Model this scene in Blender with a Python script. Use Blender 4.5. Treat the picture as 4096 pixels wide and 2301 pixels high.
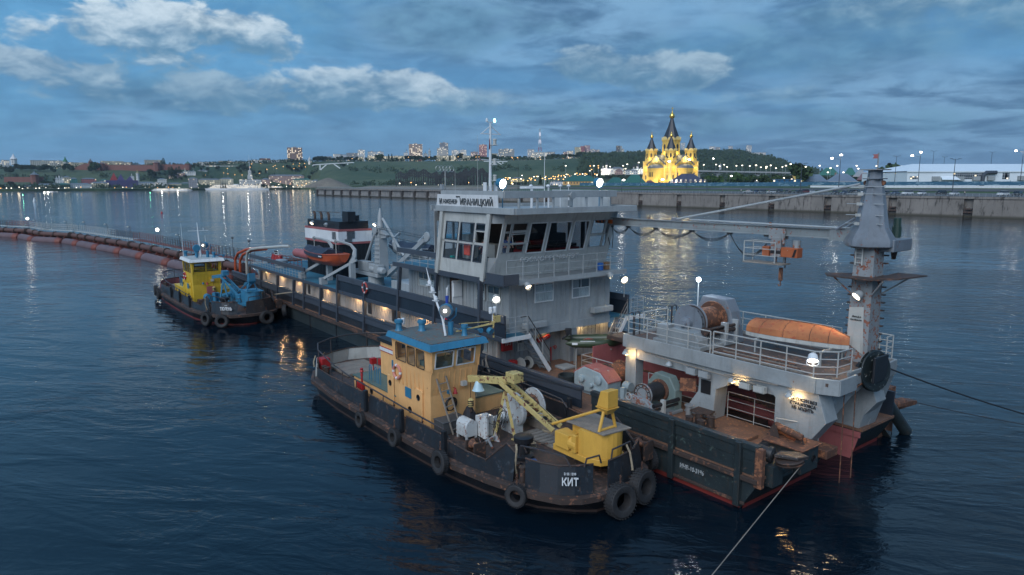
import bpy,bmesh,math,random
from mathutils import Vector,Matrix
R=math.radians
for o in list(bpy.data.objects):bpy.data.objects.remove(o)
S=bpy.context.scene
COL=S.collection
rnd=random.Random(7)
# ---------------------------------------------------------------- camera
CAMH,PITCH,FPX=11.5,math.atan(413.5/2730),2730.0
cam=bpy.data.objects.new('camera',bpy.data.cameras.new('camera'));COL.objects.link(cam)
cam.location=(0,0,CAMH);cam.rotation_euler=(math.pi/2-PITCH,0,0)
cam.data.sensor_width=36;cam.data.lens=FPX/4096*36
cam.data.clip_start=.5;cam.data.clip_end=30000
S.camera=cam
S.render.resolution_x,S.render.resolution_y=1024,575
# ---------------------------------------------------------------- exposure
S.view_settings.view_transform='Standard';S.view_settings.look='None'
S.view_settings.exposure=.60;S.view_settings.gamma=1
# ---------------------------------------------------------------- node helpers
def nn(nt,typ,**kw):
 n=nt.nodes.new(typ)
 for k,v in kw.items():
  if k in n.bl_rna.properties:setattr(n,k,v)
  else:n.inputs[k.replace('_',' ')].default_value=v
 return n
class G:
 """small expression helper for shader maths"""
 def __init__(s,nt):s.nt=nt
 def put(s,sock,v):
  if isinstance(v,bpy.types.NodeSocket):s.nt.links.new(v,sock)
  elif v is not None:
   if sock.type=='RGBA' and len(v)==3:v=(*v,1)
   sock.default_value=v
 def m(s,op,a,b=None,c=None,clamp=False):
  n=s.nt.nodes.new('ShaderNodeMath');n.operation=op;n.use_clamp=clamp
  for i,v in enumerate((a,b,c)):
   if v is not None:s.put(n.inputs[i],v)
  return n.outputs[0]
 def vm(s,op,a,b=None):
  n=s.nt.nodes.new('ShaderNodeVectorMath');n.operation=op
  s.put(n.inputs[0],a)
  if b is not None:s.put(n.inputs[1],b)
  return n.outputs[0]
 def sep(s,v):
  n=s.nt.nodes.new('ShaderNodeSeparateXYZ');s.put(n.inputs[0],v);return n.outputs
 def com(s,x,y,z):
  n=s.nt.nodes.new('ShaderNodeCombineXYZ')
  for i,v in enumerate((x,y,z)):s.put(n.inputs[i],v)
  return n.outputs[0]
 def noise(s,vec,scale,detail=4,rough=.55,dist=0,dim='3D',w=None):
  n=s.nt.nodes.new('ShaderNodeTexNoise');n.noise_dimensions=dim
  s.put(n.inputs['Vector'],vec);n.inputs['Scale'].default_value=scale
  n.inputs['Detail'].default_value=detail;n.inputs['Roughness'].default_value=rough
  n.inputs['Distortion'].default_value=dist
  return n.outputs['Fac']
 def ramp(s,f,lo,hi,a=0.,b=1.):
  n=s.nt.nodes.new('ShaderNodeMapRange');n.interpolation_type='SMOOTHSTEP'
  s.put(n.inputs[0],f)
  for i,v in enumerate((lo,hi,a,b)):s.put(n.inputs[i+1],v)
  return n.outputs[0]
 def mix(s,f,a,b,blend='MIX'):
  n=s.nt.nodes.new('ShaderNodeMix');n.data_type='RGBA';n.blend_type=blend
  s.put(n.inputs[0],f);s.put(n.inputs[6],a);s.put(n.inputs[7],b)
  return n.outputs[2]
 def fmix(s,f,a,b):
  n=s.nt.nodes.new('ShaderNodeMix');n.data_type='FLOAT'
  s.put(n.inputs[0],f);s.put(n.inputs[2],a);s.put(n.inputs[3],b)
  return n.outputs[0]
# ---------------------------------------------------------------- sky at dusk
W=bpy.data.worlds.new('World');S.world=W;W.use_nodes=True
nt=W.node_tree;nt.nodes.clear();g=G(nt)
out=nt.nodes.new('ShaderNodeOutputWorld');bg=nt.nodes.new('ShaderNodeBackground')
SUN_EL,SUN_AZ=R(3.0),R(215)
sky=nt.nodes.new('ShaderNodeTexSky');sky.sky_type='NISHITA';sky.sun_disc=False
sky.sun_elevation=SUN_EL;sky.sun_rotation=SUN_AZ;sky.air_density=1.2;sky.ozone_density=4
d=nt.nodes.new('ShaderNodeTexCoord').outputs['Generated']
x,y,z=g.sep(g.vm('NORMALIZE',d))
el=g.m('MULTIPLY',g.m('ARCSINE',z),57.2958)  # degrees
az=g.m('MULTIPLY',g.m('ARCTAN2',x,y),57.2958)
# clear dusk blue, deeper overhead
base=g.mix(g.ramp(el,0,14),(.074,.166,.292),(.068,.194,.358))
base=g.mix(g.ramp(el,14,60),base,(.07,.20,.42))
lefty=g.ramp(az,5,-38)
base=g.mix(g.m('MULTIPLY',lefty,.55),base,(.080,.232,.398))
skn=g.vm('MULTIPLY',sky.outputs[0],(.02,.02,.02))
base=g.vm('ADD',base,skn)
# stratocumulus layer: direction projected on a flat cloud deck
zz=g.m('ADD',g.m('MAXIMUM',z,0.),.13)
pc=g.com(g.m('DIVIDE',x,zz),g.m('DIVIDE',y,zz),0.)
n1=g.noise(g.vm('MULTIPLY',pc,(.85,1.0,1)),.62,6,.5,.25)
n2=g.noise(g.vm('ADD',g.vm('MULTIPLY',pc,(1.0,1.15,1)),(5.2,1.3,.7)),2.1,7,.58,.45)
nv=g.com(g.m('MULTIPLY',az,.16),g.m('MULTIPLY',el,.30),3.1)
nb=g.noise(nv,.85,7,.52,.15)
nf=g.noise(nv,2.4,8,.60,.3)
cover=g.m('ADD',g.m('MULTIPLY',g.ramp(az,-22,12),.15),g.m('MULTIPLY',g.ramp(el,8,14),.05))
cm=g.m('MULTIPLY',g.ramp(g.m('ADD',n1,cover),.50,.72),g.ramp(el,.3,5,.25,1.))
dark=g.mix(g.ramp(n2,.40,.60),(.058,.124,.216),(.132,.248,.382))
dark=g.mix(g.ramp(el,20,60),dark,(.13,.24,.38))
col=g.mix(g.m('MULTIPLY',cm,.85),base,dark)
# cloud banks (azimuth, elevation, half width, half height, brightness); dull masses first, sunlit cumulus last
for (ca,ce,hw,hh,br) in [(-8,12.6,15,2.6,-.2),(22,10.2,18,3.0,-.15),(26,4.6,16,1.3,-.1),(-26,6.6,12,1.4,-.05),(8,5.6,10,1.2,-.05),(45,20,14,6,.3),(-58,14,12,7,.6),
       (33,12.5,8,2.6,.25),(12.5,8.6,5.,1.7,.42),(6,9.6,3.6,1.6,.35),(20,6.6,4,.9,.2),(-3.8,6.6,5.0,1.15,.3),(-21.5,7.0,5.0,1.7,.35),(-11.6,7.4,7.2,1.8,.72),(-34.6,7.4,6.5,1.8,.62),(-27.5,10.3,8.2,2.5,.95),(-20.5,10.8,4.2,1.9,.9)]:
 ex=g.m('DIVIDE',g.m('SUBTRACT',az,ca),hw);ey=g.m('DIVIDE',g.m('SUBTRACT',el,ce),hh)
 r2=g.m('ADD',g.m('MULTIPLY',ex,ex),g.m('MULTIPLY',ey,ey))
 f=g.m('SUBTRACT',g.m('ADD',g.m('MULTIPLY',g.m('SUBTRACT',nb,.5),3.6),g.m('MULTIPLY',g.m('SUBTRACT',nf,.5),2.5)),r2)
 msk=g.ramp(f,-1.0 if br>.3 else-1.3,-.35 if br>.3 else .3)
 lit=g.ramp(g.m('ADD',g.m('MULTIPLY',ey,.55),g.m('MULTIPLY',g.m('SUBTRACT',nf,.5),2.6)),-.55,.75)
 top=(.095+.31*br,.20+.28*br,.30+.24*br) if br>0 else (.09,.195,.29)
 col=g.mix(g.m('MULTIPLY',msk,.88 if br>0 else .6),col,g.mix(lit,(.082,.180,.280) if br>0 else (.054,.130,.212),top))
# fine mottling inside the cloud
mt=g.m('MULTIPLY',g.ramp(g.m('ADD',g.m('MULTIPLY',nf,.6),g.m('MULTIPLY',n2,.4)),.36,.62,-.11,.13),g.ramp(el,.5,5,.2,1.))
col=g.vm('MULTIPLY',col,g.com(g.m('ADD',1.,mt),g.m('ADD',1.,g.m('MULTIPLY',mt,.9)),g.m('ADD',1.,g.m('MULTIPLY',mt,.75))))
# below the horizon
col=g.mix(g.ramp(el,-.6,0.,1.,0.),col,(.03,.055,.08))
nt.links.new(col,bg.inputs[0]);bg.inputs[1].default_value=1.0
nt.links.new(bg.outputs[0],out.inputs[0])
# weak broad sun: the last bright part of the sky behind the camera
sun=bpy.data.objects.new('sun',bpy.data.lights.new('sun','SUN'));COL.objects.link(sun)
sun.data.energy=1.7;sun.data.angle=R(50);sun.data.color=(.93,.95,1.)
sun.rotation_euler=(R(52),0,R(-28))
# ---------------------------------------------------------------- pixel -> world (used only to read positions off the photo)
def ray(x,y):
 a=(x-2048)/FPX;b=-(y-1150.5)/FPX;c,s_=math.cos(PITCH),math.sin(PITCH)
 return Vector((a,c+b*s_,-s_+b*c))
def gp(x,y,z=0.):
 r=ray(x,y);t=(z-CAMH)/r.z;return Vector((r.x*t,r.y*t,z))
def at(x,y,dist):
 r=ray(x,y);t=dist/r.y;return Vector((r.x*t,dist,CAMH+r.z*t))
# ---------------------------------------------------------------- frames
class Frame:
 def __init__(s,O,ang,flip):s.O=Vector((O[0],O[1],0));s.ang=ang;s.fl=flip;s.M=Matrix.Rotation(ang,3,'Z')
 def w(s,a,b,z):return s.O+s.M @ Vector((a,s.fl*b,z))
D=Frame((8.25,23.0),math.atan2(.7894,-.6139),-1)  # dredger: a aft of bow, b to starboard-side of port plating, z up
K=D  # work boat alongside shares the axes
T2=Frame(D.w(41.15,.1,0)[:2],D.ang,-1)  # second work boat, same axes 41 m aft
QF=Frame((56.85,374.65),math.atan2(-.796,.605),1)  # quay: t along wall to the right, n inland
WF=Frame((0,0),0,1)
# ---------------------------------------------------------------- mesh builder
def nth(k):return '%d%s' % (k,'th' if k % 100 in (11,12,13) else {1:'st',2:'nd',3:'rd'}.get(k % 10,'th'))
class MB:
 def __init__(s):s.v=[];s.f=[]
 def add(s,vs,fs):
  n=len(s.v);s.v+=[tuple(v) for v in vs];s.f+=[tuple(i+n for i in f) for f in fs];return s
 def ext(s,pts,vec):
  n=len(pts);vec=Vector(vec);p=[Vector(q) for q in pts]
  return s.add(p+[q+vec for q in p],[tuple(range(n)),tuple(range(2*n-1,n-1,-1))]+[(i,i+n,(i+1) % n+n,(i+1) % n) for i in range(n)])
 def box(s,x0,x1,y0,y1,z0,z1):
  return s.ext([(x0,y0,z0),(x1,y0,z0),(x1,y1,z0),(x0,y1,z0)],(0,0,z1-z0))
 def cb(s,c,d,rz=0,rx=0,ry=0):
  M=Matrix.Rotation(rz,3,'Z') @ Matrix.Rotation(ry,3,'Y') @ Matrix.Rotation(rx,3,'X');c=Vector(c)
  v=[c+M @ Vector((i*d[0]/2,j*d[1]/2,k*d[2]/2)) for k in (-1,1) for i,j in ((-1,-1),(1,-1),(1,1),(-1,1))]
  return s.add(v,[(0,1,2,3),(7,6,5,4),(0,4,5,1),(1,5,6,2),(2,6,7,3),(3,7,4,0)])
 def prism(s,poly,z0,z1):return s.ext([(p[0],p[1],z0) for p in poly],(0,0,z1-z0))
 def beam(s,p,q,w,h,up=(0,0,1)):
  p,q=Vector(p),Vector(q);d=(q-p).normalized();u=Vector(up)
  sd=d.cross(u)
  if sd.length<1e-4:sd=d.cross(Vector((1,0,0)))
  sd.normalize();u=sd.cross(d)
  return s.ext([p+sd*i*w/2+u*j*h/2 for i,j in ((-1,-1),(1,-1),(1,1),(-1,1))],q-p)
 def rings(s,rings,close=True,cap=True):
  n=len(rings[0]);vs=[v for r in rings for v in r];fs=[]
  for k in range(len(rings)-1):
   for i in range(n if close else n-1):
    j=(i+1) % n;fs.append((k*n+i,k*n+j,(k+1)*n+j,(k+1)*n+i))
  if cap:fs+=[tuple(range(n-1,-1,-1)),tuple(range((len(rings)-1)*n,len(rings)*n))]
  return s.add(vs,fs)
 def tube(s,p,q,r,n=8,r2=None):
  p,q=Vector(p),Vector(q);d=(q-p)
  if d.length<1e-6:return s
  d.normalize();a=d.orthogonal().normalized();b=d.cross(a);r2=r if r2 is None else r2
  return s.rings([[c+(a*math.cos(2*math.pi*i/n)+b*math.sin(2*math.pi*i/n))*rr for i in range(n)] for c,rr in ((p,r),(q,r2))])
 def path(s,pts,r,n=5,closed=False):
  pts=[Vector(p) for p in pts];rg=[]
  a=None;N=len(pts)
  for i,p in enumerate(pts):
   d=(pts[min(i+1,N-1)]-pts[max(i-1,0)])
   if closed:d=pts[(i+1) % N]-pts[i-1]
   d.normalize()
   if a is None:a=d.orthogonal().normalized()
   else:
    a=a-d*a.dot(d);a.normalize()
   b=d.cross(a);rr=r[i] if isinstance(r,(list,tuple)) else r
   rg.append([p+(a*math.cos(2*math.pi*k/n)+b*math.sin(2*math.pi*k/n))*rr for k in range(n)])
  if closed:rg.append(rg[0])
  return s.rings(rg,cap=not closed)
 def lathe(s,c,prof,n=16,axis=(0,0,1)):
  c=Vector(c);d=Vector(axis).normalized();a=d.orthogonal().normalized();b=d.cross(a)
  if abs(d.z)>.99:a=Vector((1,0,0));b=Vector((0,1,0))
  return s.rings([[c+d*h+(a*math.cos(2*math.pi*i/n)+b*math.sin(2*math.pi*i/n))*max(r,1e-4) for i in range(n)] for r,h in prof])
 def ball(s,c,r,n=10,m=6):
  r=(r,r,r) if not isinstance(r,(tuple,list)) else r;c=Vector(c)
  return s.rings([[c+Vector((r[0]*math.sin(t)*math.cos(2*math.pi*i/n),r[1]*math.sin(t)*math.sin(2*math.pi*i/n),r[2]*math.cos(t))) for i in range(n)]
      for t in [max(1e-3,min(math.pi-1e-3,math.pi*k/m)) for k in range(m+1)]])
 def torus(s,c,axis,R_,r,n=24,m=10,w=None):
  c=Vector(c);d=Vector(axis).normalized();a=d.orthogonal().normalized();b=d.cross(a);w=w or r;rg=[]
  for i in range(n+1):
   t=2*math.pi*i/n;e=a*math.cos(t)+b*math.sin(t)
   rg.append([c+e*(R_+r*math.cos(2*math.pi*k/m))+d*w*math.sin(2*math.pi*k/m) for k in range(m)])
  return s.rings(rg,cap=False)
 def quad(s,*p):return s.add(p,[tuple(range(len(p)))])
 def rail(s,pts,h,levels=(1.,.66,.33),r=.022,post=1.3,up=(0,0,1)):
  pts=[Vector(p) for p in pts];u=Vector(up)
  for l in levels:s.path([p+u*h*l for p in pts],r*(1 if l==1. else .75),5)
  for i in range(len(pts)-1):
   L=(pts[i+1]-pts[i]).length;k=max(1,round(L/post))
   for j in range(k+(i==len(pts)-2)):
    q=pts[i].lerp(pts[i+1],j/k);s.tube(q,q+u*h,r,5)
  return s
# ---------------------------------------------------------------- objects
ROOTS={}
def thing(name,label,cat,base=(0,0,0),fr=D,group=None,kind=None,rz=0):
 o=bpy.data.objects.new(name,None);COL.objects.link(o);o.empty_display_size=.3
 o.location=fr.w(*base);o.rotation_euler=(0,0,fr.ang+rz)
 o['label']=label;o['category']=cat
 if group:o['group']=group
 if kind:o['kind']=kind
 ROOTS[o.name]=(fr,Vector(base));return o
def mesh(name,mb,mat,conv=None,smooth=True,recalc=True,ang=35):
 me=bpy.data.meshes.new(name)
 vs=mb.v if conv is None else [conv(v) for v in mb.v]
 me.from_pydata(vs,[],mb.f)
 if recalc:
  bm=bmesh.new();bm.from_mesh(me);bmesh.ops.recalc_face_normals(bm,faces=bm.faces);bm.to_mesh(me);bm.free()
 if smooth:
  me.polygons.foreach_set('use_smooth',[True]*len(me.polygons));me.set_sharp_from_angle(angle=R(ang))
 if mat:me.materials.append(mat)
 return me
def part(root,name,mb,mat,parent=None,label=None,bevel=0,smooth=True,kind=None,recalc=True):
 fr,b=ROOTS[root.name];fl=fr.fl
 me=mesh(name,mb,mat,lambda v:(v[0]-b[0],fl*(v[1]-b[1]),v[2]-b[2]),smooth,recalc)
 o=bpy.data.objects.new(name,me);COL.objects.link(o);o.parent=parent or root
 if label:o['label']=label
 if kind:o['kind']=kind
 if bevel:
  md=o.modifiers.new('bevel','BEVEL');md.width=bevel;md.segments=2;md.limit_method='ANGLE';md.angle_limit=R(40)
 return o
def solo(name,label,cat,mb,mat,base=(0,0,0),fr=D,group=None,kind=None,smooth=True,bevel=0,recalc=True):
 """a thing that is one mesh"""
 b=Vector(base);fl=fr.fl
 me=mesh(name,mb,mat,lambda v:(v[0]-b[0],fl*(v[1]-b[1]),v[2]-b[2]),smooth,recalc)
 o=bpy.data.objects.new(name,me);COL.objects.link(o)
 o.location=fr.w(*base);o.rotation_euler=(0,0,fr.ang)
 if label:o['label']=label
 if cat:o['category']=cat
 if group:o['group']=group
 if kind:o['kind']=kind
 if bevel:
  md=o.modifiers.new('bevel','BEVEL');md.width=bevel;md.segments=2;md.limit_method='ANGLE';md.angle_limit=R(40)
 return o
def dup(root,label=None,loc=None,rz=None,mats=None,group=None,scale=None):
 r=root.copy();COL.objects.link(r)
 if label:r['label']=label
 if group:r['group']=group
 if loc is not None:r.location=loc
 if rz is not None:r.rotation_euler=(0,0,rz)
 if scale is not None:r.scale=scale if isinstance(scale,(tuple,Vector)) else (scale,)*3
 def rec(o,n):
  for ch in list(o.children):
   if ch.name in skip or ch.type=='LIGHT':continue
   c=ch.copy();skip.add(c.name);COL.objects.link(c);c.parent=n
   if mats and c.type=='MESH' and ch.data.materials and ch.data.materials[0] in mats:
    c.data=ch.data.copy();c.data.materials[0]=mats[ch.data.materials[0]]
   rec(ch,c)
 skip=set();rec(root,r)
 if root.name in ROOTS:ROOTS[r.name]=ROOTS[root.name]
 return r
def lamp(parent,a,b,z,energy,color=(1,.72,.38),r=.08,spot=None,aim=None,name='lamp_light',blend=.6):
 """the real light given off by a lamp that is built at that place"""
 fr,bs=ROOTS[parent.name];L=bpy.data.lights.new(name,'SPOT' if spot else 'POINT');L.energy=energy;L.color=color;L.shadow_soft_size=r
 o=bpy.data.objects.new(name,L);COL.objects.link(o);o.parent=parent
 o.location=(a-bs[0],fr.fl*(b-bs[1]),z-bs[2])
 if spot:
  L.spot_size=R(spot);L.spot_blend=blend
  v=Vector((aim[0]-a,fr.fl*(aim[1]-b),aim[2]-z));o.rotation_euler=v.to_track_quat('-Z','Y').to_euler()
 return o
def text(root,name,s,pos,xdir,updir,h,mat,parent=None,depth=.01,stretch=1.,bold=0.0,align='CENTER',label=None,w=None):
 """lettering as a mesh; pos / directions in the frame of the thing; h = capital height"""
 fr,b=ROOTS[root.name];fl=fr.fl
 cu=bpy.data.curves.new(name,'FONT');cu.body=s;cu.align_x=align;cu.align_y='CENTER';cu.size=1;cu.extrude=depth/h;cu.offset=bold
 to=bpy.data.objects.new(name,cu);COL.objects.link(to)
 dg=bpy.context.evaluated_depsgraph_get();me=bpy.data.meshes.new_from_object(to.evaluated_get(dg))
 bpy.data.objects.remove(to)
 X=Vector(xdir).normalized();U=Vector(updir).normalized();X2=Vector((X.x,fl*X.y,X.z));U2=Vector((U.x,fl*U.y,U.z));N=X2.cross(U2)
 P=Vector((pos[0]-b[0],fl*(pos[1]-b[1]),pos[2]-b[2]));k=h/.70
 if w:xs_=[v.co.x for v in me.vertices];stretch=w/((max(xs_)-min(xs_))*k)
 for v in me.vertices:v.co=P+X2*v.co.x*k*stretch+U2*v.co.y*k+N*v.co.z*k
 me.materials.clear();me.materials.append(mat)
 o=bpy.data.objects.new(name,me);COL.objects.link(o);o.parent=parent or root
 if label:o['label']=label
 return o
# ---------------------------------------------------------------- materials
def new_mat(name):
 m=bpy.data.materials.new(name);m.use_nodes=True;nt=m.node_tree;nt.nodes.clear()
 o=nt.nodes.new('ShaderNodeOutputMaterial');b=nt.nodes.new('ShaderNodeBsdfPrincipled');nt.links.new(b.outputs[0],o.inputs[0])
 return m,nt,b,G(nt)
def paint(name,col,rough=.5,rust=0.,dirt=.3,chip=(.16,.06,.035),streak=.3,scale=1.,metal=0.,bump=.0,rib=None,chip2=None):
 """weathered paint: tone drift, grime, vertical streaks and rust chips"""
 m,nt,b,g=new_mat(name)
 tc=nt.nodes.new('ShaderNodeTexCoord').outputs['Object']
 n=g.noise(tc,.9*scale,5,.6);n2=g.noise(tc,7*scale,4,.65)
 st=g.noise(g.vm('MULTIPLY',tc,(1,1,.12)),5*scale,4,.6)
 c=g.mix(g.ramp(n,.3,.7),tuple(v*(1-.28*dirt) for v in col),tuple(min(1,v*(1+.12*dirt)) for v in col))
 c=g.mix(g.m('MULTIPLY',g.ramp(st,.5,.72),streak),c,tuple(v*.45+w for v,w in zip(col,(.02,.012,.006))))
 c=g.mix(g.m('MULTIPLY',g.ramp(n2,.45,.75),.35*dirt),c,tuple(v*.55 for v in col))
 if rust>0:
  th=.74-.34*rust
  rr=g.ramp(g.m('ADD',g.m('MULTIPLY',n2,.55),g.m('MULTIPLY',g.noise(tc,2.3*scale,6,.7,.3),.5)),th,th+.035)
  c2=g.mix(g.noise(tc,18*scale,3),chip,tuple(v*1.8 for v in chip))
  c=g.mix(rr,c,c2)
  rg=g.fmix(rr,rough,.85)
 else:rg=g.m('ADD',g.m('MULTIPLY',n2,.2),rough-.1)
 if chip2:
  r3=g.ramp(g.noise(tc,3.1*scale,7,.72,.5),.60,.64);c=g.mix(r3,c,chip2)
 g.put(b.inputs['Base Color'],c);g.put(b.inputs['Roughness'],rg);b.inputs['Metallic'].default_value=metal
 if 1:
  bp=nt.nodes.new('ShaderNodeBump');bp.inputs['Strength'].default_value=max(bump,.22);bp.inputs['Distance'].default_value=.03
  g.put(bp.inputs['Height'],g.m('ADD',g.m('MULTIPLY',g.noise(tc,6*scale,5,.6),.5 if bump else .15),g.m('MULTIPLY',g.noise(tc,1.6*scale,3,.5),1.6)));nt.links.new(bp.outputs[0],b.inputs['Normal'])
 return m
def emit(name,col,strength):
 m=bpy.data.materials.new(name);m.use_nodes=True;nt=m.node_tree;nt.nodes.clear()
 o=nt.nodes.new('ShaderNodeOutputMaterial');e=nt.nodes.new('ShaderNodeEmission');nt.links.new(e.outputs[0],o.inputs[0])
 e.inputs[0].default_value=(*col,1);e.inputs[1].default_value=strength;return m
def glass(name,tint=(.6,.7,.72),rough=.03):
 m=bpy.data.materials.new(name);m.use_nodes=True;nt=m.node_tree;nt.nodes.clear();g=G(nt)
 o=nt.nodes.new('ShaderNodeOutputMaterial');gl=nt.nodes.new('ShaderNodeBsdfGlossy');tr=nt.nodes.new('ShaderNodeBsdfTransparent');mx=nt.nodes.new('ShaderNodeMixShader')
 gl.inputs['Roughness'].default_value=rough;tr.inputs[0].default_value=(*tint,1)
 ge=nt.nodes.new('ShaderNodeNewGeometry');dt=nt.nodes.new('ShaderNodeVectorMath');dt.operation='DOT_PRODUCT'
 nt.links.new(ge.outputs['Normal'],dt.inputs[0]);nt.links.new(ge.outputs['Incoming'],dt.inputs[1])
 g.put(mx.inputs[0],g.m('ADD',g.m('MULTIPLY',g.m('POWER',g.m('SUBTRACT',1.,g.m('ABSOLUTE',dt.outputs['Value'])),5.),.9),.07,clamp=True))
 nt.links.new(tr.outputs[0],mx.inputs[1]);nt.links.new(gl.outputs[0],mx.inputs[2]);nt.links.new(mx.outputs[0],o.inputs[0]);return m
M={}
M['white']=paint('white_paint',(.62,.64,.65),.45,.12,.3,streak=.35)
M['offwhite']=paint('offwhite_paint',(.42,.43,.41),.5,.15,.5,streak=.5)
M['grey']=paint('grey_ship_paint',(.25,.27,.28),.5,.14,.45,streak=.3)
M['greylt']=paint('light_grey_ship_paint',(.30,.325,.335),.48,.16,.45,streak=.32)
M['whgrey']=paint('wheelhouse_pale_paint',(.42,.44,.43),.5,.18,.5,streak=.5)
M['gantry']=paint('gantry_grey_paint',(.26,.285,.295),.45,.20,.6,streak=.35,chip=(.12,.06,.04))
M['greyold']=paint('old_grey_paint',(.16,.185,.215),.5,.34,.6,streak=.45)
M['greyworn']=paint('worn_grey_paint',(.23,.25,.26),.5,.55,.6,chip=(.16,.06,.038))
M['black']=paint('black_paint',(.012,.014,.018),.45,.12,.6,chip=(.06,.035,.025),bump=.2)
M['blackhull']=paint('black_hull_paint',(.018,.022,.028),.38,.42,.8,chip=(.05,.032,.026),streak=.6,chip2=(.045,.055,.065),bump=.35)
M['greenhull']=paint('dark_green_hull_paint',(.022,.032,.036),.42,.40,.8,chip=(.045,.032,.026),streak=.6,chip2=(.05,.075,.07),bump=.35)
M['slate']=paint('slate_fascia_paint',(.048,.058,.075),.42,.06,.4,streak=.25)
M['slatedk']=paint('dark_slate_panel_paint',(.016,.024,.036),.4,.05,.4,streak=.2)
M['red']=paint('red_paint',(.36,.018,.02),.45,.05,.3)
M['redlead']=paint('red_lead_paint',(.32,.10,.10),.55,.25,.5,chip=(.09,.05,.045))
M['bootred']=paint('boot_top_red',(.16,.022,.018),.5,.2,.4)
M['blue']=paint('sky_blue_paint',(.03,.17,.29),.45,.12,.5,streak=.4)
M['bluedeck']=paint('blue_deck_paint',(.035,.15,.225),.55,.22,.8,chip=(.12,.11,.10))
M['orange']=paint('orange_paint',(.38,.07,.025),.45,.1,.4)
M['orangeold']=paint('faded_orange_hull',(.40,.14,.05),.7,.55,.9,chip=(.22,.055,.025),chip2=(.26,.085,.04))
M['yellow']=paint('yellow_crane_paint',(.66,.37,.065),.45,.08,.35,streak=.2)
M['yelold']=paint('old_yellow_paint',(.48,.38,.15),.55,.5,.5,chip=(.10,.035,.025))
M['cream']=paint('cream_cabin_paint',(.72,.40,.165),.5,.12,.35,streak=.3)
M['yelcab']=paint('bright_yellow_cabin_paint',(.60,.40,.035),.5,.05,.3,streak=.25)
M['rust']=paint('rusty_steel',(.10,.045,.028),.75,.6,.7,chip=(.17,.07,.035),bump=.4)
M['rustdk']=paint('dark_rusty_steel',(.045,.03,.025),.7,.5,.8,chip=(.11,.05,.03),bump=.4)
M['deckrust']=paint('rusty_deck_plate',(.16,.085,.055),.7,.5,.8,chip=(.22,.10,.05),bump=.5,scale=1.4)
M['tugdeck']=paint('brown_tug_deck',(.050,.036,.032),.6,.55,.7,chip=(.10,.055,.04),bump=.3)
M['rail']=paint('pale_rail_paint',(.34,.35,.34),.45,.35,.4,chip=(.2,.09,.05),scale=4)
M['raildk']=paint('dark_rail_paint',(.035,.032,.035),.5,.4,.5,scale=4)
M['redrail']=paint('rusty_red_rail',(.16,.045,.035),.6,.4,.5,scale=3)
M['rubber']=paint('tyre_rubber',(.022,.022,.024),.75,0,.8,bump=.5,scale=3)
M['rope']=paint('rope',(.32,.26,.18),.8,0,.8,scale=6)
M['cable']=paint('black_cable',(.01,.01,.012),.5,0,.2)
M['steelrope']=paint('greased_wire_rope',(.05,.05,.055),.35,.1,.5,metal=.6,scale=5)
M['wood']=paint('grey_weathered_wood',(.22,.19,.16),.8,0,.8,streak=.6,scale=3)
M['galv']=paint('galvanised_steel',(.36,.38,.39),.4,.1,.4,metal=.5)
M['olive']=paint('olive_inflatable_fabric',(.035,.055,.03),.4,0,.3)
M['tarp']=paint('dark_blue_tarpaulin',(.022,.032,.055),.65,0,.5,bump=.8,scale=2)
M['gallery']=paint('pale_gallery_wall',(.50,.46,.42),.55,.12,.35,streak=.4)
M['glass']=glass('window_glass',(.86,.90,.92))
M['glassdk']=glass('tinted_glass',(.45,.42,.42))
M['room']=paint('dim_room',(.10,.105,.11),.8,0,.6)
M['dark']=paint('dark_interior',(.03,.032,.035),.7,0,.3)
M['curtain']=paint('pale_curtain',(.74,.73,.70),.9,0,.6,streak=.7,scale=3)
M['cloth']=paint('dark_cloth',(.02,.022,.028),.9,0,.5)
M['lampw']=emit('cool_lamp_glow',(1,.93,.80),8)
M['lampy']=emit('warm_lamp_glow',(1,.66,.30),7)
M['lampo']=emit('orange_street_glow',(1,.50,.16),3.2)
M['lampc']=emit('white_street_glow',(1,.90,.72),3.4)
# ================================================================ SETTING
def water_mat():
 m,nt,b,g=new_mat('river_water')
 P=nt.nodes.new('ShaderNodeTexCoord').outputs['Object']
 Pr=nt.nodes.new('ShaderNodeMapping');nt.links.new(P,Pr.inputs[0]);Pr.inputs['Rotation'].default_value=(0,0,R(12));Pr=Pr.outputs[0]
 st=lambda v:g.vm('MULTIPLY',Pr,v)
 h1=g.noise(st((.16,.42,1)),1.0,3,.5,.8)
 h2=g.noise(st((.55,1.25,1)),1.0,4,.55,.9)
 h3=g.noise(st((2.0,3.4,1)),1.0,4,.6,.6)
 calm=g.ramp(g.noise(P,.035,4,.6,.8),.38,.60,.25,1.)
 h=g.m('ADD',g.m('ADD',g.m('MULTIPLY',h1,.32),g.m('MULTIPLY',g.m('MULTIPLY',h2,.24),calm)),g.m('MULTIPLY',g.m('MULTIPLY',h3,.048),calm))
 bp=nt.nodes.new('ShaderNodeBump');bp.inputs['Strength'].default_value=1;bp.inputs['Distance'].default_value=.42
 g.put(bp.inputs['Height'],h);nt.links.new(bp.outputs[0],b.inputs['Normal'])
 g.put(b.inputs['Base Color'],(.002,.007,.013));b.inputs['Roughness'].default_value=.05;b.inputs['IOR'].default_value=1.34
 return m
mb=MB();mb.quad((-9000,-300,0),(9000,-300,0),(9000,9000,0),(-9000,9000,0))
solo('river_water',None,None,mb,water_mat(),fr=WF,kind='structure',smooth=False)

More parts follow.
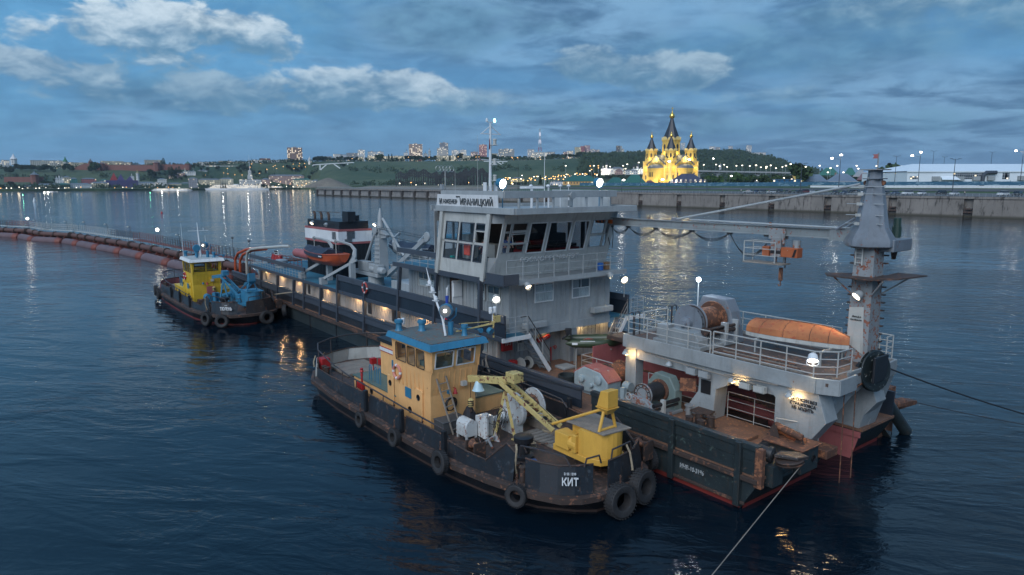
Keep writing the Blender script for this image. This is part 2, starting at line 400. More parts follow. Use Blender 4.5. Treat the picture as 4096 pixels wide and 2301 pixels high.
def ground_mat(name,c1,c2,s1=.05,s2=.6,rough=.9,bump=0):
 m,nt,b,g=new_mat(name);P=nt.nodes.new('ShaderNodeTexCoord').outputs['Object']
 f=g.m('ADD',g.m('MULTIPLY',g.noise(P,s1,6,.65,.4),.7),g.m('MULTIPLY',g.noise(P,s2,4,.6),.3))
 g.put(b.inputs['Base Color'],g.mix(g.ramp(f,.38,.62),c1,c2));b.inputs['Roughness'].default_value=rough
 return m
GRASS=ground_mat('grass_ground',(.022,.050,.016),(.050,.085,.028),.02,.3)
HILLG=ground_mat('hillside_grass',(.022,.050,.018),(.065,.085,.036),.006,.05)
ASPH=ground_mat('asphalt',(.055,.058,.062),(.085,.088,.092),.05,.8)
DIRT=ground_mat('sandy_ground',(.12,.10,.08),(.20,.17,.13),.03,.4)

# quay land: rises gently from the quay edge to the plateau behind the fence
prof=[(0,7.15),(42,7.4),(54,8.6),(65,10.0),(95,10.3),(700,10.4),(2600,10.4)]
mb=MB();ts=[-432,-300,-200,-100,0,100,200,300,450,700]
for i in range(len(ts)-1):
 for j in range(len(prof)-1):
  t0,t1=ts[i],ts[i+1];(s0,z0),(s1,z1)=prof[j],prof[j+1]
  mb.quad((t0,s0,z0),(t1,s0,z0),(t1,s1,z1),(t0,s1,z1))
solo('quay_ground',None,None,mb,GRASS,fr=QF,kind='structure',smooth=False)
def landz(s):
 for (s0,z0),(s1,z1) in zip(prof,prof[1:]):
  if s<=s1:return z0+(z1-z0)*(s-s0)/(s1-s0)
 return 10.4
def strip(name,t0,t1,ss,mat,dz=.06):
 mb=MB()
 for s0,s1 in zip(ss,ss[1:]):mb.quad((t0,s0,landz(s0)+dz),(t1,s0,landz(s0)+dz),(t1,s1,landz(s1)+dz),(t0,s1,landz(s1)+dz))
 solo(name,None,None,mb,mat,fr=QF,kind='structure',smooth=False)
strip('parking_asphalt',-28,620,[1.2,20,45],ASPH)
strip('promenade_paving',-432,-28,[1.2,7],ASPH,.05)
strip('construction_ground',-432,-150,[7,45,62,78,95,300],DIRT,.08)
strip('embankment_road',-150,620,[52,60],ASPH,.12)
def concrete(name,col=(.225,.205,.185)):
 m,nt,b,g=new_mat(name);P=nt.nodes.new('ShaderNodeTexCoord').outputs['Object']
 x,y,z=g.sep(P)
 n=g.noise(P,.12,6,.65);n2=g.noise(g.vm('MULTIPLY',P,(1,1,.22)),.75,5,.7,.4);n3=g.noise(P,2.5,4,.7)
 c=g.mix(g.ramp(n,.3,.7),tuple(v*.72 for v in col),col)
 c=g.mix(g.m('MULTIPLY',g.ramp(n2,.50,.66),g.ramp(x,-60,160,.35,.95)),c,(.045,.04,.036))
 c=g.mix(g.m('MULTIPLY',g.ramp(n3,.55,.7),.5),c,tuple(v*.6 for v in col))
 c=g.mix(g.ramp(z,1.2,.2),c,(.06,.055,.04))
 c=g.mix(g.m('MULTIPLY',g.ramp(g.m('FRACT',g.m('DIVIDE',x,6.2)),.965,.99),.6),c,(.05,.045,.04))
 g.put(b.inputs['Base Color'],c);b.inputs['Roughness'].default_value=.85
 return m
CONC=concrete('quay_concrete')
nich_r=[17.6+25.3*k for k in range(-6,24)];nich_l=[-429+20.5*k for k in range(0,14)]
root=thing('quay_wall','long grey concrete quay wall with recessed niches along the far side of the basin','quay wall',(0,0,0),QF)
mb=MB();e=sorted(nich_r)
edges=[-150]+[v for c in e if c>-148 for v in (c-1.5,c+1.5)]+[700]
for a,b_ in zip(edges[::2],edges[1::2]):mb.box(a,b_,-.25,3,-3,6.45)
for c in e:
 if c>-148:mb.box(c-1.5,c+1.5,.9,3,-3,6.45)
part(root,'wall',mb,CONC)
mb=MB();mb.box(-150,700,-.55,1.1,6.45,7.2);part(root,'coping',mb,CONC)
mb=MB()
for c in e:
 if c>-148:mb.box(c-1.4,c+1.4,-.35,.88,1.5,2.1);mb.box(c-1.1,c+1.1,-.2,.88,2.6,3.1)
part(root,'fender_beam',mb,M['rustdk'],kind='stuff')
root=thing('old_pier','older piled pier of dark posts and pale panels running out to the left','pier',(-300,0,0),QF)
mb=MB();mb.box(-432,-150,1.2,3,-3,6.6);mb.box(-432,-150,.7,1.2,.9,2.3);part(root,'wall',mb,concrete('pier_concrete',(.24,.23,.22)))
mb=MB();mb.box(-432,-150,-.2,1.2,6.1,7.2);part(root,'deck_edge',mb,CONC)
for c in nich_l:
 mb=MB();mb.box(c-1.2,c+1.2,-.5,1.15,-2,6.05);part(root,'pile',mb,concrete('pile_concrete',(.07,.06,.055)) if c==nich_l[0] else bpy.data.materials['pile_concrete'])
# -- far bank
def lerp_tab(tab,x):
 for (a,*p),(b,*q) in zip(tab,tab[1:]):
  if x<=b:
   t=max(0,min(1,(x-a)/(b-a)));t=t*t*(3-2*t);return [u+(v-u)*t for u,v in zip(p,q)]
 return tab[-1][1:]
# photo column -> (row of the ridge, distance of ridge, distance of water edge, foot z)
BT=[(-1200,690,1700,1090,3.5),(0,676,1640,1110,3.5),(400,673,1680,1200,3.5),(700,668,1720,1300,3.5),(1000,652,1800,1440,3.5),(1230,646,1850,1540,3.5),
 (1300,646,1850,1150,9.),(1700,646,1800,1100,9.),(2050,642,1750,1000,9.),(2350,634,1750,1000,9.),(2560,628,2100,1000,9.),(2800,618,2300,1000,9.),(2930,618,2300,1000,9.),
 (3050,640,2300,1000,9.),(3200,680,2300,1000,9.),(3350,722,2400,1000,9.),(3700,732,2500,1000,9.),(5200,732,2500,1000,9.)]
def bankz(x,d):
 yr,dr,dn,z0=lerp_tab(BT,x);zr=at(x,yr,dr).z
 t=(d-(dn+130))/(dr-dn-130);t=max(0,min(1,t));t=t*t*(3-2*t)
 zz=z0+(zr-z0)*t
 if 0<t<1:zz+=3.0*math.sin(x*.021+d*.004)*math.sin(d*.017+x*.003)*min(1,4*t*(1-t))
 return zz
mb=MB();xs=list(range(-1200,5201,40));fr_=[0,.02,.05,.1,.16,.22,.28,.34,.40,.46,.52,.58,.64,.70,.76,.82,.88,.94,1.,1.12,1.4,2.2]
rows=[]
for x in xs:
 yr,dr,dn,z0=lerp_tab(BT,x);r=[]
 p=at(x,737,dn);r.append((p.x,p.y,-2))
 for f in fr_:
  dd=dn+(dr-dn)*f;p=at(x,737,dd);r.append((p.x,p.y,bankz(x,dd)))
 rows.append(r)
mb.v=[v for r in rows for v in r];n=len(rows[0])
mb.f=[(i*n+j,(i+1)*n+j,(i+1)*n+j+1,i*n+j+1) for i in range(len(rows)-1) for j in range(n-1)]
solo('far_bank_hills',None,None,mb,HILLG,fr=WF,kind='structure')

# the air between the river and the far hills
def haze_box():
 m=bpy.data.materials.new('haze_air');m.use_nodes=True;nt=m.node_tree;nt.nodes.clear();o=nt.nodes.new('ShaderNodeOutputMaterial');v=nt.nodes.new('ShaderNodeVolumePrincipled')
 v.inputs['Color'].default_value=(.72,.84,1,1);v.inputs['Density'].default_value=.00006;v.inputs['Anisotropy'].default_value=.2;nt.links.new(v.outputs[0],o.inputs['Volume'])
 solo('haze','thin blue evening haze over the river and the far hills','haze',MB().box(-8000,8000,-290,8900,-4.5,260),m,fr=WF,kind='stuff',smooth=False)
haze_box()
# ================================================================ CITY
CR=dict(K=(2000,400,2.1467),L=(3000,550,2.3504),M=(0,550,2.3418),N=(1000,550,2.3418))
def px(c,x,y):o=CR[c];return o[0]+x/o[2],o[1]+y/o[2]
_fc={}
def facade(wall,sx=3.2,sz=3.1,ww=.42,wh=.5,lit=.12,glassc=(.05,.065,.08),litc=(1,.78,.45),roof=(.16,.17,.18),band=None,glow=0.):
 key=(wall,sx,sz,ww,wh,lit,glassc,roof,band,glow)
 if key in _fc:return _fc[key]
 m,nt,b,g=new_mat('facade');tc=nt.nodes.new('ShaderNodeTexCoord');P=tc.outputs['Object']
 x,y,z=g.sep(P);vt=nt.nodes.new('ShaderNodeVectorTransform');vt.vector_type='NORMAL';vt.convert_from='WORLD';vt.convert_to='OBJECT'
 nt.links.new(nt.nodes.new('ShaderNodeNewGeometry').outputs['Normal'],vt.inputs[0]);nx,ny,nz=g.sep(vt.outputs[0])
 u=g.fmix(g.m('GREATER_THAN',g.m('ABSOLUTE',nx),g.m('ABSOLUTE',ny)),x,y)
 us=g.m('DIVIDE',g.m('ADD',u,500),sx);vs=g.m('DIVIDE',z,sz)
 fu,fv=g.m('FRACT',us),g.m('FRACT',vs)
 inw=g.m('MULTIPLY',g.m('LESS_THAN',g.m('ABSOLUTE',g.m('SUBTRACT',fu,.5)),ww/2),g.m('LESS_THAN',g.m('ABSOLUTE',g.m('SUBTRACT',fv,.55)),wh/2))
 side=g.m('LESS_THAN',g.m('ABSOLUTE',nz),.4);inw=g.m('MULTIPLY',inw,side)
 wn=nt.nodes.new('ShaderNodeTexWhiteNoise');wn.noise_dimensions='3D'
 g.put(wn.inputs[0],g.com(g.m('FLOOR',us),g.m('FLOOR',vs),g.m('MULTIPLY',nx,3.)))
 isl=g.m('LESS_THAN',wn.outputs[0],lit)
 c=g.mix(g.ramp(g.noise(P,.15,5,.65),.3,.7),tuple(v*.82 for v in wall),wall)
 if band:c=g.mix(g.m('LESS_THAN',fv,.16),c,band)
 c=g.mix(g.m('SUBTRACT',1.,side),c,roof)
 c=g.mix(inw,c,glassc);g.put(b.inputs['Base Color'],c)
 g.put(b.inputs['Roughness'],g.fmix(inw,.85,.15))
 g.put(b.inputs['Emission Color'],g.mix(g.m('MULTIPLY',g.m('FRACT',g.m('MULTIPLY',wn.outputs[0],91.7)),.8),litc,(1,.93,.8)))
 g.put(b.inputs['Emission Strength'],g.m('MULTIPLY',g.m('MULTIPLY',inw,isl),1.1))
 _fc[key]=m;return m
ROOFM={}
def roofm(c):
 if c not in ROOFM:ROOFM[c]=paint('roof_sheet',c,.55,0,.4,streak=.3,scale=.1)
 return ROOFM[c]
def fr_at(x,d,z,rz=0.):
 p=at(x,737,d);return Frame((p.x,p.y),math.atan2(-p.x,p.y)*1.+rz,1),z
def building(c,x0,x1,ytop,d,mat,label,cat='building',roof=None,depth=14,ybase=None,rz=0.,rh=None,extra=None,name='building',group=None):
 X0,yt=px(c,x0,ytop);X1,_=px(c,x1,ytop);xc=(X0+X1)/2
 z=bankz(xc,d) if not (xc>1250 and d<1000) else 10.3
 if ybase:z=at(xc,px(c,x0,ybase)[1],d).z
 fr,z0=fr_at(xc,d,z-1.0,rz);w=(X1-X0)/FPX*d;h=at(xc,yt,d).z-z0
 root=thing(name,label,cat,(0,0,z0),fr,group=group)
 mb=MB();hh=h if not roof or rh==0 else h*.80 if rh is None else h-rh
 mb.box(-w/2,w/2,0,depth,z0,z0+hh);part(root,'wall',mb,mat,smooth=False)
 if roof:
  mb=MB()
  if h-hh>.5:
   o=.4;A=[(-w/2-o,-o),(w/2+o,-o),(w/2+o,depth+o),(-w/2-o,depth+o)];rz_=z0+h;i=min(depth/2,w*.35)
   top=[(-w/2+i,depth/2-.5),(w/2-i,depth/2-.5),(w/2-i,depth/2+.5),(-w/2+i,depth/2+.5)]
   mb.rings([[(*p,z0+hh+.02) for p in A],[(*p,rz_) for p in top]])
  else:mb.box(-w/2-.3,w/2+.3,-.3,depth+.3,z0+hh+.02,z0+hh+.5)
  part(root,'roof',mb,roofm(roof),smooth=False)
  if w>22:
   for k in range(int(w/14)):
    mb=MB();q=-w/2+7+k*14;mb.box(q,q+1.2,depth*.45,depth*.45+1.2,z0+hh,z0+h+.9);part(root,'chimney',mb,roofm((.2,.12,.1)),smooth=False)
 if extra:extra(root,w,h,z0,depth)
 return root
def flat_extra(root,w,h,z0,dp):
 mb=MB();mb.box(-w*.12,w*.12,dp*.3,dp*.7,z0+h-.02,z0+h+2.4);part(root,'roof_house',mb,roofm((.3,.3,.3)),smooth=False)
WH,CRM,PNK,BGE,BRK,GRY=(.62,.62,.60),(.55,.48,.34),(.42,.28,.24),(.46,.40,.32),(.26,.11,.085),(.30,.31,.32)
F=facade
RG,RGN,RR=(.14,.16,.18),(.03,.12,.095),(.17,.06,.05)
# embankment row
tab=[(0,72,450,CRM,RG,'low cream riverside building at the left end of the embankment'),(75,215,462,WH,RG,'long low white riverside pavilion left of the embankment row'),
(222,355,447,CRM,RG,'pale yellow two-storey merchant house on the embankment'),(358,538,432,CRM,RG,'cream and pink house beside the dark green building on the embankment'),
(542,645,428,(.04,.09,.07),RGN,'dark green netted building on the embankment'),(652,840,428,(.50,.54,.56),RG,'pale blue-white house with grey roof on the embankment'),
(856,1006,416,CRM,RG,'cream three-storey house left of the purple wrapped building'),(1284,1446,415,WH,RG,'white house with blue-grey roof right of the purple wrapped building'),
(1450,1560,412,(.52,.46,.46),RG,'pinkish white house with a pointed attic on the embankment'),(1564,1692,424,CRM,RG,'cream house left of the green one on the embankment'),
(1698,1864,420,(.10,.20,.15),RG,'green house with pale windows on the embankment'),(1870,2062,386,CRM,RG,'tall cream columned building lit from below on the embankment'),
(2066,2182,378,(.60,.55,.42),RG,'brightly lit cream building beside the tall columned one')]
for i,(a,b_,y,col,rf,lab) in enumerate(tab):
 building('M',a,b_,y,1230+a*.16,F(col,3.4,3.6,.36,.5,.16,roof=rf),lab,roof=rf,rh=2.6)
# wrapped building with a printed mural sheet
r_=building('M',1012,1276,402,1395,paint('printed_purple_wrap',(.055,.05,.14),.8,0,.6,chip2=(.22,.03,.045),scale=.12),'old building wrapped in purple and red printed sheeting on the embankment',roof=None,depth=16)
fr_b,b0=ROOTS[r_.name]
for px_,hh,col in ((-14,16,(.35,.05,.05)),(-2,13,(.09,.07,.2)),(14,9,(.09,.07,.2))):
 mb=MB();mb.ext([(px_-7,1.0,b0.z+14),(px_+7,1.0,b0.z+14),(px_+1,1.0,b0.z+14+hh)],(0,1.5,0));part(r_,'printed_gable',mb,paint('gable_wrap',col,.8,0,.4,scale=.2),smooth=False)
# river station with a tower and spire
def station(root,w,h,z0,dp):
 for k,(hw,zt) in enumerate(((5,h+9),(3.2,h+19))):
  mb=MB();mb.box(-hw,hw,3,3+2*hw,z0+h-.1 if k==0 else z0+h+9,z0+zt);part(root,'tower',mb,F(WH,2.5,3.2,.4,.5,.1),smooth=False)
 mb=MB();mb.tube((0,7,z0+h+19),(0,7,z0+h+52),.7,6,.15);mb.beam((-4,7,z0+h+40),(4,7,z0+h+40),.4,.4);part(root,'spire',mb,M['white'])
building('M',2248,2442,392,1500,F(WH,2.8,3.3,.5,.55,.25,roof=RG),'white river station with a slim tower and mast above the passenger ship',roof=RG,rh=.6,extra=station)
tab=[(0,108,392,WH,RG,'low white wing right of the river station'),(110,188,382,PNK,RG,'pink brick house behind the river station wing'),(190,500,348,PNK,RG,'very long pink building with pale grey roof behind the embankment'),
(405,572,385,CRM,RGN,'cream corner house with green roof in front of the long pink building'),(575,665,396,(.5,.47,.38),RG,'small cream house left of the sandy mound'),(668,800,400,BGE,RG,'beige house behind the sandy mound'),
(802,1020,396,PNK,RG,'long pink house right of the sandy mound'),(1070,1246,392,(.60,.46,.20),RG,'yellow house warmly lit at street level'),(1250,1366,390,(.52,.40,.20),RGN,'yellow house with dark green roof beside the steel frame')]
for i,(a,b_,y,col,rf,lab) in enumerate(tab):
 building('N',a,b_,y,(1560 if y>350 else 1680) if a<1000 else 1500,F(col,3.4,3.6,.36,.5,.3,roof=rf),lab,roof=rf,rh=3,ybase=470 if a>600 else None)
# second row and slopes
for a,b_,y,d_,col,rf,lab in [(595,662,362,1370,CRM,RG,'beige block above the embankment houses'),(664,722,376,1360,(.06,.22,.20),RG,'green glass-fronted block above the embankment'),(775,895,378,1380,(.36,.12,.12),RG,'low red and white gallery building'),
(945,1010,392,1390,(.3,.34,.34),RGN,'small house with pale green roof behind the cream one'),(1590,1672,348,1560,PNK,RG,'low pink house on the slope below the fortress'),(1670,1738,325,1580,PNK,RG,'pink house beside the white hillside church'),(1865,1945,300,1640,WH,RG,'small white block on the slope'),
(1480,1560,382,1440,WH,RG,'white attic house behind the pinkish one'),(1770,1850,374,1460,(.3,.3,.32),RG,'grey roofed house behind the green one')]:
 building('M',a,b_,y,d_,F(col,3.4,3.4,.38,.5,.12,roof=rf),lab,roof=rf,rh=2.5)
# top of the hill, left to right
for c,a,b_,y,d_,col,lab,kw in [
('M',40,105,212,1720,WH,'white roofline block left of the white fortress church',{}),('M',0,40,238,1720,(.4,.45,.5),'pale blue block at the left edge of the hilltop',{}),
('M',335,600,216,1760,(.52,.50,.44),'long cream government block behind the fortress trees',dict(sx=4)),('M',600,700,232,1760,CRM,'cream block behind the green tent tower',{}),('M',712,868,236,1760,CRM,'cream block left of the fortress gate tower',{}),
('M',975,1160,222,1850,CRM,'cream roofed block rising above the fortress wall',{}),('M',1160,1250,232,1850,BGE,'beige block above the fortress wall',{}),('M',1380,1530,212,1850,BGE,'tall beige block above the fortress wall trees',{}),
('M',1820,1880,238,1850,BGE,'small beige block right of the fortress',{}),('M',1872,2030,230,1820,(.6,.56,.5),'white hilltop house row right of the fortress',{}),('M',1953,2225,264,1720,(.62,.62,.62),'white modernist block with bright entrance on the slope',dict(sx=3.6,lit=.3)),
('M',2065,2180,220,1850,BGE,'beige hilltop block above the white modernist one',{}),('M',2190,2330,226,1850,CRM,'cream hilltop block with rooftop frame',{}),
('N',32,310,212,1830,WH,'long white five-storey slab on the hill',dict(sx=4.4,ww=.5)),('N',110,200,196,1900,BRK,'red brick roof storey behind the long white slab',{}),('N',330,368,205,1920,BGE,'beige block left of the tall brown tower',{}),
('N',367,500,95,1880,(.26,.15,.115),'tall brown brick apartment tower standing alone on the left hill',dict(sx=4.2,ww=.62,wh=.5,lit=.3,glassc=(.2,.2,.2))),('N',690,780,178,2000,GRY,'low grey block on the hill',{}),
('N',790,858,155,1950,WH,'white block with flat roof on the hill',{}),('N',858,910,160,1960,(.5,.52,.55),'white lower wing on the hill',{}),('N',915,1020,146,2050,GRY,'grey flat-roofed hilltop block beside the slim white tower',{}),
('N',1020,1083,118,1950,WH,'slim white tower block on the hill',dict(sx=3.6)),('N',1018,1070,180,1850,CRM,'small cream block under the slim white tower',{}),('N',1113,1188,134,1980,WH,'white panel block with flat roof, left of a twin',{}),('N',1195,1258,134,1980,WH,'white panel block with flat roof, right of a twin',{}),
('N',1108,1204,174,1850,CRM,'left third of a long cream block on the hill edge',dict(lit=.4)),('N',1240,1345,174,1850,CRM,'middle third of a long cream block on the hill edge',dict(lit=.4)),('N',1350,1458,172,1850,CRM,'right third of a long cream block on the hill edge',dict(lit=.4)),
('N',1497,1620,62,1900,(.46,.34,.28),'tall pinkish apartment tower with lit floors on the hill',dict(sx=4.2,ww=.6,lit=.4)),('N',1545,1612,172,1800,(.3,.1,.09),'low red brick house below the tall pinkish tower',{}),
('N',1757,1850,100,1930,(.5,.48,.45),'white and beige tower block in front of a taller grey one',{}),('N',1783,1862,50,2050,(.26,.27,.29),'tall grey tower block with pink side',{}),('N',1893,1963,120,1950,WH,'white nine-storey block, left of a pair',{}),('N',1968,2030,118,1950,WH,'white nine-storey block, right of a pair',{}),
('N',1742,1950,170,1830,CRM,'long cream block with lit ground floor',dict(lit=.35)),('N',1985,2068,170,1830,CRM,'cream block with lit ground floor, right part',dict(lit=.35)),('N',2070,2140,135,2000,(.4,.3,.3),'reddish roofed block behind the mast',{}),
('N',2148,2220,68,2050,(.42,.2,.2),'tall red and white tower block behind the mast',{}),('N',2265,2320,150,1900,CRM,'cream block right of the mast',{}),('N',2328,2475,110,2000,(.34,.35,.35),'long grey hilltop slab right of the mast',{}),
('K',235,292,425,1900,(.5,.5,.5),'white tower wing of the hilltop hotel',dict(sx=4)),('K',275,405,450,1880,(.55,.54,.5),'white hilltop hotel slab with lit windows',dict(lit=.4)),('K',150,235,492,1840,WH,'low white annex left of the hilltop hotel',{}),
('K',405,470,447,2100,GRY,'grey hilltop block right of the hotel',{}),('K',540,572,445,2100,(.3,.22,.22),'small reddish hilltop block',{}),('K',572,626,437,2050,(.55,.5,.44),'cream lit hilltop block',dict(lit=.5)),('K',637,688,405,2200,(.5,.44,.3),'yellowish tower block left of the red ones',{}),
('K',686,722,396,2250,(.35,.13,.14),'dark red tower block beside a yellowish one',{}),('K',720,768,390,2260,(.4,.28,.3),'tallest reddish tower block with white crown',{}),('K',770,808,422,2300,(.36,.38,.42),'blue-grey tower block right of the reddish ones',{}),('K',808,850,428,2300,(.36,.3,.3),'brownish tower block right of the blue-grey one',{}),
('K',780,830,470,1900,(.5,.5,.48),'white low block on the slope',{}),('K',828,880,488,1800,PNK,'pink mansion on the slope',{}),('K',942,992,446,2300,GRY,'grey low block left of the dark tower',{}),('K',990,1022,393,2250,(.12,.12,.13),'dark half of the slim hilltop tower',{}),('K',1022,1042,396,2260,WH,'white half of the slim hilltop tower',{}),('K',1036,1058,420,2260,WH,'white side wing of the slim hilltop tower',{}),
('K',1108,1180,442,2600,(.3,.33,.36),'distant grey row left of the cathedral',{}),('K',1180,1245,440,2600,(.34,.3,.3),'distant brownish row left of the cathedral',{}),('K',1545,1576,368,2700,(.45,.48,.5),'pale tower with bright crown directly behind the cathedral',{}),
('K',1683,1728,424,2700,(.42,.44,.46),'pale block right of the cathedral',{}),('K',1730,1782,430,2700,(.5,.48,.45),'cream block right of the cathedral',{}),('K',1785,1834,398,2750,(.45,.47,.5),'tall striped tower, left of a pair',{}),('K',1840,1876,405,2760,(.36,.36,.38),'tall striped tower, right of a pair',{}),
('K',1885,1950,452,2750,(.4,.42,.44),'low pale block on the forest hill',{}),('K',1948,1982,395,2800,(.42,.42,.44),'slim striped tower on the forest hill',{}),('K',1975,2050,450,2700,(.5,.5,.48),'white curved block on the forest hill',{}),('K',2100,2144,390,2850,(.42,.44,.46),'striped tower at the right end of the forest hill',{}),('K',2112,2265,452,2700,(.55,.55,.55),'long white slab at the right end of the forest hill',dict(ww=.6))]:
 X,_=px(c,a,0);kw2=dict(sx=3.6,sz=3.0,ww=.42,wh=.5,lit=.2);kw2.update(kw)
 building(c,a,b_,y,d_,F(col,**kw2),lab,roof=(.25,.25,.26) if y>130 else None,rh=.5,depth=15,extra=flat_extra if (b_-a>60 and y<140) else None)
# radio tower, red and white
p=at(2000+340/2.1467,737,1950);z0=bankz(2158,1950);fr=Frame((p.x,p.y),0,1);zt=at(2158,400+247/2.1467,1950).z
root=thing('television_tower','red and white lattice television tower on the hill','tower',(0,0,z0),fr)
nseg=9
for k in range(nseg):
 f0,f1=k/nseg,(k+1)/nseg;w0,w1=6.2*(1-f0)**1.35+.8,6.2*(1-f1)**1.35+.8;za,zb=z0+(zt-z0)*f0,z0+(zt-z0)*f1;mb=MB()
 for i,j in ((-1,-1),(1,-1),(1,1),(-1,1)):
  mb.beam((i*w0,j*w0,za),(i*w1,j*w1,zb),.7,.7);mb.beam((i*w0,j*w0,za),(j*w1,-i*w1,zb),.45,.45)
 mb.box(-w1,w1,-w1,w1,zb-.4,zb)
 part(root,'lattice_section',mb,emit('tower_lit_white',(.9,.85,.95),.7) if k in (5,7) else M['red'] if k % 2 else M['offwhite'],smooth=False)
# fortress wall and towers
def wallz(x,dpx):return bankz(px('M',x,0)[0],1500)
BW=facade((.20,.085,.065),6,5,.05,.1,0.,roof=(.12,.06,.05))
root=thing('fortress_wall','long red brick fortress wall with battlements climbing the hill','wall',(0,0,0),WF)
pts=[(662,330,300),(780,292,252),(905,292,240),(985,290,245),(1010,300,262),(1430,302,262),(1500,295,256),(1590,290,256),(1790,286,258)]
for (xa,yb0,yt0),(xb,yb1,yt1) in zip(pts,pts[1:]):
 mb=MB();dd=1600;A=at(*px('M',xa,yb0+14),dd);B_=at(*px('M',xb,yb1+14),dd);At=at(*px('M',xa,yt0),dd);Bt=at(*px('M',xb,yt1),dd)
 mb.ext([A,B_,Bt,At],(0,3,0))
 n=max(2,int((Bt-At).length/5))
 for k in range(n):
  q=At.lerp(Bt,(k+.3)/n);mb.cb((q.x,q.y+.8,q.z+.8),(2.4,1.2,1.8))
 part(root,'wall_section',mb,BW,smooth=False)
root=thing('lower_fortress_wall','low red brick fortress wall at the foot of the hill on the left','wall',(0,0,0),WF)
mb=MB();A=at(*px('M',36,420),1330);B_=at(*px('M',400,420),1330);mb.ext([A,B_,at(*px('M',400,372),1330),at(*px('M',36,370),1330)],(0,3,0));part(root,'wall_section',mb,BW,smooth=False)
def tower(c,x0,x1,ytop,yb,d_,mat,roofc,lab,rh=.35,n=8,cat='tower',cap=None):
 X0,yt=px(c,x0,ytop);X1,Yb=px(c,x1,yb);xc=(X0+X1)/2;A=at(xc,Yb,d_);T_=at(xc,yt,d_);r=(X1-X0)/2/FPX*d_;h=T_.z-A.z
 root=thing('fortress_tower' if 'fortress' in lab else 'church_tower',lab,cat,(0,0,A.z),Frame((A.x,A.y),0,1))
 mb=MB();mb.lathe((0,0,A.z-4),[(r,0),(r,4+h*(1-rh)*.85),(r*1.12,4+h*(1-rh)*.87),(r*1.12,4+h*(1-rh))],n);part(root,'wall',mb,mat,smooth=False)
 mb=MB();mb.lathe((0,0,A.z),[(r*1.15,h*(1-rh)+.02),(r*.42,h*(1-rh*.5)),(.1,h)],n);part(root,'roof',mb,roofm(roofc),smooth=False)
 if cap:
  mb=MB();mb.ball((0,0,A.z+h),cap,8,6);mb.tube((0,0,A.z+h),(0,0,A.z+h+cap*3.5),.15,5);part(root,'cupola',mb,paint('gilt',(.7,.5,.15),.25,0,.1,metal=.9))
 return root
tower('M',835,872,196,300,1590,BW,(.14,.12,.12),'square red fortress gate tower with watch turret',.3,4);tower('M',940,982,232,300,1590,BW,(.15,.1,.1),'round red fortress tower beside the gate tower',.2,12)
tower('M',1440,1500,222,302,1590,BW,(.15,.12,.12),'red fortress tower in the middle of the upper wall',.18,8);tower('M',1738,1786,222,290,1590,BW,(.05,.13,.1),'fortress tower with green tent roof at the right end of the wall',.35,8)
tower('M',296,362,318,415,1320,BW,(.14,.17,.19),'broad lower fortress tower with grey tent roof',.33,8)
tower('M',106,158,150,245,1700,F(WH,6,6,.3,.4,0.),(.66,.66,.66),'white church tower with white tent spire at the far left of the hill',.55,8);tower('M',596,634,176,262,1690,F((.5,.5,.45),5,6,.3,.4,0.),(.02,.16,.07),'church tower with bright green tent roof',.6,8)
# small white churches with cupolas
def church(c,x0,x1,ytop,yb,d_,lab,col=(.66,.66,.64),domes=((0,1.),(-.32,.7),(.32,.7)),gold=(.03,.035,.04),glow=0):
 X0,yt=px(c,x0,ytop);X1,Yb=px(c,x1,yb);xc=(X0+X1)/2;A=at(xc,Yb,d_);T_=at(xc,yt,d_);w=(X1-X0)/FPX*d_;h=T_.z-A.z
 root=thing('church',lab,'church',(0,0,A.z),Frame((A.x,A.y),math.atan2(-A.x,A.y),1));fm=F(col,4,6,.25,.4,.1)
 mb=MB();mb.box(-w/2,w/2,0,w*.6,A.z-4,A.z+h*.42);part(root,'wall',mb,fm,smooth=False)
 mb=MB();mb.rings([[(-w/2-.3,-.3,A.z+h*.42),(w/2+.3,-.3,A.z+h*.42),(w/2+.3,w*.6+.3,A.z+h*.42),(-w/2-.3,w*.6+.3,A.z+h*.42)],[(-w*.3,w*.25,A.z+h*.5),(w*.3,w*.25,A.z+h*.5),(w*.3,w*.35,A.z+h*.5),(-w*.3,w*.35,A.z+h*.5)]]);part(root,'roof',mb,roofm((.2,.22,.24)),smooth=False)
 for fx,s in domes:
  r=w*.085*s;mb=MB();b0=A.z+h*.42;t0=A.z+h*(.42+.36*s);mb.lathe((fx*w,w*.3,0),[(r,b0),(r,t0)],8);dr=part(root,'drum',mb,fm,smooth=False)
  mb=MB();mb.lathe((fx*w,w*.3,t0),[(r*1.05,0),(r*1.35,r*.8),(r*1.1,r*1.7),(r*.3,r*2.5),(.05,r*3.4)],10);mb.tube((fx*w,w*.3,t0+r*3),(fx*w,w*.3,t0+r*5),.12,4);part(root,'cupola',mb,roofm(gold),parent=dr)
 if glow:lamp(root,0,-w*.7,A.z+1.5,glow,(1,.93,.8),1.)
 return root
church('M',525,592,345,410,1340,'white five-domed church by the lower fortress wall');church('M',1722,1828,282,346,1590,'white hillside church below the fortress',gold=(.35,.3,.2))
church('M',1220,1255,325,395,1450,'small white church behind the purple wrapped building',domes=((0,1.),));tower('M',1278,1306,312,395,1450,F(WH,3,5,.3,.5,0.),(.3,.26,.15),'white bell tower with small golden cap behind the purple building',.3,8,cap=1.2)
church('N',1132,1215,280,392,1640,'ornate red and white church with patterned cupolas, lit from below',(.46,.22,.16),gold=(.3,.22,.15),glow=9000);tower('N',1264,1296,275,380,1640,F((.5,.28,.22),3,5,.3,.5,.1),(.3,.24,.2),'red and white bell tower beside the ornate church',.35,8,cap=1.5)
tower('N',546,574,176,240,1800,F(WH,3,5,.3,.5,.1),(.5,.5,.5),'slim white belfry on the hill between trees',.5,8)
